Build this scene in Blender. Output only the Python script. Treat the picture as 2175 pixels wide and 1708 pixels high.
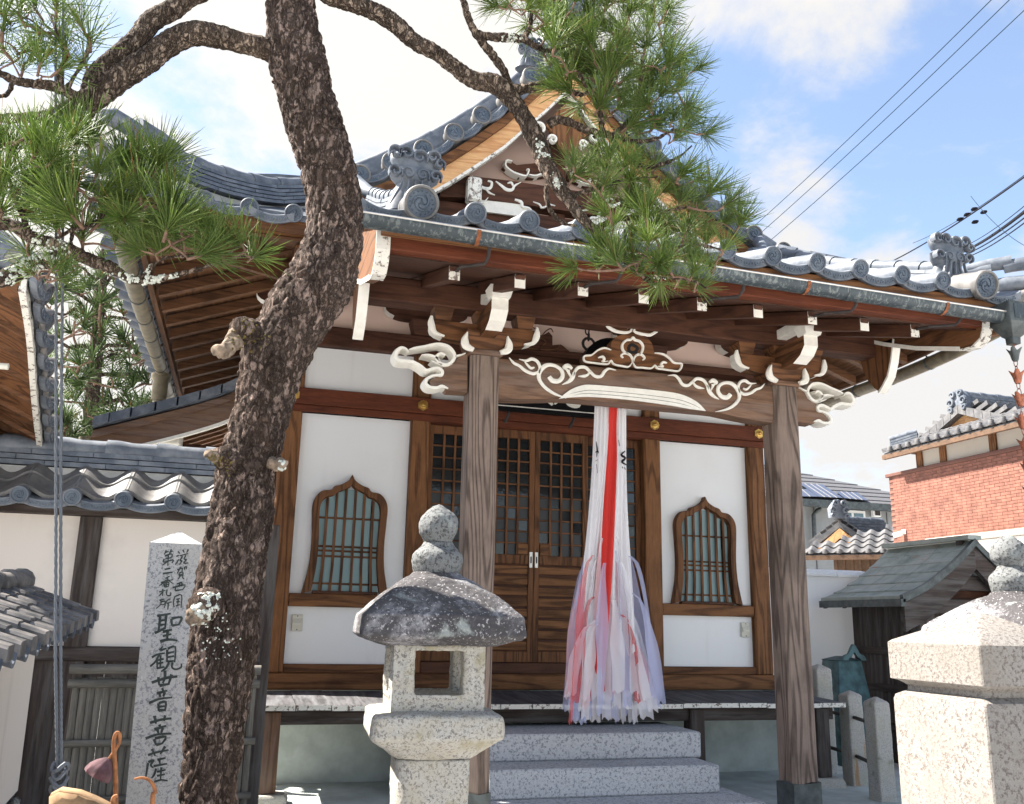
import bpy, bmesh, math, random
from mathutils import Vector, Matrix, noise
random.seed(7)
for o in list(bpy.data.objects): bpy.data.objects.remove(o)
SC = bpy.context.scene
COL = SC.collection

# ------------------------------------------------------------------ camera
H = 1.42                                   # eye height, metres
FPX, CX, CY = 1925.38, 1087.5, 854.0       # focal length and centre in a 2175 px wide picture
RM = Matrix(((0.9597225, -0.08469056, -0.26788101),
             (-0.28025193, -0.2214259, -0.93403931),
             (0.01978852, 0.97149271, -0.23624211))) 
cam_d = bpy.data.cameras.new('camera'); cam = bpy.data.objects.new('camera', cam_d); COL.objects.link(cam)
cam_d.sensor_fit = 'HORIZONTAL'; cam_d.sensor_width = 36; cam_d.lens = FPX / 2175 * 36
cam_d.clip_start = 0.05; cam_d.clip_end = 3000
# columns of RM are the camera axes (right, up, back) in the world
cam.matrix_world = Matrix.Translation((0, 0, H)) @ RM.to_4x4()
SC.camera = cam
SC.render.resolution_x, SC.render.resolution_y = 1024, 804

# ------------------------------------------------------------------ sky, sun, exposure
SUN_AZ, SUN_EL = math.radians(-62), math.radians(50)      # azimuth from +Y towards +X
sdir = Vector((math.sin(SUN_AZ) * math.cos(SUN_EL), math.cos(SUN_AZ) * math.cos(SUN_EL), math.sin(SUN_EL)))
SC.view_settings.view_transform = 'Standard'; SC.view_settings.look = 'None'
SC.view_settings.gamma = 1.0; SC.view_settings.exposure = 2.55; SC.view_settings.use_curve_mapping = False

world = bpy.data.worlds.new('World'); SC.world = world; world.use_nodes = True
wn, wl = world.node_tree.nodes, world.node_tree.links
for n in list(wn): wn.remove(n)
w_out = wn.new('ShaderNodeOutputWorld'); w_bg = wn.new('ShaderNodeBackground'); w_bg.inputs['Strength'].default_value = 0.054
w_sky = wn.new('ShaderNodeTexSky'); w_sky.sky_type = 'NISHITA'; w_sky.sun_disc = False
w_sky.sun_elevation = SUN_EL; w_sky.sun_rotation = SUN_AZ
w_sky.air_density = 1.0; w_sky.dust_density = 0.5; w_sky.ozone_density = 1.6
w_tc = wn.new('ShaderNodeTexCoord')
def wmath(op, a, b=None, c=None):
    n = wn.new('ShaderNodeMath'); n.operation = op
    for i, v in enumerate((a, b, c)):
        if v is None: continue
        if isinstance(v, (int, float)): n.inputs[i].default_value = v
        else: wl.new(v, n.inputs[i])
    return n.outputs[0]
# clouds live on a flat layer: project the view direction onto a plane overhead
w_sep = wn.new('ShaderNodeSeparateXYZ'); wl.new(w_tc.outputs['Generated'], w_sep.inputs[0])
zc = wmath('ADD', wmath('MAXIMUM', w_sep.outputs[2], 0.0), 0.28)
w_cmb = wn.new('ShaderNodeCombineXYZ')
wl.new(wmath('DIVIDE', w_sep.outputs[0], zc), w_cmb.inputs[0]); wl.new(wmath('DIVIDE', w_sep.outputs[1], zc), w_cmb.inputs[1])
w_n1 = wn.new('ShaderNodeTexNoise'); w_n1.inputs['Scale'].default_value = 2.3; w_n1.inputs['Detail'].default_value = 9
w_n1.inputs['Roughness'].default_value = 0.6; w_n1.inputs['Distortion'].default_value = 0.25
w_map = wn.new('ShaderNodeMapping'); w_map.inputs['Location'].default_value = CLOUD_OFF = (3.1, 7.4, 1.0)
wl.new(w_cmb.outputs[0], w_map.inputs[0]); wl.new(w_map.outputs[0], w_n1.inputs['Vector'])
def lobe(direction, width):
    """soft bank of cloud round a direction"""
    d = wn.new('ShaderNodeVectorMath'); d.operation = 'DOT_PRODUCT'; d.inputs[1].default_value = Vector(direction).normalized()
    wl.new(w_tc.outputs['Generated'], d.inputs[0])
    m = wn.new('ShaderNodeMapRange'); m.interpolation_type = 'SMOOTHSTEP'
    m.inputs[1].default_value = math.cos(math.radians(width)); m.inputs[2].default_value = 1.0
    wl.new(d.outputs['Value'], m.inputs[0]); return m.outputs[0]
def pxdir(x, y):
    return RM @ Vector((x - CX, -(y - CY), -FPX))
cov = w_n1.outputs['Fac']
for (x, y, wd, amp) in ((700, 100, 24, 0.10), (1720, 80, 9, 0.08), (1950, 870, 11, 0.17), (200, 700, 15, 0.24), (1580, 430, 7, 0.08), (1950, 300, 10, -0.13), (1500, 240, 6, -0.07), (1830, 490, 5, 0.05)):
    cov = wmath('MULTIPLY_ADD', lobe(pxdir(x, y), wd), amp, cov)
w_ramp = wn.new('ShaderNodeMapRange'); w_ramp.interpolation_type = 'SMOOTHSTEP'
w_ramp.inputs[1].default_value = 0.46; w_ramp.inputs[2].default_value = 0.62
wl.new(cov, w_ramp.inputs[0]); w_ramp.inputs[3].default_value = 0.12
w_mix = wn.new('ShaderNodeMix'); w_mix.data_type = 'RGBA'
wl.new(w_ramp.outputs[0], w_mix.inputs['Factor'])
# cloud light: white in front of the sun, a little greyer away from it
w_sun = lobe(sdir, 80)
w_cl = wn.new('ShaderNodeMix'); w_cl.data_type = 'RGBA'; wl.new(w_sun, w_cl.inputs['Factor'])
w_cl.inputs[6].default_value = (2.95, 2.9, 2.85, 1); w_cl.inputs[7].default_value = (3.7, 3.55, 3.3, 1)
wl.new(w_sky.outputs[0], w_mix.inputs[6]); wl.new(w_cl.outputs[2], w_mix.inputs[7])
wl.new(w_mix.outputs[2], w_bg.inputs['Color']); wl.new(w_bg.outputs[0], w_out.inputs['Surface'])

sun_d = bpy.data.lights.new('sun', 'SUN'); sun_d.energy = 3.6; sun_d.angle = math.radians(0.6); sun_d.color = (1.0, 0.94, 0.85)
sun = bpy.data.objects.new('sun', sun_d); COL.objects.link(sun)
sun.rotation_euler = (-sdir).to_track_quat('-Z', 'Y').to_euler(); sun.location = (-6, 8, 12)

# ------------------------------------------------------------------ geometry helpers
WORLD = {}
def at(x, y, Y=None, X=None, Z=None):
    """world point seen at (x, y) of the 2175 px picture, on the plane Y=, X= or Z="""
    d = pxdir(x, y); o = Vector((0, 0, H))
    t = Y / d.y if Y is not None else (X / d.x if X is not None else (Z - H) / d.z)
    return o + d * t
def wm(o): return WORLD.get(o.name, Matrix.Identity(4))
def link(o, parent=None, M=None):
    """place o (world matrix M) and parent it without moving it"""
    COL.objects.link(o)
    M = M or Matrix.Identity(4)
    WORLD[o.name] = M.copy()
    if parent is not None:
        o.parent = parent; o.matrix_parent_inverse = wm(parent).inverted()
    o.matrix_basis = M
    return o
def empty(name, loc=(0, 0, 0), label=None, cat=None, group=None):
    o = bpy.data.objects.new(name, None); o.empty_display_size = 0.1
    link(o, None, Matrix.Translation(loc)); tag(o, label, cat, group); return o
def tag(o, label=None, cat=None, group=None, kind=None):
    if label: o['label'] = label
    if cat: o['category'] = cat
    if group: o['group'] = group
    if kind: o['kind'] = kind
    return o
def part(parent, name, label=None):
    """an empty-less grouping part is never needed: parts are meshes"""
    raise NotImplementedError

class MB:
    """collects shapes; build() links them as one mesh object"""
    def __init__(s): s.v, s.f, s.m = [], [], []
    def add(s, vs, fs, mi=0):
        b = len(s.v); s.v += [tuple(v) for v in vs]
        for f in fs: s.f.append(tuple(b + i for i in f)); s.m.append(mi)
        return s
    def box(s, x0, x1, y0, y1, z0, z1, mi=0, taper=0.0):
        t = taper
        vs = [(x0 + t, y0 + t, z0), (x1 - t, y0 + t, z0), (x1 - t, y1 - t, z0), (x0 + t, y1 - t, z0),
              (x0, y0, z1), (x1, y0, z1), (x1, y1, z1), (x0, y1, z1)]
        return s.add(vs, [(0, 3, 2, 1), (4, 5, 6, 7), (0, 1, 5, 4), (1, 2, 6, 5), (2, 3, 7, 6), (3, 0, 4, 7)], mi)
    def cbox(s, x0, x1, y0, y1, z0, z1, c=0.008, mi=0):
        """box with chamfered vertical and top/bottom edges"""
        def ring(z, e): return [(x0 + c, y0 + e, z), (x1 - c, y0 + e, z), (x1 - e, y0 + c, z), (x1 - e, y1 - c, z), (x1 - c, y1 - e, z), (x0 + c, y1 - e, z), (x0 + e, y1 - c, z), (x0 + e, y0 + c, z)]
        return s.loft([ring(z0, c), ring(z0 + c, 0), ring(z1 - c, 0), ring(z1, c)], mi)
    def loft(s, rings, mi=0, caps=True, closed=True):
        n = len(rings[0]); vs = [p for r in rings for p in r]; fs = []
        for a in range(len(rings) - 1):
            for i in range(n if closed else n - 1):
                j = (i + 1) % n; fs.append((a * n + i, a * n + j, (a + 1) * n + j, (a + 1) * n + i))
        if caps: fs += [tuple(range(n - 1, -1, -1)), tuple((len(rings) - 1) * n + i for i in range(n))]
        return s.add(vs, fs, mi)
    def tube(s, pts, rad, seg=10, mi=0, caps=True, up=None):
        pts = [Vector(p) for p in pts]; n = len(pts)
        rad = rad if isinstance(rad, (list, tuple)) else [rad] * n
        rings = []; nrm = None
        for i, p in enumerate(pts):
            t = (pts[min(i + 1, n - 1)] - pts[max(i - 1, 0)]).normalized()
            if nrm is None:
                nrm = t.orthogonal().normalized() if up is None else (Vector(up) - t * t.dot(Vector(up))).normalized()
            else: nrm = (nrm - t * nrm.dot(t)).normalized()
            b = t.cross(nrm)
            rings.append([p + (nrm * math.cos(a) + b * math.sin(a)) * rad[i] for a in [2 * math.pi * k / seg for k in range(seg)]])
        return s.loft(rings, mi, caps)
    def lathe(s, prof, c=(0, 0, 0), seg=24, mi=0, rot=0.0, sq=None):
        """profile (radius, z) turned round z at c"""
        rings = [[(c[0] + r * math.cos(rot + 2 * math.pi * k / seg), c[1] + r * math.sin(rot + 2 * math.pi * k / seg), c[2] + z) for k in range(seg)] for r, z in prof]
        return s.loft(rings, mi)
    def prism(s, outline, f0, f1, mi=0):
        """outline: list of 2D points; f0/f1 map a 2D point to 3D for the two faces"""
        n = len(outline)
        vs = [f0(p) for p in outline] + [f1(p) for p in outline]
        fs = [tuple(range(n)), tuple(range(2 * n - 1, n - 1, -1))] + [(i, n + i, n + (i + 1) % n, (i + 1) % n) for i in range(n)]
        return s.add(vs, fs, mi)
    def mesh(s, name, mats, smooth=False):
        me = bpy.data.meshes.new(name); me.from_pydata(s.v, [], s.f)
        mats = mats if isinstance(mats, (list, tuple)) else [mats]
        for m in mats: me.materials.append(m)
        if len(mats) > 1: me.polygons.foreach_set('material_index', s.m)
        bm = bmesh.new(); bm.from_mesh(me); bmesh.ops.recalc_face_normals(bm, faces=bm.faces); bm.to_mesh(me); bm.free()
        if smooth: smooth_by_angle(me, smooth if smooth is not True else 40)
        me.update(); return me
    def build(s, name, mats, parent=None, smooth=False, M=None):
        return link(bpy.data.objects.new(name, s.mesh(name, mats, smooth)), parent, M)
def smooth_by_angle(me, deg):
    me.polygons.foreach_set('use_smooth', [True] * len(me.polygons))
    bm = bmesh.new(); bm.from_mesh(me); c = math.radians(deg)
    for e in bm.edges:
        e.smooth = not (len(e.link_faces) == 2 and e.calc_face_angle(0) > c)
    bm.to_mesh(me); bm.free()
def inst(name, me, parent=None, M=None, mat=None):
    o = bpy.data.objects.new(name, me); return link(o, parent, M)
def T(x, y, z): return Matrix.Translation((x, y, z))
def RX(a): return Matrix.Rotation(a, 4, 'X')
def RY(a): return Matrix.Rotation(a, 4, 'Y')
def RZ(a): return Matrix.Rotation(a, 4, 'Z')
def SCL(x, y, z): return Matrix.Diagonal((x, y, z, 1))
def spline(pts, k=6):
    """Catmull-Rom through tuples of any length"""
    out = []; n = len(pts)
    for i in range(n - 1):
        p0, p1, p2, p3 = pts[max(i - 1, 0)], pts[i], pts[i + 1], pts[min(i + 2, n - 1)]
        for j in range(k):
            t = j / k
            out.append(tuple(0.5 * (2 * b + (c - a) * t + (2 * a - 5 * b + 4 * c - d) * t * t + (3 * b - a - 3 * c + d) * t ** 3) for a, b, c, d in zip(p0, p1, p2, p3)))
    out.append(tuple(pts[-1])); return out
def interp(x, table):
    if x <= table[0][0]: return table[0][1]
    for (a, b), (c, d) in zip(table, table[1:]):
        if x <= c: return b + (d - b) * (x - a) / (c - a)
    return table[-1][1]
def stroke(mb, pts, width, fmap, depth=0.02, mi=0, k=6, taper=True, mitre=True):
    """flat carved ribbon: pts 2D, width in 2D units (scalar or list); fmap(p2, d) -> 3D at relief height d"""
    n0 = len(pts); w0 = width if isinstance(width, (list, tuple)) else [width] * n0
    if taper and not isinstance(width, (list, tuple)):
        w0 = [width * (0.35 if i in (0, n0 - 1) else 1) for i in range(n0)]
    P = spline([(p[0], p[1], w) for p, w in zip(pts, w0)], k); rings = []
    for i, (x, y, w) in enumerate(P):
        a, b = P[max(i - 1, 0)], P[min(i + 1, len(P) - 1)]
        dx, dy = b[0] - a[0], b[1] - a[1]; L = math.hypot(dx, dy) or 1
        nx, ny = -dy / L, dx / L; h = w / 2; q = h * 0.55
        rings.append([fmap((x + nx * h, y + ny * h), 0), fmap((x + nx * h, y + ny * h), depth * 0.6), fmap((x + nx * q, y + ny * q), depth),
                      fmap((x - nx * q, y - ny * q), depth), fmap((x - nx * h, y - ny * h), depth * 0.6), fmap((x - nx * h, y - ny * h), 0)])
    mb.loft(rings, mi); return mb
# ------------------------------------------------------------------ materials
MT = {}
def newmat(name):
    m = bpy.data.materials.new(name); m.use_nodes = True
    n, l = m.node_tree.nodes, m.node_tree.links
    for x in list(n): n.remove(x)
    out = n.new('ShaderNodeOutputMaterial'); b = n.new('ShaderNodeBsdfPrincipled'); l.new(b.outputs[0], out.inputs[0])
    MT[name] = m; return m, n, l, b
def ramp(n, l, fac, stops):
    r = n.new('ShaderNodeValToRGB'); e = r.color_ramp.elements
    while len(e) < len(stops): e.new(0.5)
    for i, (p, c) in enumerate(stops): e[i].position = p; e[i].color = tuple(c) + (1,) if len(c) == 3 else c
    l.new(fac, r.inputs[0]); return r.outputs[0]
def coords(n, l, scale=(1, 1, 1), rand=True, rot=(0, 0, 0)):
    tc = n.new('ShaderNodeTexCoord'); mp = n.new('ShaderNodeMapping'); mp.inputs['Scale'].default_value = scale; mp.inputs['Rotation'].default_value = rot
    if rand:
        oi = n.new('ShaderNodeObjectInfo'); v = n.new('ShaderNodeVectorMath'); v.operation = 'SCALE'; v.inputs[0].default_value = (13.1, 7.7, 17.3)
        l.new(oi.outputs['Random'], v.inputs['Scale']); a = n.new('ShaderNodeVectorMath'); l.new(tc.outputs['Object'], a.inputs[0]); l.new(v.outputs[0], a.inputs[1])
        l.new(a.outputs[0], mp.inputs[0])
    else: l.new(tc.outputs['Object'], mp.inputs[0])
    return mp.outputs[0]
def nz(n, l, vec, scale, detail=4, rough=0.55, dist=0.0):
    t = n.new('ShaderNodeTexNoise'); t.inputs['Scale'].default_value = scale; t.inputs['Detail'].default_value = detail
    t.inputs['Roughness'].default_value = rough; t.inputs['Distortion'].default_value = dist
    l.new(vec, t.inputs['Vector']); return t.outputs['Fac']
def mixc(n, l, fac, a, b, mode='MIX'):
    m = n.new('ShaderNodeMix'); m.data_type = 'RGBA'; m.blend_type = mode
    for i, v in ((0, fac), (6, a), (7, b)):
        if isinstance(v, (int, float)): m.inputs[i].default_value = v
        elif isinstance(v, tuple): m.inputs[i].default_value = v + (1,) if len(v) == 3 else v
        else: l.new(v, m.inputs[i])
    return m.outputs[2]
def math_(n, l, op, a, b=None):
    m = n.new('ShaderNodeMath'); m.operation = op
    for i, v in enumerate((a, b)):
        if v is None: continue
        if isinstance(v, (int, float)): m.inputs[i].default_value = v
        else: l.new(v, m.inputs[i])
    return m.outputs[0]
def bump(n, l, b, h, strength=0.4, dist=0.01):
    bp = n.new('ShaderNodeBump'); bp.inputs['Strength'].default_value = strength; bp.inputs['Distance'].default_value = dist
    l.new(h, bp.inputs['Height']); l.new(bp.outputs[0], b.inputs['Normal'])
def rng(n, l, v, a, b, c=0.0, d=1.0):
    m = n.new('ShaderNodeMapRange'); m.interpolation_type = 'SMOOTHSTEP'
    for i, x in enumerate((a, b, c, d)): m.inputs[i + 1].default_value = x
    l.new(v, m.inputs[0]); return m.outputs[0]

def wood(name, dark, light, axis='z', ring=9.0, grey=None, rough=0.7, contrast=1.0, fig=0.35):
    m, n, l, b = newmat(name)
    st = {'x': (0.09, 1, 1), 'y': (1, 0.09, 1), 'z': (1, 1, 0.09)}[axis]
    v = coords(n, l, st)
    f1 = nz(n, l, v, 70, 6, 0.68)
    big = nz(n, l, v, 3.2, 2, 0.5)
    w = math_(n, l, 'SINE', math_(n, l, 'MULTIPLY', big, ring * 9.0))
    w = rng(n, l, w, -1.0, 0.2)
    fig = fig * 0.55
    f = math_(n, l, 'ADD', math_(n, l, 'MULTIPLY', f1, 1 - fig), math_(n, l, 'MULTIPLY', w, fig))
    c = ramp(n, l, f, [(0.22, dark), (0.75, light)])
    tc = coords(n, l, (1, 1, 1))
    stain = nz(n, l, tc, 2.3, 4, 0.6)
    c = mixc(n, l, rng(n, l, stain, 0.45, 0.75, 0.0, 0.45), c, tuple(x * 0.5 for x in dark))
    if grey:
        c = mixc(n, l, rng(n, l, nz(n, l, v, 14, 4, 0.65), 0.40, 0.70, 0.0, 0.8), c, grey)
    l.new(c, b.inputs['Base Color']); b.inputs['Roughness'].default_value = rough; b.inputs['Specular IOR Level'].default_value = 0.25
    bump(n, l, b, f, 0.35 * contrast, 0.004); return m
for ax in 'xyz':
    wood('wood_dark_' + ax, (0.032, 0.013, 0.008), (0.11, 0.045, 0.025), ax)
    wood('wood_soffit_' + ax, (0.05, 0.022, 0.011), (0.19, 0.088, 0.040), ax)
    wood('wood_red_' + ax, (0.055, 0.014, 0.007), (0.165, 0.044, 0.018), ax, fig=0.18)
    wood('wood_brown_' + ax, (0.035, 0.014, 0.006), (0.19, 0.082, 0.034), ax, fig=0.5)
    wood('wood_tan_' + ax, (0.055, 0.021, 0.008), (0.235, 0.105, 0.042), ax, fig=0.5)
    wood('wood_grey_' + ax, (0.055, 0.038, 0.030), (0.25, 0.185, 0.15), ax, fig=0.55, ring=13)
    wood('wood_honey_' + ax, (0.42, 0.18, 0.07), (0.70, 0.42, 0.20), ax, fig=0.4)
    wood('wood_old_' + ax, (0.018, 0.013, 0.011), (0.070, 0.050, 0.042), ax, grey=(0.115, 0.105, 0.10))
    wood('wood_deck_' + ax, (0.025, 0.025, 0.027), (0.105, 0.10, 0.105), ax, grey=(0.16, 0.16, 0.17))
    wood('wood_weather_' + ax, (0.07, 0.038, 0.025), (0.23, 0.13, 0.08), ax, grey=(0.20, 0.145, 0.12))
    wood('bamboo_grey_' + ax, (0.055, 0.052, 0.046), (0.19, 0.175, 0.15), ax, fig=0.1)

def plain(name, col, rough=0.6, metal=0.0, var=0.12, scale=12, spec=0.4, bmp=0.15):
    m, n, l, b = newmat(name); v = coords(n, l)
    f = nz(n, l, v, scale, 5, 0.6)
    c = mixc(n, l, rng(n, l, f, 0.3, 0.7), tuple(x * (1 - var) for x in col), tuple(min(1, x * (1 + var)) for x in col))
    l.new(c, b.inputs['Base Color']); b.inputs['Roughness'].default_value = rough; b.inputs['Metallic'].default_value = metal
    b.inputs['Specular IOR Level'].default_value = spec
    if bmp: bump(n, l, b, f, bmp, 0.004)
    return m
def plaster(name, col, dirt=(0.5, 0.46, 0.42), amt=0.35):
    m, n, l, b = newmat(name); v = coords(n, l, rand=False)
    a = nz(n, l, v, 1.1, 6, 0.62); s = nz(n, l, coords(n, l, (3.0, 3.0, 0.35), False), 2.2, 5, 0.6)
    c = mixc(n, l, math_(n, l, 'MULTIPLY', rng(n, l, a, 0.5, 0.78), amt), col, dirt)
    c = mixc(n, l, math_(n, l, 'MULTIPLY', rng(n, l, s, 0.55, 0.8), amt * 0.8), c, dirt)
    l.new(c, b.inputs['Base Color']); b.inputs['Roughness'].default_value = 0.92; b.inputs['Specular IOR Level'].default_value = 0.15
    bump(n, l, b, nz(n, l, v, 38, 4, 0.6), 0.12, 0.004); return m
plaster('plaster_white', (0.81, 0.81, 0.815), (0.60, 0.585, 0.565), 0.30)
plaster('plaster_gable', (0.42, 0.30, 0.25), (0.28, 0.19, 0.155), 0.4)
plaster('plaster_pink', (0.80, 0.60, 0.51), (0.62, 0.44, 0.37), 0.3)
plaster('plaster_old', (0.74, 0.67, 0.61), (0.46, 0.40, 0.36), 0.6)
plaster('plaster_far', (0.50, 0.47, 0.42), (0.4, 0.37, 0.33), 0.3)
plain('paint_white', (0.78, 0.75, 0.68), 0.7, var=0.06, scale=18)
def chipped():
    m, n, l, b = newmat('paint_chipped'); v = coords(n, l)
    f = nz(n, l, v, 26, 6, 0.7)
    c = mixc(n, l, rng(n, l, f, 0.52, 0.60), (0.74, 0.71, 0.64), (0.16, 0.12, 0.10))
    l.new(c, b.inputs['Base Color']); b.inputs['Roughness'].default_value = 0.8; bump(n, l, b, f, 0.3, 0.003)
chipped()
def tile(name, a, b2, rough=0.55):
    m, n, l, b = newmat(name); v = coords(n, l)
    f = nz(n, l, v, 7, 6, 0.62); g = nz(n, l, v, 60, 3, 0.6)
    c = mixc(n, l, rng(n, l, f, 0.35, 0.68), a, b2)
    c = mixc(n, l, rng(n, l, g, 0.62, 0.75, 0, 0.5), c, (0.09, 0.10, 0.11))
    l.new(c, b.inputs['Base Color']); b.inputs['Roughness'].default_value = rough; b.inputs['Specular IOR Level'].default_value = 0.35
    bump(n, l, b, f, 0.12, 0.006)
tile('tile', (0.085, 0.100, 0.125), (0.175, 0.19, 0.215))
tile('tile_dark', (0.055, 0.065, 0.08), (0.12, 0.135, 0.16), 0.55)
tile('tile_pale', (0.115, 0.112, 0.112), (0.20, 0.19, 0.18), 0.6)
tile('tile_far', (0.085, 0.085, 0.09), (0.15, 0.145, 0.145), 0.6)
tile('tile_old', (0.05, 0.05, 0.052), (0.20, 0.185, 0.175), 0.45)
tile('tile_face', (0.055, 0.075, 0.105), (0.11, 0.135, 0.17), 0.5)
def granite(name, base, dark, warm=None, speck=0.5, scale=1.0, stain=None, lichen=None, moss=None):
    m, n, l, b = newmat(name); v = coords(n, l, (scale,) * 3)
    f = nz(n, l, v, 75, 3, 0.75); g = nz(n, l, v, 170, 2, 0.7); h = nz(n, l, v, 6, 5, 0.6)
    c = mixc(n, l, rng(n, l, f, 0.50, 0.60, 0, speck), base, dark)
    c = mixc(n, l, rng(n, l, g, 0.56, 0.66, 0, 0.55), c, tuple(min(1, x * 1.45) for x in base))
    if warm: c = mixc(n, l, rng(n, l, h, 0.40, 0.72, 0, 0.6), c, warm)
    if stain:
        s1 = nz(n, l, v, 4.2, 7, 0.66, 0.4); c = mixc(n, l, rng(n, l, s1, 0.36, 0.50, 0, 0.95), c, stain)
        c = mixc(n, l, rng(n, l, nz(n, l, v, 120, 2, 0.6), 0.60, 0.68, 0, 0.7), c, (0.42, 0.40, 0.40))
    if lichen:
        s2 = nz(n, l, v, 9.0, 5, 0.6, 0.5); c = mixc(n, l, rng(n, l, s2, 0.58, 0.68, 0, 0.6), c, lichen)
    if moss:
        s3 = nz(n, l, v, 5.0, 5, 0.6); c = mixc(n, l, rng(n, l, s3, 0.58, 0.70, 0, 0.7), c, moss)
    l.new(c, b.inputs['Base Color']); b.inputs['Roughness'].default_value = 0.88; b.inputs['Specular IOR Level'].default_value = 0.25
    bump(n, l, b, math_(n, l, 'ADD', f, math_(n, l, 'MULTIPLY', h, 0.8)), 0.5, 0.006); return m
granite('granite', (0.47, 0.46, 0.46), (0.16, 0.165, 0.19), speck=0.75)
granite('granite_step', (0.56, 0.56, 0.575), (0.24, 0.245, 0.27), speck=0.9, scale=0.6)
granite('granite_marker', (0.44, 0.43, 0.425), (0.15, 0.16, 0.18), (0.42, 0.40, 0.37), 0.8)
granite('granite_lantern', (0.38, 0.365, 0.33), (0.10, 0.09, 0.09), (0.36, 0.315, 0.23), 0.8, 1.3, moss=(0.28, 0.25, 0.16))
granite('granite_cap', (0.24, 0.235, 0.245), (0.05, 0.045, 0.05), None, 0.8, 0.8, stain=(0.050, 0.046, 0.048), lichen=(0.34, 0.37, 0.35))
granite('granite_jewel', (0.15, 0.155, 0.155), (0.04, 0.038, 0.04), None, 0.9, 1.0, lichen=(0.26, 0.285, 0.275), moss=(0.045, 0.04, 0.035))
granite('granite_post', (0.215, 0.20, 0.182), (0.075, 0.055, 0.05), (0.19, 0.168, 0.145), 0.75, 1.4)
granite('granite_fence', (0.42, 0.40, 0.37), (0.20, 0.19, 0.18), (0.36, 0.34, 0.26), 0.5, moss=(0.16, 0.17, 0.12))
plain('ink_carving', (0.045, 0.055, 0.05), 0.9, var=0.3, scale=40)
plain('iron', (0.035, 0.028, 0.026), 0.7, var=0.3)
plain('rust', (0.22, 0.075, 0.03), 0.85, var=0.35, scale=30)
plain('brass', (0.62, 0.40, 0.12), 0.35, 0.85, scale=40)
plain('steel', (0.55, 0.53, 0.50), 0.35, 0.8)
plain('box_beige', (0.60, 0.58, 0.50), 0.5, var=0.05)
plain('lacquer_black', (0.008, 0.008, 0.009), 0.4, var=0.1)
plain('dark_room', (0.012, 0.011, 0.012), 0.9)  # near-black: the shade of unlit depth is put into the colour
plain('mortar', (0.42, 0.41, 0.39), 0.9)
plain('concrete', (0.47, 0.51, 0.485), 0.92, var=0.2, scale=3)
plain('wire_steel', (0.12, 0.13, 0.145), 0.6, 0.3)
plain('cable_black', (0.010, 0.010, 0.014), 0.9, spec=0.1)
plain('cable_blue', (0.015, 0.028, 0.045), 0.9, spec=0.1)
plain('copper_brown', (0.30, 0.105, 0.06), 0.5, 0.5, var=0.35, scale=30)
plain('copper_dark', (0.075, 0.085, 0.085), 0.5, 0.4, var=0.35)
plain('bronze_green', (0.045, 0.095, 0.105), 0.55, 0.2, var=0.4, scale=9)
plain('lichen', (0.50, 0.52, 0.46), 0.95, var=0.3, scale=60, bmp=0.6)
plain('moss', (0.10, 0.075, 0.02), 0.95, var=0.4, scale=60, bmp=0.6)
plain('cut_wood', (0.20, 0.15, 0.11), 0.95, var=0.6, scale=30, bmp=0.8)
plain('solar', (0.05, 0.06, 0.095), 0.3, 0.0, var=0.1)
plain('slate_roof', (0.085, 0.085, 0.092), 0.7, var=0.15)
plain('siding_grey', (0.26, 0.27, 0.27), 0.8, var=0.06, scale=4)
plain('window_white', (0.78, 0.78, 0.77), 0.5, var=0.03)
plain('brick', (0.195, 0.082, 0.058), 0.85, var=0.3, scale=5)
plain('brick_mortar', (0.12, 0.055, 0.042), 0.9)
plain('tin_brown', (0.10, 0.055, 0.03), 0.6, var=0.25)
plain('pvc_olive', (0.155, 0.125, 0.075), 0.5, var=0.25)
plain('lotus_stem', (0.24, 0.095, 0.035), 0.8, var=0.4, scale=40)
plain('lotus_pod', (0.085, 0.042, 0.048), 0.9, var=0.4, scale=40)
plain('lotus_leaf', (0.27, 0.165, 0.085), 0.85, var=0.4, scale=14)
def earth():
    m, n, l, b = newmat('earth'); v = coords(n, l, rand=False)
    f = nz(n, l, v, 1.3, 8, 0.65); g = nz(n, l, v, 40, 4, 0.7)
    c = mixc(n, l, rng(n, l, f, 0.35, 0.65), (0.55, 0.545, 0.535), (0.46, 0.455, 0.45)); c = mixc(n, l, rng(n, l, g, 0.5, 0.7, 0, 0.4), c, (0.62, 0.60, 0.56))
    l.new(c, b.inputs['Base Color']); b.inputs['Roughness'].default_value = 0.95; bump(n, l, b, g, 0.4, 0.01)
earth()
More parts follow.
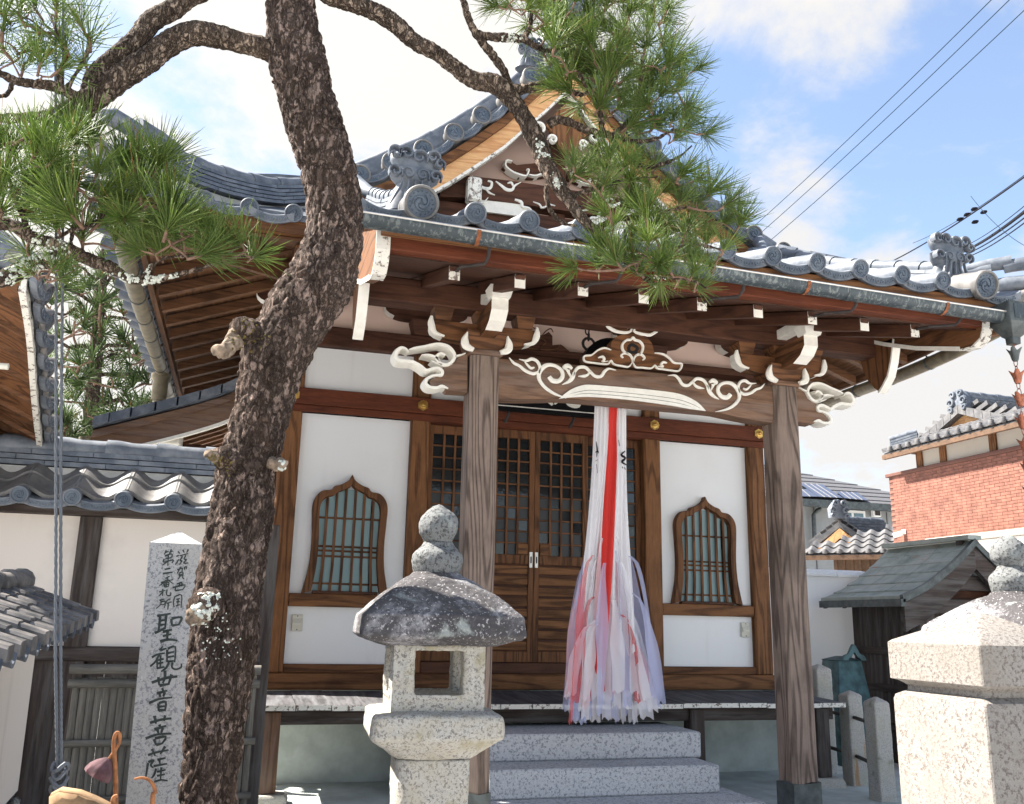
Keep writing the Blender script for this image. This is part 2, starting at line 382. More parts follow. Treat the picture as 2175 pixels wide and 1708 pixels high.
def bark(name, base_dark, base_light, scale=1.0):
    m, n, l, b = newmat(name); v = coords(n, l, (scale, scale, scale * 0.45), False)
    nn = n.new('ShaderNodeTexNoise'); nn.inputs['Scale'].default_value = 16; nn.inputs['Detail'].default_value = 6; nn.inputs['Roughness'].default_value = 0.65; l.new(v, nn.inputs['Vector'])
    sc = n.new('ShaderNodeVectorMath'); sc.operation = 'SCALE'; sc.inputs['Scale'].default_value = 0.16; l.new(nn.outputs['Color'], sc.inputs[0])
    wv = n.new('ShaderNodeVectorMath'); wv.operation = 'ADD'; l.new(v, wv.inputs[0]); l.new(sc.outputs[0], wv.inputs[1])
    def vor(s, feat):
        t = n.new('ShaderNodeTexVoronoi'); t.feature = feat; t.inputs['Scale'].default_value = s; l.new(wv.outputs[0], t.inputs['Vector']); return t
    e = rng(n, l, vor(30, 'DISTANCE_TO_EDGE').outputs['Distance'], 0.0, 0.22); cell = n.new('ShaderNodeSeparateColor'); l.new(vor(30, 'F1').outputs['Color'], cell.inputs[0])
    cell2 = n.new('ShaderNodeSeparateColor'); l.new(vor(80, 'F1').outputs['Color'], cell2.inputs[0])
    f = nz(n, l, v, 75, 6, 0.72); big = nz(n, l, v, 5, 4, 0.6)
    k = math_(n, l, 'ADD', math_(n, l, 'MULTIPLY', f, 0.55), math_(n, l, 'ADD', math_(n, l, 'MULTIPLY', cell.outputs[0], 0.32), math_(n, l, 'MULTIPLY', cell2.outputs[0], 0.24)))
    k = math_(n, l, 'MULTIPLY', k, math_(n, l, 'ADD', math_(n, l, 'MULTIPLY', e, 0.5), 0.5)); k = math_(n, l, 'ADD', k, math_(n, l, 'MULTIPLY', math_(n, l, 'SUBTRACT', big, 0.5), 0.35))
    mid = tuple(a * 0.62 + b_ * 0.38 for a, b_ in zip(base_dark, base_light))
    c = ramp(n, l, k, [(0.18, base_dark), (0.50, mid), (0.66, base_light), (0.80, tuple(x * 1.35 for x in base_light))])
    c = mixc(n, l, rng(n, l, nz(n, l, v, 9, 3, 0.6), 0.5, 0.75, 0, 0.3), c, mixc(n, l, f, (0.03, 0.016, 0.012), (0.20, 0.115, 0.075)))
    l.new(c, b.inputs['Base Color']); b.inputs['Roughness'].default_value = 0.95; b.inputs['Specular IOR Level'].default_value = 0.15
    bump(n, l, b, math_(n, l, 'ADD', math_(n, l, 'MULTIPLY', e, .6), math_(n, l, 'ADD', f, math_(n, l, 'MULTIPLY', cell2.outputs[0], .6))), 1.0, 0.014); return m
bark('bark', (0.028, 0.018, 0.013), (0.25, 0.185, 0.155))
bark('bark_branch', (0.030, 0.020, 0.015), (0.34, 0.26, 0.20), 1.4)
plain('twig', (0.16, 0.095, 0.065), 0.9, var=0.35, scale=40)
plain('twig_dark', (0.05, 0.036, 0.03), 0.95, var=0.35, scale=30)
def needle(name, a, b2):
    m, n, l, b = newmat(name); oi = n.new('ShaderNodeObjectInfo'); ge = n.new('ShaderNodeNewGeometry')
    c = mixc(n, l, ge.outputs['Random Per Island'], a, b2); c = mixc(n, l, rng(n, l, ge.outputs['Random Per Island'], 0.955, 0.96), c, (0.34, 0.19, 0.06)); c = mixc(n, l, math_(n, l, 'MULTIPLY', oi.outputs['Random'], 0.5), c, tuple(x * 0.55 for x in a))
    l.new(c, b.inputs['Base Color']); b.inputs['Roughness'].default_value = 0.45
    t = n.new('ShaderNodeBsdfTranslucent'); l.new(c, t.inputs[0]); mx = n.new('ShaderNodeMixShader'); mx.inputs[0].default_value = 0.58
    out = [x for x in n if x.type == 'OUTPUT_MATERIAL'][0]; l.new(b.outputs[0], mx.inputs[1]); l.new(t.outputs[0], mx.inputs[2]); l.new(mx.outputs[0], out.inputs[0])
needle('needle', (0.135, 0.235, 0.045), (0.37, 0.46, 0.13))
needle('needle_far', (0.10, 0.17, 0.05), (0.24, 0.32, 0.12))
def glass(name, col, rough, alpha=1.0, spec=0.6):
    m, n, l, b = newmat(name); v = coords(n, l)
    b.inputs['Base Color'].default_value = col + (1,); b.inputs['Roughness'].default_value = rough; b.inputs['Specular IOR Level'].default_value = spec
    bump(n, l, b, nz(n, l, v, 30, 3, 0.6), 0.25, 0.003)
glass('glass_dark', (0.012, 0.014, 0.016), 0.18)
glass('glass_hammered', (0.03, 0.032, 0.035), 0.4, spec=0.4)
glass('glass_clear', (0.02, 0.022, 0.024), 0.04)
glass('glass_frost', (0.25, 0.37, 0.39), 0.5, spec=0.35)
glass('glass_house', (0.10, 0.16, 0.19), 0.1)
def cloth(name, col):
    m, n, l, b = newmat(name); b.inputs['Base Color'].default_value = col + (1,); b.inputs['Roughness'].default_value = 0.75
    b.inputs['Sheen Weight'].default_value = 0.2
    t = n.new('ShaderNodeBsdfTranslucent'); t.inputs[0].default_value = col + (1,); mx = n.new('ShaderNodeMixShader'); mx.inputs[0].default_value = 0.25
    out = [x for x in n if x.type == 'OUTPUT_MATERIAL'][0]; l.new(b.outputs[0], mx.inputs[1]); l.new(t.outputs[0], mx.inputs[2]); l.new(mx.outputs[0], out.inputs[0])
cloth('cloth_white', (0.82, 0.80, 0.82)); cloth('cloth_red', (0.66, 0.028, 0.018)); cloth('cloth_lilac', (0.50, 0.54, 0.78)); cloth('cloth_pink', (0.74, 0.42, 0.45))
def sheer(name, col, k):
    cloth(name, col); m = MT[name]; n, l = m.node_tree.nodes, m.node_tree.links; out = [x for x in n if x.type == 'OUTPUT_MATERIAL'][0]; src = out.inputs[0].links[0].from_socket
    t = n.new('ShaderNodeBsdfTransparent'); mx = n.new('ShaderNodeMixShader'); mx.inputs[0].default_value = k; l.new(src, mx.inputs[1]); l.new(t.outputs[0], mx.inputs[2]); l.new(mx.outputs[0], out.inputs[0])
sheer('sheer_white', (0.80, 0.78, 0.82), .48); sheer('sheer_lilac', (0.52, 0.55, 0.78), .45); sheer('sheer_pink', (0.76, 0.46, 0.52), .5); sheer('sheer_red', (0.66, 0.07, 0.06), .45)
def streaked(name, col, drip):
    m, n, l, b = newmat(name); v = coords(n, l, (22, 22, 2.0), False); v2 = coords(n, l, (1, 1, 1), False)
    f = nz(n, l, v, 2.2, 5, 0.65); g = nz(n, l, v2, 3, 4, 0.6)
    c = mixc(n, l, rng(n, l, f, 0.50, 0.60), col, drip); c = mixc(n, l, rng(n, l, g, 0.45, 0.7, 0, 0.5), c, tuple(x * 0.6 for x in col))
    l.new(c, b.inputs['Base Color']); b.inputs['Roughness'].default_value = 0.5; b.inputs['Metallic'].default_value = 0.25; bump(n, l, b, f, 0.15, 0.003)
streaked('gutter_copper', (0.045, 0.058, 0.066), (0.15, 0.168, 0.165))
def verdigris():
    m, n, l, b = newmat('copper_roof'); v = coords(n, l, rand=True); f = nz(n, l, v, 3.5, 6, 0.65); g = nz(n, l, coords(n, l, (1, 0.3, 0.3)), 9, 4, 0.6)
    c = ramp(n, l, f, [(0.3, (0.13, 0.165, 0.15)), (0.5, (0.26, 0.295, 0.27)), (0.75, (0.37, 0.38, 0.36))]); c = mixc(n, l, rng(n, l, g, 0.62, 0.72, 0, 0.7), c, (0.30, 0.13, 0.07))
    l.new(c, b.inputs['Base Color']); b.inputs['Roughness'].default_value = 0.6; b.inputs['Metallic'].default_value = 0.1; bump(n, l, b, f, 0.1, 0.004)
verdigris()
def rusty_granite():
    m = MT['granite_fence'].copy(); m.name = 'granite_rusty'; MT['granite_rusty'] = m; n, l = m.node_tree.nodes, m.node_tree.links
    b = [x for x in n if x.type == 'BSDF_PRINCIPLED'][0]; src = b.inputs['Base Color'].links[0].from_socket
    f = nz(n, l, coords(n, l, (5, 5, 0.5)), 3, 4, 0.6); l.new(mixc(n, l, rng(n, l, f, 0.55, 0.7, 0, 0.8), src, (0.33, 0.16, 0.05)), b.inputs['Base Color'])
rusty_granite()
# ------------------------------------------------------------------ ground
XC = 2.78
def mirror_x(p): return (2 * XC - p[0],) + tuple(p[1:])
g = MB(); g.add([(-300, -60, 0), (300, -60, 0), (300, 600, 0), (-300, 600, 0)], [(0, 1, 2, 3)])
tag(g.build('ground', MT['earth']), kind='structure')
g = MB(); g.box(-0.7, 6.3, 5.75, 13.2, -0.1, 0.02)
tag(g.build('concrete_apron', MT['concrete']), kind='structure')

# zoomed picture frames: map their coordinates to the 2175 px picture
def ZM(ox, oy, s):
    k = 2175 / 3884
    return lambda x, y: ((ox + x * s) * k, (oy + y * s) * k)
c2 = ZM(1300, 0, .5977); c5 = ZM(1300, 1000, .5977); c6 = ZM(2584, 1000, .5977)
z10 = ZM(1100, 850, 900 / 2175); z11 = ZM(1900, 1100, 1000 / 2175); z12 = ZM(2700, 850, 1184 / 2175); z13 = ZM(1300, 550, 1000 / 2175)

# ------------------------------------------------------------------ tile pieces (face -Y, disc centre at the origin)
def spiral_tomoe(mb, r, mi=1, y0=-0.008):
    for k in range(3):
        a0 = k * 2 * math.pi / 3; pts = []; ws = []
        for i in range(9):
            t = i / 8; a = a0 + t * 3.4; rr = r * (0.13 + 0.38 * t); pts.append((rr * math.cos(a), rr * math.sin(a))); ws.append(r * (0.24 * (1 - t) ** 0.8 + 0.03))
        stroke(mb, pts, ws, lambda p, d: (p[0], y0 - d, p[1]), 0.10 * r, mi, k=2)
def make_round_tile(name, r, L, beads=14, mats=('tile', 'tile_face'), tomoe=True, seg=28):
    mb = MB(); rim = 0.80 * r; q = r * 0.22
    def ring(rad, y): return [(rad * math.cos(2 * math.pi * k / seg), y, rad * math.sin(2 * math.pi * k / seg)) for k in range(seg)]
    mb.loft([ring(r * 0.90, L), ring(r * 0.90, q), ring(r, q), ring(r * 1.0, -q * 0.6), ring(r * 0.95, -q), ring(rim * 1.04, -q), ring(rim, -q * 0.35)], 0, caps=False)
    mb.add(ring(rim, -q * 0.35), [tuple(range(seg))], 1); mb.add(ring(r * 0.90, L), [tuple(range(seg))], 0)
    if tomoe: spiral_tomoe(mb, r, 1, -q * 0.35)
    for k in range(beads):
        a = 2 * math.pi * k / beads; c = (0.64 * r * math.cos(a), -q * 0.35, 0.64 * r * math.sin(a)); b = 0.065 * r
        mb.add([(c[0] + b, c[1], c[2]), (c[0], c[1], c[2] + b), (c[0] - b, c[1], c[2]), (c[0], c[1], c[2] - b), (c[0], c[1] - b, c[2])], [(0, 1, 4), (1, 2, 4), (2, 3, 4), (3, 0, 4)], 1)
    return mb.mesh(name, [MT[m] for m in mats], 45)
def make_flat_tile(name, w, sag, h=0.05, L=0.3, mats=('tile', 'tile_face'), n=12, pattern=True):
    """curved eave tile: hangs between two round tiles"""
    mb = MB(); cur = lambda x: sag * ((2 * x / w) ** 2 - 1); q = 0.018
    xs = [-w / 2 + w * i / n for i in range(n + 1)]; rings = []
    for x in xs:
        z = cur(x); rings.append([(x, 0, z + h * 0.5), (x, -q, z + h * 0.42), (x, -q, z - h * 0.45), (x, 0, z - h * 0.55), (x, 0.02, z - h * 0.5), (x, 0.025, z + h * 0.15), (x, L, z + h * 0.15), (x, L, z + h * 0.5)])
    mb.loft(rings, 0)
    if pattern:
        xs2 = [x for x in xs if abs(x) < w * 0.36]; fr = 0.30 * h
        mb.loft([[(x, -q - 0.002, cur(x) + fr), (x, -q - 0.002, cur(x) - fr)] for x in xs2], 1, caps=False, closed=False)
        for i in range(6):
            x0 = -w * 0.30 + i * w * 0.12; s = 1 if i % 2 else -1
            stroke(mb, [(x0 - .03 * w, -s * fr * .5), (x0, s * fr * .6), (x0 + .05 * w, s * fr * .1), (x0 + .03 * w, -s * fr * .3)], h * 0.12, lambda p, d: (p[0], -q - 0.002 - d, cur(p[0]) + p[1]), 0.006, 0, k=2)
    return mb.mesh(name, [MT[m] for m in mats], 50)
ME_ROUND = make_round_tile('round_tile', 0.066, 0.30)
ME_ROUND_BIG = make_round_tile('large_round_tile', 0.104, 0.36, 16, ('tile_pale', 'tile_face'))
ME_VERGE = make_round_tile('verge_round_tile', 0.098, 0.34, 16, ('tile_pale', 'tile_face'))
ME_FLAT = make_flat_tile('flat_eave_tile', 0.315, 0.042, 0.066)
ME_FLAT_V = make_flat_tile('flat_verge_tile', 0.30, 0.05, 0.075)

# ------------------------------------------------------------------ the temple hall
hall = empty('temple_hall', (XC, 8.6, 0), 'small wooden temple hall with white plaster walls, grey tiled roof and carved porch', 'temple')
def hp(mb, name, mat, parent=None, smooth=False, label=None):
    o = mb.build(name, [MT[m] for m in mat] if isinstance(mat, (list, tuple)) else MT[mat], parent or hall, smooth)
    if label: o['label'] = label
    return o
def hbox(name, mat, *b, parent=None, c=0.006):
    m = MB()
    if c: m.cbox(*b, c=c)
    else: m.box(*b)
    return hp(m, name, mat, parent)
F = 8.6
# posts of the front wall
PX = [0.313, 1.545, 4.012, 5.248]
for x in PX: hbox('post', 'wood_tan_z', x - .093, x + .093, F, F + .19, 0.945, 4.2, c=0.012)
for y in (10.0, 11.4, 12.8): hbox('post', 'wood_brown_z', PX[0] - .093, PX[0] + .093, y, y + .19, 0.95, 4.2, c=0.01)
# side walls and the back, plain plaster
hbox('side_wall', 'plaster_white', PX[0] - .04, PX[0] + .04, F + .19, 12.9, 0.9, 4.3, c=0)
hbox('side_wall', 'plaster_white', PX[3] - .04, PX[3] + .04, F + .19, 12.9, 0.9, 4.3, c=0)
hbox('back_wall', 'plaster_white', PX[0], PX[3], 12.9, 12.98, 0.9, 4.3, c=0)
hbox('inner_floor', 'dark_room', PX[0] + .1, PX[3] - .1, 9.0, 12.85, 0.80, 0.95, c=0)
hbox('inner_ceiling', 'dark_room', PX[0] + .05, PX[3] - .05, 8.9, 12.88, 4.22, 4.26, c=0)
hbox('dark_backing', 'dark_room', PX[1] - .2, PX[2] + .2, 9.15, 9.2, 0.96, 4.2, c=0)  # added backing sheet, coloured as the dark of the interior behind the doors
# rails
hbox('ground_sill', 'wood_tan_x', 0.19, 5.37, F - .03, F + .2, 0.802, 0.945, c=0.01)
for a, b in ((PX[0], PX[1]), (PX[2], PX[3])):
    hbox('skirting_rail', 'wood_brown_x', a + .094, b - .094, F + .02, F + .16, 0.946, 1.02, c=0.006)
    hbox('middle_rail', 'wood_tan_x', a + .094, b - .094, F + .02, F + .16, 1.525, 1.64, c=0.008)
    hbox('plaster_panel', 'plaster_white', a + .094, b - .094, F + .088, F + .13, 1.021, 1.524, c=0)
    hbox('plaster_panel', 'plaster_white', a + .094, b - .094, F + .088, F + .13, 1.641, 3.33, c=0)
for a, b in zip(PX, PX[1:]): hbox('plaster_panel', 'plaster_white', a + .094, b - .094, F + .06, F + .13, 3.54, 3.985, c=0)
hbox('head_rail', 'wood_red_x', 0.17, 5.39, F - .06, F - .001, 3.388, 3.546, c=0.006)
hbox('lower_head_rail', 'wood_red_x', 0.17, 5.39, F - .025, F - .002, 3.322, 3.387, c=0.004)
hbox('wall_beam', 'wood_dark_x', 0.1, 5.46, F - .05, F + .2, 3.985, 4.18, c=0.008)
# brass rail covers
def brass_cover(x):
    mb = MB(); out = [(.058 * math.cos(math.pi / 6 + k * math.pi / 3 + (0 if j == 0 else math.pi / 6)) * (1 if j == 0 else .86), .058 * math.sin(math.pi / 6 + k * math.pi / 3 + (0 if j == 0 else math.pi / 6)) * (1 if j == 0 else .86)) for k in range(6) for j in (0, 1)]
    mb.prism(out, lambda p: (x + p[0], F - .061, 3.467 + p[1]), lambda p: (x + p[0] * .92, F - .072, 3.467 + p[1] * .92))
    seg = 16
    mb.loft([[(x + r * math.cos(2 * math.pi * k / seg), y, 3.467 + r * math.sin(2 * math.pi * k / seg)) for k in range(seg)] for r, y in ((.032, F - .072), (.032, F - .082), (.022, F - .084), (.02, F - .078), (.012, F - .09), (.004, F - .094))], 0)
    for k in range(6):
        a = k * math.pi / 3; mb.lathe([(.006, -.006), (.006, .006)], (x + .045 * math.cos(a), F - .074, 3.467 + .045 * math.sin(a)), 6)
    hp(mb, 'nail_cover', 'brass', None, 40, 'gilt flower-shaped nail cover on the head rail')
for x in PX: brass_cover(x)
# upper wall: pinkish plaster between bracket arms
hbox('upper_plaster', 'plaster_pink', 0.1, 5.46, F + .08, F + .14, 4.181, 4.72, c=0)
hbox('eave_beam', 'wood_dark_x', -0.15, 5.71, F - .08, F + .12, 4.62, 4.82, c=0.01)
def bracket_arm(xc, hw, z0, z1, y0, y1, mat='wood_dark_x', cap='paint_white'):
    """boat-shaped bracket arm with pale ends"""
    out = [(-hw, z1), (-hw, z1 - (z1 - z0) * .45)]
    out += [(-hw + hw * .55 * (1 - math.cos(t)), z0 + (z1 - z0) * .55 * (1 - math.sin(t))) for t in [i * math.pi / 10 for i in range(1, 6)]]
    out += [(-p[0], p[1]) for p in reversed(out)]
    hp(MB().prism(out, lambda p: (xc + p[0], y0, p[1]), lambda p: (xc + p[0], y1, p[1])), 'bracket_arm', mat)
    for s in (-1, 1):
        e = MB(); ol = [(s * (hw + .002), z1), (s * (hw + .002), z1 - (z1 - z0) * .45)] + [(s * (hw + .002 - hw * .55 * (1 - math.cos(t))), z0 - .002 + (z1 - z0) * .55 * (1 - math.sin(t))) for t in [i * math.pi / 10 for i in range(1, 4)]]
        e.loft([[(xc + x, y0 + .004, z), (xc + x, y1 - .004, z)] for x, z in ol], 0, caps=False, closed=False)
        hp(e, 'arm_end', cap)
for x in PX:
    m = MB(); m.box(x - .16, x + .16, F - .12, F + .16, 4.181, 4.33, taper=.04); hp(m, 'bearing_block', 'wood_dark_x')
    bracket_arm(x, .42, 4.34, 4.52, F - .06, F + .07)
    for s in (-.32, 0, .32):
        m = MB(); m.box(x + s - .08, x + s + .08, F - .09, F + .09, 4.522, 4.62, taper=.02); hp(m, 'small_block', 'wood_dark_x')
# pale scrolls carved on the wall bracket shoulders
for x in PX[1:3]:
    for s in (-1, 1):
        m = MB(); stroke(m, [(x + s * .62, 4.60), (x + s * .55, 4.58), (x + s * .52, 4.53), (x + s * .46, 4.52), (x + s * .44, 4.56), (x + s * .48, 4.58)], .022, lambda p, d: (p[0], F + .078 - d, p[1]), .05)
        hp(m, 'carved_scroll', 'paint_white')

# doors: four lattice leaves, glass behind, slatted boards below
def door(x0, x1, y, handle_side):
    st = 0.055; zb, zt = 1.05, 3.318
    m = MB(); m.cbox(x0, x0 + st, y, y + .04, zb, zt, c=.004); m.cbox(x1 - st, x1, y, y + .04, zb, zt, c=.004)
    m.cbox(x0 + st, x1 - st, y + .002, y + .038, 3.232, zt, c=.003); m.cbox(x0 + st, x1 - st, y + .002, y + .038, 1.98, 2.068, c=.003); m.cbox(x0 + st, x1 - st, y + .002, y + .038, zb, 1.152, c=.003)
    d = hp(m, 'door', 'wood_brown_z')
    ix0, ix1 = x0 + st, x1 - st; n = 4
    zs = [3.232 - i * (3.232 - 2.068) / 10 for i in range(11)]
    vb = MB().cbox(-.011, .011, -.008, .008, 0, zs[0] - zs[-1], c=.002).mesh('lattice_bar', MT['wood_brown_z'])
    hb = MB().cbox(0, ix1 - ix0, -.006, .010, -.008, .008, c=.002).mesh('lattice_bar', MT['wood_brown_x'])
    for i in range(1, n + 1 - 1): inst('lattice_bar', vb, d, T(ix0 + (ix1 - ix0) * i / n, y + .010, zs[-1]))
    for z in zs[1:-1]: inst('lattice_bar', hb, d, T(ix0, y + .018, z))
    pw, ph = (ix1 - ix0) / n, zs[0] - zs[1]
    pms = [MB().box(0, pw - .006, 0, .003, 0, ph - .006).mesh('glass_pane', MT[q]) for q in ('glass_dark', 'glass_hammered', 'glass_clear')]
    for i in range(n):
        for j in range(10):
            pm = pms[1] if (j >= 5 and (i + j * 3) % 4 != 0) else (pms[2] if j in (4, 6, 7) else pms[0])
            if j == 9 and ((handle_side > 0 and i == n - 1) or (handle_side < 0 and i == 0)): continue
            inst('glass_pane', pm, d, T(ix0 + i * pw + .003, y + .030, zs[j + 1] + .003) @ RZ(random.uniform(-.012, .012)))
    if handle_side:
        bx = ix1 - pw if handle_side > 0 else ix0
        hp(MB().cbox(bx + .012, bx + pw - .003, y + .006, y + .028, zs[10] + .002, zs[9] - .008, c=.002), 'lock_board', 'wood_tan_x', d)
        hp(MB().box(bx + pw * .3, bx + pw * .75, y + .004, y + .0065, zs[10] + .05, zs[10] + .058), 'key_slot', 'iron', d)
        hx = (x1 - st / 2) if handle_side > 0 else (x0 + st / 2)
        hh = MB().cbox(hx - .016, hx + .016, y - .004, y + .002, 1.947, 2.10, c=.002); ho = hp(hh, 'door_pull', 'steel', d)
        hp(MB().box(hx - .007, hx + .007, y - .006, y - .0045, 1.99, 2.055), 'pull_recess', 'iron', d)
    nb = 8; bh = (1.978 - 1.154) / nb
    bm_ = MB().cbox(0, ix1 - ix0 - .002, 0, .016, 0, bh - .026, c=.004).mesh('slat', MT['wood_tan_x'])
    for i in range(nb): inst('slat', bm_, d, T(ix0 + .001, y + .008, 1.154 + i * bh + .010))
    gm = MB().box(0, ix1 - ix0 - .002, 0, .006, 0, .012).mesh('gap_batten', MT['wood_dark_x'])
    hp(MB().box(ix0 + .001, ix1 - .001, y + .026, y + .034, 1.153, 1.979), 'back_board', 'wood_dark_x', d)
    return d
dx0, dx1 = PX[1] + .094, PX[2] - .094; q = (dx1 - dx0) / 4; mid = 2.735
door(mid - q + .0, mid - .001, F + .045, 1); door(mid + .001, mid + q, F + .045, -1)
door(dx0, mid - q + .03, F + .10, 0); door(mid + q - .03, dx1, F + .10, 0)
hbox('door_head', 'wood_red_x', dx0, dx1, F + .02, F + .16, 3.319, 3.538, c=0.004)
hbox('threshold', 'wood_dark_x', dx0, dx1, F + .0, F + .17, 0.946, 1.048, c=0.006)

# cusped windows
def cusped(xc, name='cusped_window', flip=1):
    # outer half outline (x from centre, z), from the apex down the side
    OUT = spline([(0, 2.755), (.03, 2.70), (.10, 2.655), (.16, 2.635), (.19, 2.60), (.27, 2.585), (.325, 2.53), (.35, 2.45), (.345, 2.30), (.335, 2.10), (.345, 1.90), (.372, 1.75), (.395, 1.641)], 4)
    INN = spline([(0, 2.655), (.02, 2.63), (.08, 2.60), (.13, 2.575), (.165, 2.545), (.22, 2.53), (.262, 2.49), (.283, 2.42), (.28, 2.28), (.272, 2.10), (.278, 1.90), (.297, 1.75), (.312, 1.66)], 4)
    full = lambda L: [(-x, z) for x, z in reversed(L)] + [(x, z) for x, z in L[1:]]
    o, i = full(OUT), full(INN); y0, y1 = F + .005, F + .087
    m = MB(); n = len(o); rings = []
    for a, b in zip(o, i):
        rings.append([(xc + a[0], y1, a[1]), (xc + a[0], y0 + .012, a[1]), (xc + a[0] * .96 + b[0] * .04, y0, a[1] * .9 + b[1] * .1), (xc + b[0] * .96 + a[0] * .04, y0, b[1] * .9 + a[1] * .1), (xc + b[0], y0 + .012, b[1]), (xc + b[0], y1, b[1])])
    m.loft(rings, 0); fr = hp(m, name, 'wood_brown_z', None, 50, 'bell-shaped window with a cusped wooden frame')
    m = MB(); m.cbox(xc - .30, xc + .30, F + .02, F + .086, 1.6415, 1.668, c=.004); hp(m, 'window_sill', 'wood_dark_x', fr)
    zi = lambda x: interp(abs(x), INN_T)
    # bars
    tab = sorted([(abs(x), z) for x, z in INN if z > 2.42]); global_t = tab
    top = lambda x: interp(abs(x), tab) if abs(x) < .275 else 2.2
    xs = [-.215, -.13, -.045, .045, .13, .215]
    for x in xs:
        m = MB(); fl = 1 + .06
        m.loft([[(xc + x * s - .012, y, z), (xc + x * s + .012, y, z), (xc + x * s + .012, y + .018, z), (xc + x * s - .012, y + .018, z)] for z, s, y in ((1.668, 1.10, F + .04), (1.9, 1.02, F + .04), (2.2, 1, F + .04), (top(x) + .01, 1, F + .04))], 0)
        hp(m, 'window_bar', 'wood_brown_z', fr)
    for z in (1.735, 1.985, 2.035, 2.075, 2.34):
        w = interp(z, sorted([(zz, xx) for xx, zz in INN])) - .002
        hp(MB().cbox(xc - w, xc + w, F + .060, F + .072, z - .009, z + .009, c=.002), 'cross_bar', 'wood_brown_x', fr)
    # frosted panes between bars
    edges = [-.30] + xs + [.30]
    for a, b in zip(edges, edges[1:]):
        mx = (a + b) / 2; zt = min(top(a if abs(a) < abs(b) else b), 2.63)
        if abs(a) > .29 or abs(b) > .29: zt = 2.515
        m = MB(); m.loft([[(xc + a * s, F + .076, z), (xc + b * s, F + .076, z), (xc + b * s, F + .080, z), (xc + a * s, F + .080, z)] for z, s in ((1.66, 1.03 if abs(mx) < .2 else .99), (2.0, .93 if abs(mx) > .2 else 1), (2.25, .93 if abs(mx) > .2 else 1), (zt, .92 if abs(mx) > .2 else 1))], 0)
        hp(m, 'glass_pane', 'glass_frost', fr)
cusped(.912); cusped(4.62)
# wall boxes
def wall_box(x0, x1, z0, z1, lab):
    y = F + .0875; m = MB(); m.cbox(x0, x1, y - .025, y, z0, z1, c=.006); b = hp(m, 'outlet_box', 'box_beige', None, False, lab)
    m = MB(); zc = (z0 + z1) / 2; m.prism([(y - .0255, z1 - .035), (y - .05, zc - .005), (y - .05, zc - .02), (y - .0255, zc - .02)], lambda p: (x0 + .006, p[0], p[1]), lambda p: (x1 - .006, p[0], p[1])); hp(m, 'cover_flap', 'box_beige', b)
    for z in (z0 + .014, z1 - .014): hp(MB().cbox((x0 + x1) / 2 - .005, (x0 + x1) / 2 + .005, y - .029, y - .0255, z - .005, z + .005, c=.001), 'screw', 'iron', b)
wall_box(.452, .552, 1.305, 1.452, 'beige weatherproof outlet box on the panel below the left window')
wall_box(5.02, 5.118, 1.318, 1.468, 'beige weatherproof outlet box on the panel below the right window')

# veranda: boards run front to back
vx0, vx1 = .20, 5.46; nb = 19; bw = (vx1 - vx0) / nb
for i in range(nb):
    a = vx0 + i * bw + .002; b = a + bw - .004; dz = random.uniform(-.004, .004); yf = 7.60 + random.uniform(-.006, .006)
    m = MB(); m.add([(a, yf, .715 + dz), (b, yf, .715 + dz), (b, F - .031, .752 + dz), (a, F - .031, .752 + dz), (a, yf, .757 + dz), (b, yf, .757 + dz), (b, F - .031, .796 + dz), (a, F - .031, .796 + dz)], [(0, 3, 2, 1), (4, 5, 6, 7), (0, 1, 5, 4), (1, 2, 6, 5), (2, 3, 7, 6), (3, 0, 4, 7)])
    bo = hp(m, 'veranda_board', 'wood_deck_y')
    hp(MB().box(a + .001, b - .001, yf - .004, yf - .0005, .717 + dz, .755 + dz), 'painted_end', 'paint_chipped', bo)
hbox('veranda_joist', 'wood_old_x', .24, 5.40, 7.72, 7.82, .60, .712, c=.006)
hbox('veranda_joist', 'wood_old_x', .24, 5.40, 8.40, 8.50, .62, .744, c=.006)
for x in (.305, 1.60, 3.98, 5.26):
    hbox('veranda_leg', 'wood_weather_z' if x < 1 else 'wood_old_z', x - .07, x + .07, 7.68, 7.83, .10, .60 if False else .705, c=.01)
hbox('foundation_wall', 'concrete', .25, 5.35, 8.62, 8.78, .021, .80, c=0)
hbox('foundation_wall', 'concrete', .25, .40, 8.79, 12.9, .021, .80, c=0)
hbox('foundation_wall', 'concrete', 5.2, 5.35, 8.79, 12.9, .021, .80, c=0)
# base stones (each its own thing: the legs only rest on them)
def rough_stone(name, x, y, sx, sy, z0, z1, mat, label, seed=0, cat='stone'):
    rnd = random.Random(seed); m = MB(); rings = []
    for z, s in ((z0, 1.0), (z0 + (z1 - z0) * .6, .97), (z1 - .012, .90), (z1, .80)):
        rings.append([(x + sx * s * c * (1 + rnd.uniform(-.06, .06)), y + sy * s * d * (1 + rnd.uniform(-.06, .06)), z) for c, d in ((-.9, -1), (0, -1.04), (.9, -1), (1, -.2), (1, .8), (.3, 1), (-.7, 1), (-1, .3))])
    m.loft(rings, 0); o = m.build(name, MT[mat], None, 30); tag(o, label, cat, 'footing stones'); return o
for x, lab in ((.305, 'rough granite footing stone under the leftmost veranda leg'), (1.60, 'rough granite footing stone under the veranda leg behind the stone lantern'), (3.98, 'rough granite footing stone under the veranda leg right of the steps'), (5.26, 'rough granite footing stone under the rightmost veranda leg')):
    rough_stone('footing_stone', x, 7.75, .17, .14, .015, .10, 'granite_fence', lab, int(x * 10))

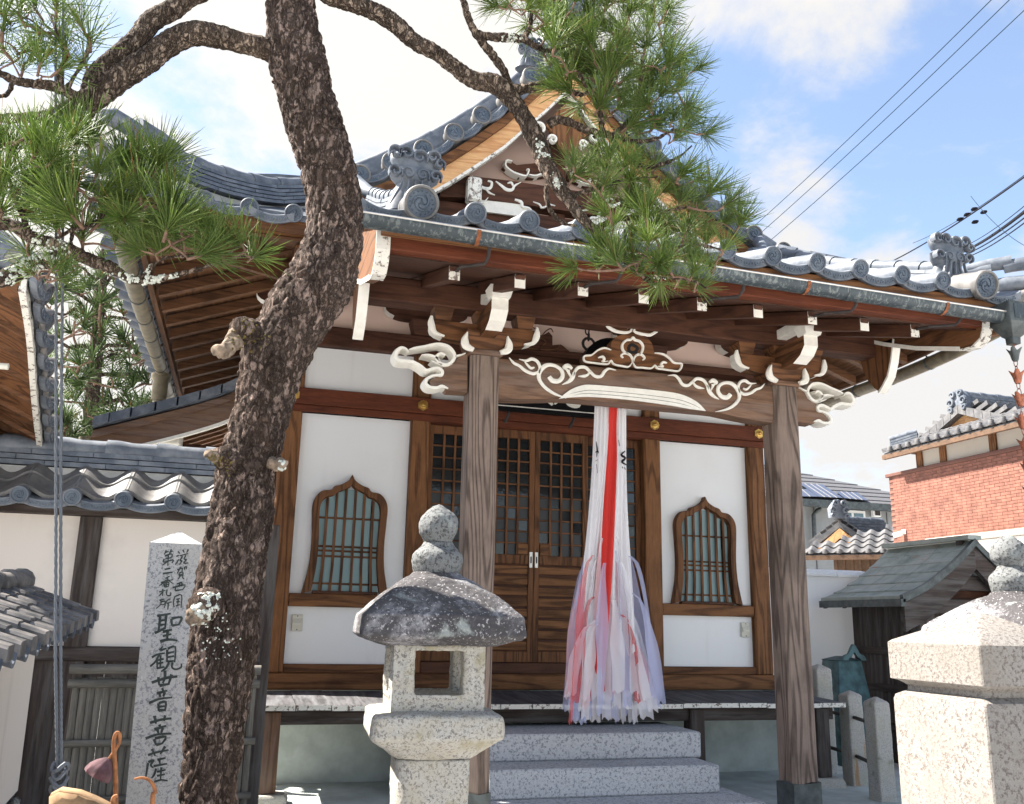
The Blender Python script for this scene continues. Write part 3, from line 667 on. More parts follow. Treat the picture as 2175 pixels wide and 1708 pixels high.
# ------------------------------------------------------------------ porch: pillars, beams, carvings
KP = [XC - 1.235, XC + 1.235]; KY = 6.1
for x in KP:
    m = MB(); w, c = .108, .022
    ring = lambda z, e=0: [(x - w + c, KY + e, z), (x + w - c, KY + e, z), (x + w, KY + c, z), (x + w, KY + 2 * w - c, z), (x + w - c, KY + 2 * w, z), (x - w + c, KY + 2 * w, z), (x - w, KY + 2 * w - c, z), (x - w, KY + c, z)]
    m.loft([ring(.10), ring(3.29)], 0); p = hp(m, 'porch_pillar', 'wood_grey_z')
    m = MB(); e = .006; rnd = random.Random(int(x * 100)); base = [(x - w - e, KY - e), (x - .03, KY - e), (x + .03, KY - e), (x + w + e, KY - e), (x + w + e, KY + w), (x + w + e, KY + 2 * w + e), (x, KY + 2 * w + e), (x - w - e, KY + 2 * w + e), (x - w - e, KY + w)]
    m.loft([[(a, b, .03) for a, b in base], [(a, b, .33 + rnd.uniform(-.012, .02)) for a, b in base]], 0); hp(m, 'pillar_shoe', 'copper_dark', p)
rough_stone('footing_stone', KP[0], KY + .108, .2, .2, .012, .029, 'granite_fence', 'flat granite base slab under the left porch pillar', 91)
rough_stone('footing_stone', KP[1], KY + .108, .2, .2, .012, .029, 'granite_fence', 'flat granite base slab under the right porch pillar', 92)
# rainbow beam between the pillars, with a slight arch cut in its underside
m = MB(); xa, xb = KP[0] + .108, KP[1] - .108; rings = []
for i in range(25):
    t = i / 24; x = xa + (xb - xa) * t; arch = .045 * min(1, max(0, (.5 - abs(t - .5)) / .22)) ** 1.5; camb = .012 * math.sin(math.pi * t)
    y0 = KY + .03; y1 = KY + .19
    rings.append([(x, y0 + .012, 2.992 + arch), (x, y0, 3.03 + arch), (x, y0 - .006, 3.15), (x, y0, 3.275 + camb), (x, y0 + .012, 3.292 + camb), (x, y1, 3.292 + camb), (x, y1, 2.992 + arch)])
m.loft(rings, 0); beam = hp(m, 'rainbow_beam', 'wood_weather_x', None, 35)
BY = KY + .0235       # front face of the beam
def on_beam(zf, lift=0.0, mir=False, Y=BY):
    def f(p, d):
        w = at(*zf(p[0], p[1]), Y=Y); x = 2 * XC - w.x if mir else w.x
        return (x, Y - d - lift, w.z)
    return f
SW = [([(1375, 708), (1430, 706), (1465, 735), (1495, 780), (1540, 788), (1580, 758), (1615, 733), (1665, 745), (1695, 782), (1708, 825)], [4, 16, 22, 24, 26, 24, 26, 24, 20, 6]),
      ([(1580, 758), (1600, 790), (1630, 806), (1672, 815)], [14, 18, 22, 4]),
      ([(1700, 790), (1715, 835), (1745, 872), (1795, 905)], [20, 30, 24, 3]),
      ([(1748, 780), (1742, 800), (1728, 830)], [30, 20, 12]),
      ([(1715, 765), (1745, 748), (1778, 768), (1750, 780)], [20, 34, 22, 14]),
      ([(1890, 862), (1862, 888), (1815, 878), (1788, 835), (1798, 792), (1842, 768), (1895, 772), (1938, 806), (1962, 852), (1958, 905), (1915, 955), (1850, 988), (1766, 1006)], [34, 38, 32, 28, 28, 26, 28, 32, 30, 26, 26, 20, 3]),
      ([(1962, 850), (1955, 800), (1972, 762), (2010, 750), (2050, 772), (2102, 772)], [16, 22, 24, 24, 18, 3]),
      ([(1995, 812), (2020, 822), (2045, 802), (2062, 782)], [10, 20, 16, 8]),
      ([(1968, 840), (2005, 862), (2060, 850), (2100, 822), (2140, 808), (2172, 775)], [16, 24, 24, 22, 20, 4])]
for mir in (False, True):
    m = MB()
    for pts, ws in SW: stroke(m, pts, [w * 1.0 for w in ws], on_beam(z11, .0, mir), .014, k=5)
    hp(m, 'carved_scroll', 'paint_white', beam, 40)
# long pale blade painted along the underside edge of the beam
bl = spline([(475, 900), (560, 832), (640, 797), (720, 784), (900, 797), (1080, 812), (1260, 830), (1430, 852), (1530, 882), (1620, 932), (1685, 1000)], 3)
bl2 = spline([(1685, 1000), (1560, 984), (1400, 956), (1100, 914), (900, 894), (720, 884), (560, 889), (475, 900)], 3)
fm = on_beam(z11)
hp(MB().prism([p for p in bl + bl2[1:-1]], lambda p: fm(p, .001), lambda p: fm(p, .012)), 'painted_blade', 'paint_white', beam)
for ln in ([(560, 862), (660, 838), (760, 832), (1100, 860), (1420, 900), (1560, 940), (1640, 980)], [(600, 872), (720, 858), (1100, 888), (1420, 930), (1560, 965)]):
    m = MB(); stroke(m, ln, 3.5, on_beam(z11, .0115), .002, k=4); hp(m, 'engraved_line', 'copper_dark', beam)
# beam ends carved as scrolled noses outside the pillars
KB = [([(1085, 1180), (1062, 1150), (1020, 1138), (985, 1160), (965, 1205), (985, 1250), (1050, 1262), (1120, 1268), (1190, 1305), (1245, 1345), (1300, 1330), (1352, 1325), (1392, 1352), (1385, 1388), (1330, 1390), (1270, 1410), (1240, 1455), (1270, 1495), (1340, 1505), (1390, 1490), (1446, 1512)], [10, 26, 40, 52, 56, 54, 52, 50, 50, 46, 42, 44, 46, 42, 36, 40, 46, 46, 44, 44, 14]),
      ([(1090, 1158), (1140, 1142), (1230, 1128), (1300, 1112), (1370, 1106), (1450, 1130), (1500, 1190), (1500, 1240), (1450, 1290), (1390, 1290), (1345, 1250), (1345, 1208), (1385, 1188), (1420, 1210)], [22, 34, 40, 42, 44, 46, 46, 46, 46, 44, 40, 36, 34, 24]),
      ([(1205, 1203), (1270, 1205), (1330, 1225), (1370, 1262)], [12, 30, 34, 24]),
      ([(1510, 1215), (1560, 1205), (1605, 1188)], [26, 22, 10]),
      ([(1385, 1295), (1330, 1275), (1290, 1255)], [24, 20, 6])]
def nose_map(mir, Y):
    def f(p, d):
        w = at(*z10(p[0], p[1]), Y=KY + .05); x = 2 * XC - w.x if mir else w.x
        return (x, Y - d, w.z)
    return f
for mir in (False, True):
    fm = nose_map(mir, KY + .16); f2 = nose_map(mir, KY + .045)
    out = [(1625, 1190), (1540, 1220), (1500, 1285), (1400, 1320), (1405, 1375), (1330, 1405), (1275, 1440), (1290, 1490), (1390, 1485), (1445, 1535), (1625, 1545)]
    m = MB(); m.prism(out, lambda p: fm(p, 0), lambda p: f2(p, 0)); nose = hp(m, 'beam_nose', 'wood_weather_x')
    m = MB()
    for pts, ws in KB: stroke(m, pts, ws, nose_map(mir, KY + .155), .125, k=4)
    hp(m, 'carved_scroll', 'paint_white', nose, 40)
# bracket sets over the pillars
for x in KP:
    hp(MB().cbox(x - .13, x + .13, KY - .025, KY + .24, 3.292, 3.335, c=.012), 'capital_plate', 'wood_weather_x')
    m = MB(); m.box(x - .15, x + .15, KY - .04, KY + .26, 3.336, 3.46, taper=.035); hp(m, 'bearing_block', 'wood_brown_x')
    bracket_arm(x, .40, 3.40, 3.54, KY + .06, KY + .16, 'wood_brown_x')
    m = MB(); ol = [(KY - .36, 3.60), (KY - .36, 3.52), (KY - .30, 3.46), (KY - .20, 3.42), (KY + .05, 3.42), (KY + .05, 3.60)]
    m.prism(ol, lambda p: (x - .055, p[0], p[1]), lambda p: (x + .055, p[0], p[1])); nose = hp(m, 'projecting_arm', 'wood_brown_y')
    hp(MB().loft([[(x - .06, y - .003, z), (x + .06, y - .003, z)] for y, z in ((KY - .36, 3.602), (KY - .36, 3.52), (KY - .30, 3.457), (KY - .20, 3.416))], 0, caps=False, closed=False), 'arm_end', 'paint_white', nose)
    m = MB(); m.box(x - .085, x + .085, KY - .42, KY - .27, 3.602, 3.68, taper=.02); hp(m, 'small_block', 'paint_white', nose)
    hp(MB().cbox(x - .045, x + .045, KY - .36, KY + .1, 3.682, 3.76, c=.004), 'upper_arm', 'paint_white', nose)
    for s in (-.31, 0, .31):
        m = MB(); m.box(x + s - .075, x + s + .075, KY + .03, KY + .19, 3.542, 3.632, taper=.02); hp(m, 'small_block', 'wood_brown_x')
    # pale spur scrolls on both sides of the capital
    for s in (-1, 1):
        m = MB(); stroke(m, [(x + s * .10, 3.315), (x + s * .155, 3.34), (x + s * .165, 3.385), (x + s * .15, 3.44)], [.03, .055, .05, .01], lambda p, d: (p[0], KY - .02 - d, p[1]), .03)
        hp(m, 'carved_spur', 'paint_white', None, 40); m = MB(); stroke(m, [(x + s * .30, 3.42), (x + s * .37, 3.44), (x + s * .40, 3.50), (x + s * .40, 3.56)], [.012, .035, .05, .02], lambda p, d: (p[0], KY + .055 - d, p[1]), .02)
        hp(m, 'carved_spur', 'paint_white', None, 40)
hbox('porch_purlin', 'wood_dark_x', .60, 4.96, KY + .02, KY + .19, 3.634, 3.82, c=.012)
hbox('tie_beam', 'wood_dark_x', KP[0] + .11, KP[1] - .11, KY + .4, KY + .5, 3.36, 3.46, c=.008)
# frog-leg strut on the beam
KS = [(680, 548), (740, 533), (790, 500), (835, 482), (880, 492), (900, 505), (915, 425), (950, 385), (1010, 366), (1085, 362), (1160, 374), (1215, 400), (1245, 440), (1268, 525), (1310, 525), (1360, 545), (1420, 602), (1485, 618), (1468, 672), (1300, 652), (1085, 637), (880, 617), (700, 600)]
fm = on_beam(z11, Y=KY + .05); hp(MB().prism(KS, lambda p: fm(p, -.10), lambda p: fm(p, 0)), 'frog_leg_strut', 'wood_brown_x')
strut = bpy.data.objects[[o.name for o in hall.children if o.name.startswith('frog_leg')][-1]]
m = MB(); sm = on_beam(z11, Y=KY + .05)
for pts, ws in [([(905, 498), (850, 480), (795, 500), (745, 538), (685, 548), (690, 590), (760, 603), (830, 612), (880, 612), (905, 585), (930, 615), (1000, 630), (1050, 635), (1080, 600)], 15),
                ([(1265, 522), (1330, 530), (1380, 560), (1425, 602), (1488, 612), (1465, 668), (1390, 664), (1330, 655), (1290, 650), (1265, 625), (1235, 648), (1160, 642), (1110, 638), (1085, 600)], 15),
                ([(1085, 600), (1078, 560), (1050, 530), (1010, 525), (990, 545), (1005, 562)], [16, 18, 18, 18, 16, 10]), ([(1085, 600), (1100, 555), (1130, 532), (1165, 540), (1182, 565), (1165, 580)], [16, 18, 18, 18, 16, 10]),
                ([(1055, 540), (1005, 500), (1000, 450), (1035, 415), (1068, 412), (1086, 395), (1104, 414), (1140, 425), (1168, 465), (1155, 520), (1110, 548)], 20),
                ([(800, 560), (835, 552), (850, 575), (835, 592), (880, 590)], [10, 22, 20, 14, 5]), ([(1365, 605), (1335, 598), (1318, 618), (1335, 635), (1290, 632)], [10, 22, 20, 14, 5]),
                ([(858, 282), (890, 312), (940, 340), (1000, 352), (1050, 350), (1074, 330), (1060, 308), (1040, 320)], [14, 26, 26, 24, 22, 16, 14, 10]),
                ([(1312, 322), (1280, 345), (1230, 372), (1180, 368), (1130, 358), (1098, 342), (1105, 318), (1130, 320)], [10, 24, 26, 24, 22, 16, 14, 10])]:
    stroke(m, pts, ws, sm, .016, k=5)
hp(m, 'carved_scroll', 'paint_white', strut, 40)
m = MB(); stroke(m, [(1055, 470), (1075, 452), (1100, 460), (1125, 480), (1110, 510), (1075, 515), (1055, 495), (1055, 470)], 26, sm, .004, k=4, taper=False); hp(m, 'strut_opening_shade', 'dark_room', strut)  # no hole is cut; a near-black raised ring paints the shade inside
fm = on_beam(z11, Y=KY + .06); hp(MB().prism([(905, 288), (1290, 322), (1235, 372), (1085, 356), (960, 345)], lambda p: fm(p, -.08), lambda p: fm(p, 0)), 'strut_cap', 'wood_brown_x', strut)
# second, darker strut further back, seen under the porch
BK = [(90, 460), (150, 425), (215, 420), (230, 365), (265, 345), (330, 382), (395, 345), (425, 380), (425, 455), (480, 450), (560, 505), (330, 495)]
fm = on_beam(z11, Y=F - .10); hp(MB().prism(BK, lambda p: fm(p, -.06), lambda p: fm(p, 0)), 'frog_leg_strut', 'wood_dark_x')
m = MB()
for pts in ([(85, 465), (140, 422), (180, 450), (230, 480), (300, 490)], [(560, 508), (490, 455), (450, 485), (380, 495), (330, 490)], [(290, 430), (330, 400), (370, 430), (345, 455), (325, 490)], [(215, 330), (250, 305), (295, 335), (330, 380), (370, 340), (410, 320), (430, 350)]):
    stroke(m, pts, 9, fm, .012, k=4)
hp(m, 'carved_scroll', 'wood_soffit_x', None, 40)

# porch roof: rafters, boards, gutter, tiles
KZ = [(4.70, 3.66), (4.80, 3.70), (5.3, 3.86), (6.0, 4.15), (6.5, 4.38), (7.0, 4.65), (7.8, 5.05), (8.2, 5.3)]
kz = lambda y: interp(y, KZ)
ra = math.atan(.31)
rm = MB().cbox(-.034, .034, 0, 3.5, -.045, .045, c=.004).mesh('rafter', MT['wood_dark_y'])
for i in range(9):
    x = XC + (i - 4) * .4225; r = inst('rafter', rm, hall, T(x, 5.15, 3.505) @ RX(ra))
    e = MB().box(x - .0345, x + .0345, 5.146, 5.149, 3.462, 3.552); eo = hp(e, 'rafter_end', 'paint_chipped' if i % 2 == 0 else 'paint_white', r)
    if i % 2 == 0:
        h = MB(); h.tube([(x + .01, 5.14, 3.52), (x + .01, 5.02, 3.50), (x + .13, 4.90, 3.49), (x + .14, 4.86, 3.52), (x + .14, 4.82, 3.62)], .011, 8); hp(h, 'gutter_hook', 'iron', r, True)
m = MB(); ys = [5.04, 5.3, 5.8, 6.3, 6.8, 7.4, 8.5]
m.loft([[(.64, y, 3.56 + (y - 5.15) * .31), (4.92, y, 3.56 + (y - 5.15) * .31), (4.92, y, 3.585 + (y - 5.15) * .31), (.64, y, 3.585 + (y - 5.15) * .31)] for y in ys], 0); hp(m, 'soffit_board', 'wood_dark_x')
hbox('eave_fascia', 'wood_red_x', .66, 4.90, 4.97, 5.05, 3.535, 3.66, c=.006)
hbox('eave_batten', 'wood_tan_x', .60, 4.96, 4.86, 4.95, 3.60, 3.70, c=.004)
def half_tube(x0, x1, y, z0, z1, r, mat, name):
    m = MB(); n = 14; seg = 12; rings = []
    for i in range(n + 1):
        t = i / n; x = x0 + (x1 - x0) * t; z = z0 + (z1 - z0) * t
        rings.append([(x, y + r * math.cos(a), z + r * math.sin(a)) for a in [math.pi + math.pi * k / seg for k in range(seg + 1)]] + [(x, y + (r - .006) * math.cos(a), z + (r - .006) * math.sin(a)) for a in [2 * math.pi - math.pi * k / seg for k in range(seg + 1)]])
    m.loft(rings, 0); return hp(m, name, mat, None, 50)
gut = half_tube(.46, 4.93, 4.755, 3.615, 3.545, .062, 'gutter_copper', 'eave_gutter')
hp(MB().tube([(.46, 4.695, 3.617), (4.93, 4.695, 3.547)], .0075, 8), 'gutter_lip', 'steel', gut, True)
for i in range(4):
    x = 1.13 + i * 1.06 + (.05 if i > 1 else 0); z = 3.615 - .07 * (x - .46) / 4.47
    m = MB(); m.loft([[(x + dx, 4.755 + .067 * math.cos(a), z + .067 * math.sin(a)) for dx in (-.012, .012)] for a in [math.pi + math.pi * k / 12 for k in range(13)]], 0, caps=False, closed=False); hp(m, 'gutter_strap', 'rust', gut)
for x in (1.9, 3.62): 
    z = 3.615 - .07 * (x - .46) / 4.47; m = MB(); m.loft([[(x + dx, 4.755 + .0655 * math.cos(a), z + .0655 * math.sin(a)) for dx in (-.02, .02)] for a in [math.pi + math.pi * k / 12 for k in range(13)]], 0, caps=False, closed=False); hp(m, 'gutter_joint', 'gutter_copper', gut)
# roof sheet of the porch
m = MB(); ys = [4.97, 5.3, 5.65, 6.0, 6.5, 7.0, 7.4, 7.8]
m.loft([[(.55, y, kz(y) - .04), (5.01, y, kz(y) - .04), (5.01, y, kz(y)), (.55, y, kz(y))] for y in ys], 0); hp(m, 'porch_roof_bed', 'tile_dark')
TX = [XC + (i - 6) * .33 for i in range(13)]; slope0 = math.atan(.30)
col_me = None
m = MB(); m.tube([(0, y, kz(y) + .045) for y in (5.1, 5.4, 5.8, 6.2, 6.6, 7.0, 7.4, 7.8)], .06, 12); col_me = m.mesh('tile_column', MT['tile'], True)
for i, x in enumerate(TX):
    if i in (0, 12): inst('large_round_tile', ME_ROUND_BIG, hall, T(x, 4.77, 3.757) @ RX(slope0))
    else:
        inst('round_tile', ME_ROUND, hall, T(x, 4.80, 3.757) @ RX(slope0)); inst('tile_column', col_me, hall, T(x, 0, 0))
    if i < 12: inst('flat_eave_tile', ME_FLAT, hall, T(x + .165, 4.83, 3.742) @ RX(slope0))
for s in (-1, 1):
    inst('flat_eave_tile', ME_FLAT, hall, T(XC + s * (1.98 + .20), 4.84, 3.735) @ RX(slope0) @ RY(-s * .10))
# end ridges of the porch roof
def ridge(path, layers, w0, parent, cap_r=.055, seglen=.33, name='ridge_tile', mat='tile', nosh=.036, seed=1, caps=True):
    """stacked flat ridge tiles with a row of round caps on top; path = [(x,y,z base)]"""
    rnd = random.Random(seed); P = [Vector(p) for p in path]; L = [0]
    for a, b in zip(P, P[1:]): L.append(L[-1] + (b - a).length)
    def pos(s):
        for i in range(len(P) - 1):
            if s <= L[i + 1] or i == len(P) - 2: return P[i].lerp(P[i + 1], (s - L[i]) / (L[i + 1] - L[i]))
    def seg(s0, s1, z0, z1, w):
        rings = []
        for k in range(4):
            s = s0 + (s1 - s0) * k / 3; p = pos(s); d = (pos(min(s + .02, L[-1])) - pos(max(s - .02, 0))); n = Vector((-d.y, d.x, 0)).normalized()
            rings.append([p + n * w + Vector((0, 0, z0)), p - n * w + Vector((0, 0, z0)), p - n * (w - .006) + Vector((0, 0, z1)), p + n * (w - .006) + Vector((0, 0, z1))])
        return MB().loft(rings, 0)
    for j in range(layers):
        s = -rnd.uniform(0, .3)
        while s < L[-1]:
            a, b = max(s, 0), min(s + seglen, L[-1])
            if b - a > .03: seg(a + .002, b - .002, j * nosh + .003, (j + 1) * nosh - .004, w0 - j * .006 + rnd.uniform(-.003, .003)).build(name, MT[mat], parent)
            s += seglen
    if caps:
        s = 0
        while s < L[-1] - .02:
            e = min(s + seglen * .85, L[-1]); z = Vector((0, 0, layers * nosh + cap_r * .35)); m = MB()
            m.tube([pos(s + (e - s) * k / 4) + z for k in range(5)], [cap_r * 1.18] * 1 + [cap_r * 1.16] + [cap_r] * 3, 12)
            m.build('ridge_cap', MT[mat], parent, 50); s = e
for s in (-1, 1):
    X_ = XC + s * 1.98
    pts = [(X_, y, kz(y) + .06) for y in (5.05, 5.3, 5.65, 6.0, 6.4, 6.8, 7.2)]
    ridge(pts, 4, .09, hall, .05, .34, seed=5 + s)
# wave-carved ridge-end ornament
def wave_ornament(X_, Y_, Z_, sc, parent, name='wave_ornament'):
    m = MB()
    def E(z, rx, ry, oy=0): return [(X_ + sc * rx * math.cos(a), Y_ + sc * (oy + ry * math.sin(a)), Z_ + sc * z) for a in [2 * math.pi * k / 16 for k in range(16)]]
    m.loft([E(-.06, .17, .11, .04), E(.0, .155, .10, .03), E(.06, .125, .085, .02), E(.12, .105, .07), E(.15, .15, .075, -.02), E(.20, .165, .07, -.025), E(.225, .13, .06, -.02), E(.26, .155, .065, -.02), E(.31, .16, .06, -.015), E(.345, .11, .045), E(.365, .05, .03)], 0)
    f = lambda yy: (lambda p, d: (X_ + sc * p[0], Y_ + sc * yy - d, Z_ + sc * p[1]))
    def curl(cx, cz, r, s, yy, w):
        pts = [(cx + s * r * (1 - t * .72) * math.cos(-.6 + t * 7.2), cz + r * (1 - t * .72) * math.sin(-.6 + t * 7.2)) for t in [k / 12 for k in range(13)]]
        stroke(m, pts, [w * (.5 + .5 * (1 - abs(2 * t - 1))) for t in [k / 12 for k in range(13)]], f(yy), sc * .045, k=2)
    for cx, cz, r, s in ((-.125, .17, .042, -1), (-.045, .165, .045, -1), (.045, .165, .045, 1), (.125, .17, .042, 1), (-.13, .30, .045, -1), (-.06, .30, .05, -1), (.02, .285, .055, 1), (.105, .30, .048, 1), (.15, .255, .035, 1)):
        curl(cx, cz, r, s, -.055, .024)
    for k in range(5):
        x = -.11 + k * .055; stroke(m, [(x * 1.35, -.05), (x * 1.05, .02), (x * .8, .08), (x * .75, .13)], .016, f(-.075), sc * .018, k=3)
    o = m.build(name, MT['tile'], parent, 45); return o
for s in (-1, 1): wave_ornament(XC + s * 1.98, 5.10, 3.90, .98, hall)
# side boards of the porch roof with pale front ends, and pendants over the purlin ends
for s in (-1, 1):
    X_ = XC + s * 2.16; m = MB(); top = [(y, kz(y) - .05) for y in (4.98, 5.3, 5.65, 6.0, 6.4, 6.8, 7.3)]
    low = [(7.3, 4.42), (6.8, 4.13), (6.4, 3.88), (6.0, 3.70), (5.65, 3.565), (5.35, 3.475), (5.2, 3.43), (5.08, 3.42), (5.0, 3.46), (4.97, 3.53)]
    m.prism(top + low, lambda p: (X_ - .035, p[0], p[1]), lambda p: (X_ + .035, p[0], p[1])); bb = hp(m, 'side_barge_board', 'wood_brown_y')
    e = MB(); e.loft([[(X_ - .042, y - dy, z - dz), (X_ + .042, y - dy, z - dz), (X_ + .042, y - dy + .01, z + .004), (X_ - .042, y - dy + .01, z + .004)] for y, z, dy, dz in ((4.985, 3.70, .006, 0), (4.972, 3.60, .006, 0), (4.97, 3.53, .006, .002), (5.0, 3.458, .005, .006), (5.08, 3.418, 0, .008), (5.2, 3.428, 0, .008))], 0); hp(e, 'board_end', 'paint_chipped', bb)
    e = MB(); e.loft([[(X_ - .046, y, z - .014), (X_ - .036 - .004, y, z - .014), (X_ - .040, y, z + .02), (X_ - .046, y, z + .02)] for y, z in ((5.2, 3.43), (5.35, 3.475), (5.65, 3.565), (6.0, 3.70), (6.4, 3.88), (6.8, 4.13))], 0); hp(e, 'board_edge', 'paint_white', bb)
    pd = [(5.90, 3.72), (5.95, 3.55), (6.0, 3.44), (6.08, 3.36), (6.12, 3.33), (6.17, 3.37), (6.25, 3.46), (6.3, 3.56), (6.36, 3.78)]
    m = MB(); m.prism(pd, lambda p: (X_ - .03 - s * .005, p[0], p[1]), lambda p: (X_ + .03 - s * .005, p[0], p[1])); pn = hp(m, 'barge_pendant', 'wood_brown_z', bb)
    e = MB(); e.loft([[(X_ - .036 - s * .005, y - dy, z - .008), (X_ + .036 - s * .005, y - dy, z - .008), (X_ + .036 - s * .005, y - dy + .014, z + .004), (X_ - .036 - s * .005, y - dy + .014, z + .004)] for y, z, dy in ((5.90, 3.72, .012), (5.945, 3.57, .012), (5.955, 3.54, .012), (5.995, 3.45, .01), (6.0, 3.435, .01), (6.075, 3.36, .006), (6.12, 3.325, 0))], 0); hp(e, 'pendant_edge', 'paint_white', bb)
# ------------------------------------------------------------------ main roof
GY = 7.78
VZ = [(0, 7.30), (.2, 7.04), (.412, 6.794), (.66, 6.50), (.916, 6.254), (1.185, 6.016), (1.478, 5.787), (1.771, 5.604), (2.056, 5.427), (2.404, 5.285), (2.704, 5.124), (3.2, 4.80), (3.86, 4.36)]
vz = lambda d: interp(abs(d), VZ)
for s in (-1, 1):
    m = MB(); ds = [0.0, .2, .412, .66, .916, 1.185, 1.478, 1.771, 2.056, 2.404, 2.704]
    m.loft([[(XC + s * d, GY + .02, vz(d) - .10), (XC + s * d, 13.3, vz(d) - .10), (XC + s * d, 13.3, vz(d) - .02), (XC + s * d, GY + .02, vz(d) - .02)] for d in ds], 0); hp(m, 'main_roof_slope', 'tile_dark')
    # lower skirt down to the side eave; mitred at the front hip
    m = MB(); rings = []
    for d in (2.55, 2.8, 3.1, 3.5, 3.86):
        yf = GY - max(0, d - 2.3) ; rings.append([(XC + s * d, yf, vz(d) - .06), (XC + s * d, 13.6, vz(d) - .06), (XC + s * d, 13.6, vz(d)), (XC + s * d, yf, vz(d))])
    m.loft(rings, 0); hp(m, 'side_skirt_roof', 'tile_dark')
    # front skirt between hip and porch roof
    m = MB(); rings = []
    for y, z in ((6.22, 4.22), (6.5, 4.35), (6.9, 4.55), (7.3, 4.78), (7.75, 5.06)):
        hipx = 3.86 - (y - 6.22) * 1.0; a, b = XC + s * 2.2, XC + s * hipx
        up = .10 * max(0, (7.0 - y)) ** 2; zz = max(z, kz(y) - .03)
        rings.append([(a, y, zz - .05), (b, y, zz - .05 + up), (b, y, zz + up), (a, y, zz)])
    m.loft(rings, 0); hp(m, 'front_skirt_roof', 'tile_dark')
    # verge tiles on the gable
    vds = [.16, .412, .66, .916, 1.185, 1.478, 1.771, 2.056, 2.40, 2.704]
    for i, d in enumerate(vds):
        inst('verge_round_tile', ME_VERGE, hall, T(XC + s * d, GY, vz(d)) @ RX(.04))
        if i:
            a, b = vds[i - 1], d; za, zb = vz(a), vz(b); ang = math.atan2(zb - za, s * (b - a)) if s > 0 else math.atan2(za - zb, (b - a))
            inst('flat_verge_tile', ME_FLAT_V, hall, T(XC + s * (a + b) / 2, GY + .012, (za + zb) / 2 - .045) @ RY(-ang) @ SCL(math.hypot(b - a, zb - za) / .30, 1, 1))
    # roll along the verge
    m = None; dd = [.25, .62, .99, 1.36, 1.73, 2.10, 2.45]
    for a, b in zip(dd, dd[1:]):
        off = lambda d: vz(d) + .215 - .03 * max(0, d - 1.6)
        m = MB(); m.tube([(XC + s * (a + (b - a) * k / 3), GY + .26, off(a + (b - a) * k / 3)) for k in range(4)], [.060, .055, .055, .052], 12); m.build('verge_roll', MT['tile'], hall, 50)
    m = MB(); m.loft([[(XC + s * d, GY + .12, vz(d) + .02), (XC + s * d, GY + .40, vz(d) + .02), (XC + s * d, GY + .38, vz(d) + .17 - .03 * max(0, d - 1.6)), (XC + s * d, GY + .14, vz(d) + .17 - .03 * max(0, d - 1.6))] for d in (.2, .62, .99, 1.36, 1.73, 2.1, 2.45)], 0); hp(m, 'verge_bed', 'tile')
    # end sweep of the verge
    m = MB(); m.tube([(XC + s * 2.10, GY - .02, 5.34), (XC + s * 2.0, GY - .25, 5.14), (XC + s * 1.88, GY - .42, 5.02), (XC + s * 1.7, GY - .5, 4.97)], [.07, .06, .055, .05], 10); m.build('swept_tile', MT['tile'], hall, 50)
    # barge boards
    for nm, o0, o1, mat, y0, y1 in (('barge_board', lambda d: .265, lambda d: .47 + .05 * max(0, 1 - d), 'wood_honey_x', GY + .09, GY + .15), ('barge_batten', lambda d: .16, lambda d: .275, 'wood_tan_x', GY + .05, GY + .13), ('barge_edge', lambda d: .462 + .05 * max(0, 1 - d), lambda d: .50 + .05 * max(0, 1 - d), 'paint_chipped', GY + .086, GY + .154)):
        m = MB(); m.loft([[(XC + s * d, y0, vz(d) - o1(d)), (XC + s * d, y1, vz(d) - o1(d)), (XC + s * d, y1, vz(d) - o0(d)), (XC + s * d, y0, vz(d) - o0(d))] for d in (0.002, .2, .412, .66, .916, 1.185, 1.478, 1.771, 2.056, 2.3)], 0); hp(m, nm, mat)
    # gable soffit between barge board and gable wall
    m = MB(); m.loft([[(XC + s * d, GY + .155, vz(d) - .30), (XC + s * d, GY + .5, vz(d) - .30), (XC + s * d, GY + .5, vz(d) - .26), (XC + s * d, GY + .155, vz(d) - .26)] for d in (0.002, .412, .916, 1.478, 2.056)], 0); hp(m, 'gable_soffit', 'wood_dark_x')
# gable wall and its carved beams
GW = GY + .42
m = MB(); out = [(XC + d, vz(d) - .31) for d in (-2.0, -1.478, -.916, -.412, 0, .412, .916, 1.478, 2.0)] + [(XC + 2.0, 4.9), (XC - 2.0, 4.9)]
m.prism(out, lambda p: (p[0], GW, p[1]), lambda p: (p[0], GW + .06, p[1])); hp(m, 'gable_wall', 'plaster_gable')
hbox('gable_post', 'wood_dark_z', XC - .08, XC + .08, GW - .07, GW - .001, 5.0, 6.6)
m = MB(); m.loft([[(XC + x, GW - .16, 5.455 + b), (XC + x, GW - .002, 5.455 + b), (XC + x, GW - .002, 5.725 + t), (XC + x, GW - .16, 5.725 + t)] for x, b, t in ((-1.25, 0, -.06), (-1.0, .03, 0), (-.5, .05, .02), (0, .05, .02), (.5, .05, .02), (1.0, .03, 0), (1.25, 0, -.06))], 0); gb = hp(m, 'gable_beam', 'wood_dark_x')
hbox('gable_beam', 'wood_dark_x', XC - 1.6, XC + 1.6, GW - .10, GW - .003, 5.0, 5.45)
gm = lambda mir=False, Y=GW - .161: (lambda p, d: ((2 * XC - at(*c2(*p), Y=Y).x) if mir else at(*c2(*p), Y=Y).x, Y - d, at(*c2(*p), Y=Y).z))
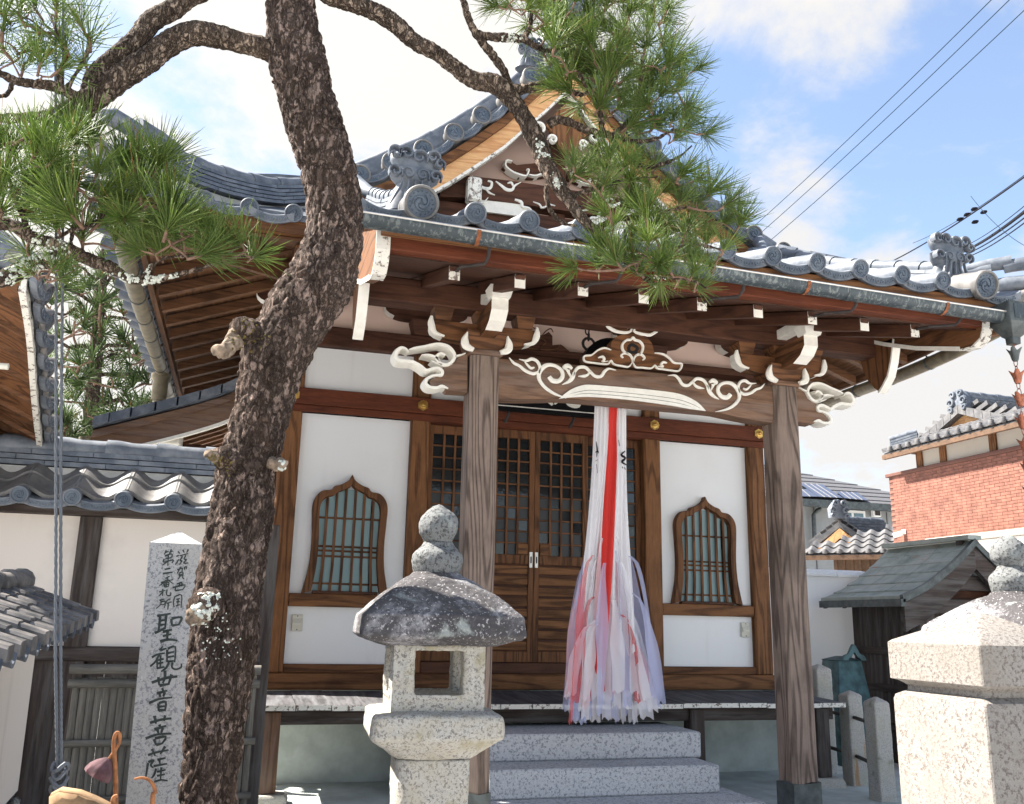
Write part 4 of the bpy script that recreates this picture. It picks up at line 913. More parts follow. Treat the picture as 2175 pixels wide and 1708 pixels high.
GS = [([(820, 1118), (850, 1165), (895, 1195), (935, 1195), (945, 1160), (920, 1150)], [5, 14, 18, 18, 14, 10]), ([(905, 1200), (930, 1225), (965, 1240)], [8, 12, 4]),
      ([(970, 1152), (1000, 1175), (1040, 1205), (1075, 1205), (1090, 1180), (1130, 1158)], [5, 14, 20, 18, 14, 4]), ([(1080, 1180), (1068, 1160), (1045, 1165)], [12, 14, 8])]
for mir in (False, True):
    for pts, ws in GS: hp(stroke(MB(), pts, ws, gm(mir), .012, k=4), 'carved_scroll', 'paint_white', gb, 40)
    for pts, ws in [([(1060, 1050), (1025, 1045), (1020, 1080), (1060, 1115), (1110, 1135), (1150, 1140), (1165, 1105), (1150, 1100)], [10, 16, 16, 16, 18, 14, 12, 6]), ([(1165, 1135), (1210, 1140), (1260, 1120), (1280, 1095), (1250, 1090)], [10, 16, 16, 14, 8])]:
        hp(stroke(MB(), pts, ws, gm(mir, GW - .02), .10, k=4), 'gable_scroll', 'paint_white', None, 40)
    f = gm(mir, GW - .03); hp(MB().prism([(1005, 1078), (1018, 1048), (1060, 1040), (1095, 1062), (1150, 1056), (1215, 1050), (1300, 1080), (1300, 1130), (1200, 1146), (1110, 1142), (1050, 1114)], lambda p: f(p, 0), lambda p: f(p, .05)), 'carved_board', 'wood_dark_x')
    # white beam-end block and pale plate
    x = XC + (1 if mir else -1) * .93
    hp(MB().cbox(x - .07, x + .07, GW - .30, GW - .161, 5.40, 5.66, c=.02), 'beam_end', 'paint_chipped')
    out = [(840, 1300), (880, 1268), (960, 1278), (1060, 1278), (1100, 1290), (1180, 1350), (1200, 1390), (850, 1345)]
    f = gm(mir, GW - .12); m = MB(); m.prism(out, lambda p: f(p, 0), lambda p: f(p, .03)); hp(m, 'pale_plate', 'paint_white')
    m = MB()
    for pts, ws in [([(845, 1265), (860, 1285), (890, 1290), (920, 1258)], [8, 14, 14, 5]), ([(1090, 1270), (1130, 1285), (1140, 1315), (1180, 1325), (1200, 1345)], [14, 20, 18, 16, 6]), ([(1205, 1285), (1245, 1300), (1260, 1320), (1285, 1315), (1300, 1300), (1345, 1310)], [5, 12, 12, 12, 12, 5])]:
        hp(stroke(MB(), pts, ws, gm(mir, GW - .15), .02, k=4), 'carved_scroll', 'paint_white', None, 40)
# pendant under the apex
m = MB(); f = lambda p, d: (XC + p[0], GY + .085 - d, p[1])
m.prism([(-.02, 6.60), (-.16, 6.42), (-.24, 6.30), (-.16, 6.22), (-.10, 6.10), (0, 6.0), (.10, 6.10), (.16, 6.22), (.24, 6.30), (.16, 6.42), (.02, 6.60)], lambda p: f(p, 0), lambda p: f(p, .04))
hp(m, 'gable_pendant', 'wood_tan_z'); m = MB()
for s in (-1, 1):
    for cx, cz, r in ((.30, 6.26, .07), (.40, 6.14, .06), (.16, 6.16, .05)):
        pts = [(s * (cx + r * (1 - t * .7) * math.cos(t * 7)), cz + r * (1 - t * .7) * math.sin(t * 7)) for t in [k / 10 for k in range(11)]]
        m = MB(); stroke(m, pts, .03, f, .045, k=2); hp(m, 'pendant_scroll', 'paint_white', None, 40)

# ridge and its end ornament
ridge([(XC, y, 7.26) for y in (8.0, 9, 10.5, 12, 13.2)], 6, .13, hall, .07, .36, seed=9)
wave_ornament(XC, 7.92, 7.36, 1.9, hall, 'ridge_end_ornament')
for s in (-1, 1): wave_ornament(XC + s * .42, 7.86, 6.98, .8, hall)
hbox('ridge_end_block', 'tile', XC - .24, XC + .24, 7.86, 8.0, 7.0, 7.30)
m = MB(); m.lathe([(.0, 0), (.09, 0), (.09, .5), (.0, .5)], (0, 0, 0), 16); me = m.mesh('bird_perch_tile', MT['tile_pale'], 40)
inst('bird_perch_tile', me, hall, T(XC, 7.95, 7.95) @ RX(math.pi / 2 - .25))

# side eaves: rafters seen from below on the left (and their twins on the right)
for s in (-1, 1):
    for i in range(14):
        y = 7.22 + i * .424; x0 = XC + s * (XC + .92); x1 = XC + s * max(XC - .36, min(3.7, 3.80 - (y - 6.28))); zo = 4.17; zi = 4.17 + .47 * (XC + .92 - abs(x1 - XC)) / 1.28
        rise = .045 * max(0, (8.2 - y)) ** 2
        m = MB(); hw = .036
        m.loft([[(x, y - hw, z - .045), (x, y + hw, z - .045), (x, y + hw, z + .045), (x, y - hw, z + .045)] for x, z in ((x0, zo + rise), ((x0 + x1) / 2, (zo + zi) / 2 + rise * .6), (x1, zi + rise * .2))], 0)
        hp(m, 'side_rafter', 'wood_soffit_x')
    din = lambda y: max(XC - .40, min(3.735, 3.80 - (y - 6.28))); zin = lambda y: 4.225 + .353 * (3.74 - din(y)) + .045 * max(0, 8.2 - y) ** 2 * .5
    m = MB(); m.loft([[(XC + s * (XC + .96), y, 4.225 + .045 * max(0, 8.2 - y) ** 2), (XC + s * din(y), y, zin(y)), (XC + s * din(y), y, zin(y) + .02), (XC + s * (XC + .96), y, 4.245 + .045 * max(0, 8.2 - y) ** 2)] for y in (6.34, 6.6, 7.0, 7.4, 7.70, 8.2, 10, 13.3)], 0); hp(m, 'side_soffit', 'wood_soffit_y')
    m = MB(); rz = lambda y: .045 * max(0, 8.2 - y) ** 2
    m.loft([[(XC + s * (XC + .955), y, 4.15 + rz(y)), (XC + s * (XC + 1.0), y, 4.15 + rz(y)), (XC + s * (XC + 1.0), y, 4.26 + rz(y)), (XC + s * (XC + .955), y, 4.26 + rz(y))] for y in (6.2, 6.6, 7.0, 7.4, 7.8, 8.2, 10, 13.3)], 0); hp(m, 'side_fascia', 'wood_soffit_y')
    # gutter along the side eave with its bands
    gx = XC + s * (XC + 1.09); n = 24
    pts = [(gx, 6.30 + 7.1 * k / n, 4.10 + .02 * k / n + .8 * rz(6.30 + 7.1 * k / n)) for k in range(n + 1)]
    m = MB(); m.tube(pts, .068, 12); sg = hp(m, 'side_gutter', 'pvc_olive', None, 50)
    for k in range(2, n, 2):
        p = Vector(pts[k]); m = MB(); m.tube([p - Vector((0, .012, 0)), p + Vector((0, .012, 0))], .073, 12); hp(m, 'gutter_strap', 'copper_dark', sg)
        m = MB(); m.tube([p + Vector((0, 0, .02)), p + Vector((-s * .06, 0, .10)), p + Vector((-s * .14, 0, .09))], .009, 6); hp(m, 'gutter_hook', 'iron', sg)
    # eave tiles along the side eave
    me = ME_ROUND
    for i in range(22):
        y = 6.45 + i * .31; inst('round_tile', me, hall, T(XC + s * (XC + 1.07), y, 4.33 + .045 * max(0, 8.2 - y) ** 2) @ RZ(-s * math.pi / 2 if s < 0 else math.pi / 2) @ RX(.3))
    # front eave of the main roof, outside the porch
    for i in range(4):
        d = 2.655 + i * .305; x = XC + s * d; up = .16 * max(0, d - 3.0) ** 2
        inst('round_tile', ME_ROUND, hall, T(x, 6.20, 4.235 + up) @ RX(.35))
        inst('flat_eave_tile', ME_FLAT, hall, T(x + s * .152, 6.21, 4.222 + up + .02 * i) @ RX(.35) @ RY(-s * (.04 + .06 * i)))
    m = MB(); m.loft([[(XC + s * d, 6.24, 4.10 + .16 * max(0, d - 3.0) ** 2), (XC + s * d, 6.34, 4.10 + .16 * max(0, d - 3.0) ** 2), (XC + s * d, 6.34, 4.20 + .16 * max(0, d - 3.0) ** 2), (XC + s * d, 6.24, 4.20 + .16 * max(0, d - 3.0) ** 2)] for d in (2.2, 2.6, 3.0, 3.3, 3.6, 3.8)], 0); hp(m, 'front_eave_board', 'wood_tan_x')
    yh = lambda d: 8.4 if d < 2.38 else 6.28 + 3.8 - d
    m = MB(); m.loft([[(XC + s * d, 6.3, 4.07 + .14 * max(0, d - 3.0) ** 2), (XC + s * d, yh(d), 4.07 + .35 * (yh(d) - 6.3)), (XC + s * d, yh(d), 4.09 + .35 * (yh(d) - 6.3)), (XC + s * d, 6.3, 4.09 + .14 * max(0, d - 3.0) ** 2)] for d in (2.1, 2.379, 2.38, 2.6, 3.0, 3.3, 3.6, 3.75)], 0); hp(m, 'front_soffit', 'wood_soffit_x')
    for i in range(5):
        d = 2.25 + i * .33; m = MB(); x = XC + s * d; up = .14 * max(0, d - 3.0) ** 2
        m.loft([[(x - .036, y, z - .09), (x + .036, y, z - .09), (x + .036, y, z), (x - .036, y, z)] for y, z in ((6.42, 4.09 + up), (min(yh(d), 8.4), 4.055 + .35 * (min(yh(d), 8.4) - 6.3)))], 0); hp(m, 'front_rafter', 'wood_soffit_y')
    # hip rafter and hip ridge
    m = MB(); m.loft([[(XC + s * (3.80 - k) - .05, 6.28 + k, z - .15), (XC + s * (3.80 - k) + .05, 6.28 + k, z - .15), (XC + s * (3.80 - k) + .05, 6.28 + k, z), (XC + s * (3.80 - k) - .05, 6.28 + k, z)] for k, z in ((0, 4.22), (.6, 4.22), (1.2, 4.33), (2.2, 4.6))], 0); hp(m, 'hip_rafter', 'wood_soffit_y')
    hpth = [(XC + s * (XC - X_), Y_, z) for X_, Y_, z in ((-.86, 6.34, 4.50), (-.66, 6.54, 4.49), (-.447, 6.753, 4.54), (-.226, 6.974, 4.62), (-.03, 7.17, 4.71), (.19, 7.39, 4.86), (.5, 7.7, 5.06))]
    ridge(hpth, 5, .10, hall, .055, .36, seed=20 + s, nosh=.035)
    m = MB(); m.loft([[Vector(p) + Vector((-.085, 0, -.16)), Vector(p) + Vector((.085, 0, -.16)), Vector(p) + Vector((.075, 0, 0)), Vector(p) + Vector((-.075, 0, 0))] for p in hpth], 0); hp(m, 'ridge_mortar', 'mortar')
    q0 = lambda X_, Y_, z: (XC + s * (XC - X_), Y_, z)
    m = MB(); m.tube([q0(-.98, 6.22, 4.735), q0(-.84, 6.36, 4.735), q0(-.72, 6.48, 4.715)], [.066, .06, .055], 12); m.build('ridge_tip_tile', MT['tile'], hall, 50)
    m = MB(); m.tube([q0(-1.16, 6.04, 4.68), q0(-1.12, 6.08, 4.70), q0(-.98, 6.22, 4.70), q0(-.93, 6.27, 4.69)], [.045, .066, .06, .055], 12); m.build('ridge_tip_tile', MT['tile'], hall, 50)
    m = MB(); m.tube([q0(-1.08, 6.12, 4.52), q0(-.95, 6.25, 4.52), q0(-.80, 6.40, 4.50)], [.06, .075, .08], 10); m.build('ridge_tip_tile', MT['tile'], hall, 50)
    m = MB(); m.tube([q0(-1.30, 5.98, 4.60), q0(-1.15, 6.06, 4.45), q0(-.95, 6.2, 4.36), q0(-.7, 6.4, 4.33)], [.02, .045, .06, .07], 10); m.build('corner_tile', MT['tile_pale'], hall, 50)

# ------------------------------------------------------------------ things hung on the hall
# plaque over the doors
pq = empty('name_plaque', (2.79, 8.4, 3.46), 'black name plaque with white brushed characters above the doors, half hidden by the beam', 'plaque')
tl = RX(-.18)
def pqb(name, mat, x0, x1, z0, z1, y0, y1):
    m = MB(); m.box(x0, x1, y0, y1, z0, z1); return m.build(name, MT[mat], pq, False, T(2.79, 8.34, 3.44) @ tl)
pqb('board', 'lacquer_black', -.78, .78, 0, .62, 0, .03)
for x in (-.72, .72): pqb('border_line', 'paint_white', x - .005, x + .005, .05, .58, -.004, -.001)
pqb('border_line', 'paint_white', -.72, .72, .044, .054, -.004, -.001); pqb('border_line', 'paint_white', -.72, .72, .57, .58, -.004, -.001)
m = MB(); fm = lambda p, d: (p[0], -.002 - d, p[1])
for pts, ws in [([(-.42, .44), (-.42, .3), (-.43, .13)], [.03, .05, .06]), ([(-.55, .38), (-.42, .4), (-.30, .38)], .04), ([(-.5, .24), (-.40, .26), (-.34, .2), (-.40, .12), (-.46, .15)], .045), ([(.10, .46), (.04, .32), (-.02, .2)], .04), ([(.06, .36), (.16, .38), (.26, .36)], .04), ([(.14, .34), (.12, .2), (.05, .11)], .045), ([(.18, .34), (.18, .18), (.22, .12), (.30, .12), (.32, .18)], .05), ([(-.03, .16), (.03, .10)], [.05, .03])]:
    stroke(m, pts, ws, fm, .003, k=4)
m.build('character', MT['paint_white'], pq, False, T(2.79, 8.34, 3.44) @ tl)
for x in (2.37, 3.05):
    m = MB(); m.tube([(x, 8.36, 3.44), (x, 8.40, 3.40), (x - .01, 8.46, 3.35)], [.018, .014, .02], 8); m.build('plaque_bracket', MT['iron'], pq)
# gong hung under the porch
gg = empty('temple_gong', (2.70, 6.62, 3.55), 'round black gong hanging on a chain behind the frog-leg strut', 'gong')
m = MB(); seg = 32; cx, cz = 2.72, 3.44
m.loft([[(cx + r * math.cos(2 * math.pi * k / seg), y, cz + r * math.sin(2 * math.pi * k / seg)) for k in range(seg)] for r, y in ((.02, 6.53), (.10, 6.525), (.12, 6.535), (.20, 6.54), (.25, 6.56), (.25, 6.66), (.20, 6.68), (.02, 6.69))], 0); m.build('gong_body', MT['lacquer_black'], gg, 40)
for s in (-1, 1):
    m = MB(); m.tube([(cx + s * (.19 + .05 * math.cos(a)), 6.6, cz + .19 + .05 * math.sin(a)) for a in [2 * math.pi * k / 12 for k in range(13)]], .012, 6); m.build('hanging_ring', MT['iron'], gg, True)
    for k in range(4):
        z0 = cz + .25 + k * .052; X_ = cx + s * (.19 + k * .012); m = MB()
        m.tube([(X_ + (.016 * math.cos(a) if k % 2 else 0), 6.6 + (0 if k % 2 else .016 * math.cos(a)), z0 + .034 * math.sin(a)) for a in [2 * math.pi * j / 10 for j in range(11)]], .006, 5); m.build('chain_link', MT['iron'], gg, True)
# offering cloth: white, red, white, gathered under the beam and spreading towards its hem
cl = empty('offering_cloth', (2.62, 6.4, 0.85), 'long red and white votive cloth hanging from the gong in front of the doors', 'cloth')
def drape(name, mat, x_top, x_bot, z_top, z_bot, y, folds, amp, seed, jag=.05, nx=26, nzv=34):
    rnd = random.Random(seed); ph = rnd.uniform(0, 6); m = MB(); vs = []; L = [jag * .6 * math.sin(i * .55 + ph) for i in range(nx + 1)]
    for j in range(nzv + 1):
        t = j / nzv
        for i in range(nx + 1):
            u = i / nx; sp = t ** 1.25
            x = (x_top[0] + (x_top[1] - x_top[0]) * u) * (1 - sp) + (x_bot[0] + (x_bot[1] - x_bot[0]) * u) * sp
            z = z_top + (z_bot + L[i] - z_top) * t
            yy = y + amp * (.35 + t) * math.sin(u * folds * 2 * math.pi + ph + .6 * math.sin(3 * t + ph)) + .02 * math.sin(5 * t + ph * 2 + 3 * u)
            vs.append((x + .01 * t * math.sin(7 * t + 9 * u), yy, z))
    fs = [(j * (nx + 1) + i, j * (nx + 1) + i + 1, (j + 1) * (nx + 1) + i + 1, (j + 1) * (nx + 1) + i) for j in range(nzv) for i in range(nx)]
    m.add(vs, fs); o = m.build(name, MT[mat], cl, 80); return o
drape('white_strip', 'cloth_white', (2.515, 2.625), (2.36, 2.52), 3.13, 1.25, 6.40, 4, .016, 1)
drape('red_strip', 'cloth_red', (2.612, 2.705), (2.46, 2.57), 3.13, 1.1, 6.385, 2, .012, 2)
drape('white_strip', 'cloth_white', (2.69, 2.768), (2.58, 2.82), 3.13, 1.2, 6.40, 3, .016, 3)
def streamer(name, mat, x0, x1, zt, zb, y, w, seed):
    """one soft narrow ribbon of the fringe"""
    r = random.Random(seed); n = 22; ph = r.uniform(0, 6); cols = []
    for i in range(n + 1):
        t = i / n; x = x0 + (x1 - x0) * t ** .45 + .012 * math.sin(5 * t + ph) * t; hw = w * (.35 + .65 * min(1, t * 2.2)) * (.9 + .1 * math.sin(9 * t + ph)); yy = y + .02 * math.sin(4.1 * t + ph) * t
        z = zt + (zb - zt) * t; rot = .9 * math.sin(2.6 * t + ph)
        cols.append([(x + hw * k * math.cos(rot), yy + hw * k * math.sin(rot) * .8 + .012 * (1 - k * k), z + (.015 * math.sin(k * 4 + ph) if i == n else 0)) for k in (-1, -.5, 0, .5, 1)])
    m = MB(); m.loft(cols, 0, caps=False, closed=False); m.build(name, MT[mat], cl, 80)
rs = random.Random(77)
for i in range(64):
    u = ((i * 29) % 64 + .5) / 64; x1 = 2.25 + .75 * u + rs.uniform(-.02, .02); x0 = 2.43 + .35 * u
    mat = rs.choices(['sheer_white', 'sheer_lilac', 'sheer_pink', 'sheer_red'], [6, 2.5 + 3 * u, 1.8 * (1 - u) + .3, .8 * (1 - u)])[0]
    streamer({'sheer_white': 'white_streamer', 'sheer_lilac': 'lilac_streamer', 'sheer_pink': 'pink_streamer', 'sheer_red': 'red_streamer'}[mat], mat, x0, x1, rs.uniform(1.3, 2.15) - .25 * abs(u - .5), rs.uniform(.72, .95), 6.30 + .2 * rs.random(), rs.uniform(.034, .060), 500 + i)
m = MB(); cm = lambda p, d: (at(*c5(*p), Y=6.37).x, 6.362 - d, at(*c5(*p), Y=6.37).z)
for pts, ws in [([(1790, 1190), (1765, 1215), (1790, 1235), (1770, 1260), (1800, 1280)], 14), ([(1762, 1250), (1785, 1270)], 10), ([(1770, 1290), (1776, 1300)], 14), ([(1785, 1295), (1792, 1308)], 14), ([(1748, 1120), (1755, 1160)], 9),
                ([(1605, 1130), (1612, 1180), (1608, 1230)], 9), ([(1600, 1200), (1615, 1190), (1622, 1205)], 8), ([(1603, 1255), (1615, 1245)], 9), ([(1608, 1275), (1614, 1330)], 7)]:
    stroke(m, pts, ws, cm, .0015, k=3)
tag(m.build('ink_writing', MT['cable_black'], cl), kind='stuff')

# ------------------------------------------------------------------ granite steps
st = empty('granite_steps', (2.76, 6.9, 0), 'pale granite steps leading up to the veranda', 'steps')
for x0, x1, y0, y1, z0, z1 in ((1.83, 3.74, 7.17, 7.95, .372, .572), (1.83, 3.70, 6.80, 7.55, .165, .370), (1.62, 3.86, 6.40, 7.2, .02, .163)):
    m = MB(); m.cbox(x0, x1, y0, y1, z0, z1, c=.012); m.build('step_block', MT['granite_step'], st, 30)
# ------------------------------------------------------------------ worn stone helper
def worn_mesh(mb, name, mats, voxel=.008, amp=.004, freq=14.0, rough=.0025, smooth=True, off=(0, 0, 0)):
    me = mb.mesh(name + '_src', mats); o = bpy.data.objects.new('tmp', me); COL.objects.link(o)
    r = o.modifiers.new('r', 'REMESH'); r.mode = 'VOXEL'; r.voxel_size = voxel; r.use_smooth_shade = True
    bpy.context.view_layer.update()
    dg = bpy.context.evaluated_depsgraph_get(); out = bpy.data.meshes.new_from_object(o.evaluated_get(dg)); out.name = name
    bpy.data.objects.remove(o); bpy.data.meshes.remove(me)
    nr = [v.normal.copy() for v in out.vertices]; of = Vector(off)
    for v, n in zip(out.vertices, nr):
        p = v.co + of
        v.co += n * (amp * noise.noise(p * freq) + rough * noise.noise(p * freq * 5.3))
    out.materials.clear()
    for m in (mats if isinstance(mats, (list, tuple)) else [mats]): out.materials.append(m)
    out.polygons.foreach_set('use_smooth', [True] * len(out.polygons)); out.update(); return out
def sq(cx, cy, h, z, r=.25, n=4):
    """rounded square ring of half width h at height z"""
    pts = []; c = h * r
    for k in range(4):
        a0 = math.pi / 4 + k * math.pi / 2; ux, uy = (1, 1, -1, -1)[k], (1, -1, -1, 1)[k]
    for (sx, sy, a) in ((1, 1, 0), (-1, 1, 90), (-1, -1, 180), (1, -1, 270)):
        for j in range(n):
            t = math.radians(a + 90 * j / (n - 1)); pts.append((cx + sx * (h - c) + c * math.cos(t), cy + sy * (h - c) + c * math.sin(t), z))
    return pts

# ------------------------------------------------------------------ stone lanterns
def lantern_meshes():
    S = {}
    m = MB(); m.lathe([(.0, -.005), (.055, -.005), (.062, .01), (.078, .03), (.083, .06), (.076, .09), (.055, .112), (.025, .13), (.0, .142)], (0, 0, 0), 28); S['jewel'] = (worn_mesh(m, 'jewel', MT['granite_jewel'], .007, .006, 16), (0, 0, 1.712))
    m = MB(); m.lathe([(.0, -.01), (.085, -.01), (.095, .02), (.103, .05), (.098, .075), (.075, .098), (.058, .115), (.062, .125), (.0, .13)], (0, 0, 0), 28); S['neck_stone'] = (worn_mesh(m, 'neck_stone', MT['granite_jewel'], .007, .007, 16, off=(3, 1, 0)), (0, 0, 1.586))
    m = MB(); m.loft([sq(0, 0, .20, -.035, .2), sq(0, 0, .272, -.012, .03), sq(0, 0, .284, .000, .03), sq(0, 0, .276, .066, .03), sq(0, 0, .235, .108, .08), sq(0, 0, .185, .150, .25), sq(0, 0, .135, .190, .6), sq(0, 0, .095, .212, .9), sq(0, 0, .09, .222, .9)], 0)
    S['cap_stone'] = (worn_mesh(m, 'cap_stone', MT['granite_cap'], .006, .005, 11, off=(0, 5, 0)), (0, 0, 1.372))
    m = MB(); w = .162
    for sx in (-1, 1):
        for sy in (-1, 1): m.box(min(sx * w, sx * .085), max(sx * w, sx * .085), min(sy * w, sy * .085), max(sy * w, sy * .085), .02, .27)
    m.box(-w, w, -w, w, .0, .062); m.box(-w, w, -w, w, .228, .29)
    for s in (-1, 1):
        for (a, b, c, d) in ((-.115, .115, .215, .232), (-.115, .115, .052, .068), (-.118, -.098, .052, .232), (.098, .118, .052, .232)):
            m.box(a, b, min(s * w, s * (w + .006)), max(s * w, s * (w + .006)), c, d); m.box(min(s * w, s * (w + .006)), max(s * w, s * (w + .006)), a, b, c, d)
    S['firebox'] = (worn_mesh(m, 'firebox', MT['granite_lantern'], .006, .003, 12, off=(7, 0, 0)), (0, 0, 1.103))
    m = MB(); m.loft([sq(0, 0, .140, .0, .5), sq(0, 0, .16, .02, .4), sq(0, 0, .205, .055, .22), sq(0, 0, .226, .072, .12), sq(0, 0, .230, .082, .12), sq(0, 0, .226, .142, .12), sq(0, 0, .215, .152, .14), sq(0, 0, .17, .158, .14)], 0)
    S['middle_stone'] = (worn_mesh(m, 'middle_stone', MT['granite_lantern'], .008, .006, 10, off=(0, 0, 9)), (0, 0, .955))
    m = MB(); m.loft([sq(0, 0, .135, 0, .35), sq(0, 0, .128, .4, .35), sq(0, 0, .128, .8, .35), sq(0, 0, .132, .955, .35)], 0); S['shaft'] = (worn_mesh(m, 'shaft', MT['granite_lantern'], .01, .004, 10, off=(5, 5, 0)), (0, 0, 0))
    return S
LS = lantern_meshes()
def lantern(x, y, rz, label):
    root = empty('stone_lantern', (x, y, 0), label, 'stone lantern', 'garden stone lanterns')
    for k, (me, p) in LS.items(): inst(k, me, root, T(x, y, 0) @ RZ(rz) @ T(*p) @ (SCL(.92, .92, 1) if k in ('jewel', 'neck_stone') else SCL(1, 1, 1)))
lantern(.695, 3.40, -.06, 'weathered granite lantern with a dark stained cap standing before the steps')
lantern(3.30, 3.34, .2, 'granite lantern partly hidden behind the pale gate post at the right edge')

# ------------------------------------------------------------------ big gate post at the right
gp = empty('gate_post', (1.85, 1.99, 0), 'large pale granite post with pyramid top and groove in the right foreground', 'stone post')
px0, py0, pw = 1.69, 1.827, .325; cx, cy = px0 + pw / 2, py0 + pw / 2; h = pw / 2
m = MB(); m.loft([sq(cx, cy, h, 0, .06), sq(cx, cy, h, 1.245, .06), sq(cx, cy, h - .004, 1.256, .06), sq(cx, cy, h - .026, 1.268, .06), sq(cx, cy, h - .027, 1.280, .06), sq(cx, cy, h - .012, 1.291, .06), sq(cx, cy, h + .003, 1.296, .05), sq(cx, cy, h + .003, 1.389, .05), sq(cx, cy, h - .004, 1.396, .08), sq(cx, cy, h * .5, 1.432, .1), sq(cx, cy, .012, 1.468, .5)], 0)
m.build('shaft', MT['granite_post'], gp, 25)

# ------------------------------------------------------------------ inscribed marker
mk = empty('stone_marker', (-.30, 4.51, 0), 'tall grey granite marker pillar with carved black characters beside the pine trunk', 'stone marker')
MKY = 4.40
m = MB()
m.loft([[(xa, MKY + e, z), (xb, MKY + e, z), (xb + .003, MKY + .22, z), (xa + .003, MKY + .22, z)] for xa, xb, z, e in ((-.386, -.150, 0, .02), (-.418, -.192, 1.738, 0))], 0, caps=False)
ap = (-.303, MKY + .11, 1.802); t0 = [(-.418, MKY, 1.738), (-.192, MKY, 1.738), (-.189, MKY + .22, 1.738), (-.415, MKY + .22, 1.738)]
m.add(t0 + [ap], [(0, 1, 4), (1, 2, 4), (2, 3, 4), (3, 0, 4)])
m.build('shaft', MT['granite_marker'], mk)
kA = lambda x, y: ((450 + x * .32206) * 2175 / 3884, (2000 + y * .32206) * 2175 / 3884)
def ink(p, d):
    w = at(*kA(*p), Y=MKY + .006); return (w.x, MKY + .020 * (1 - w.z / 1.738) - .0008 - d, w.z)
BIGW = 23; INKB = 1.35; B0 = 1552.6     # second half of the inscription was read in a frame starting lower
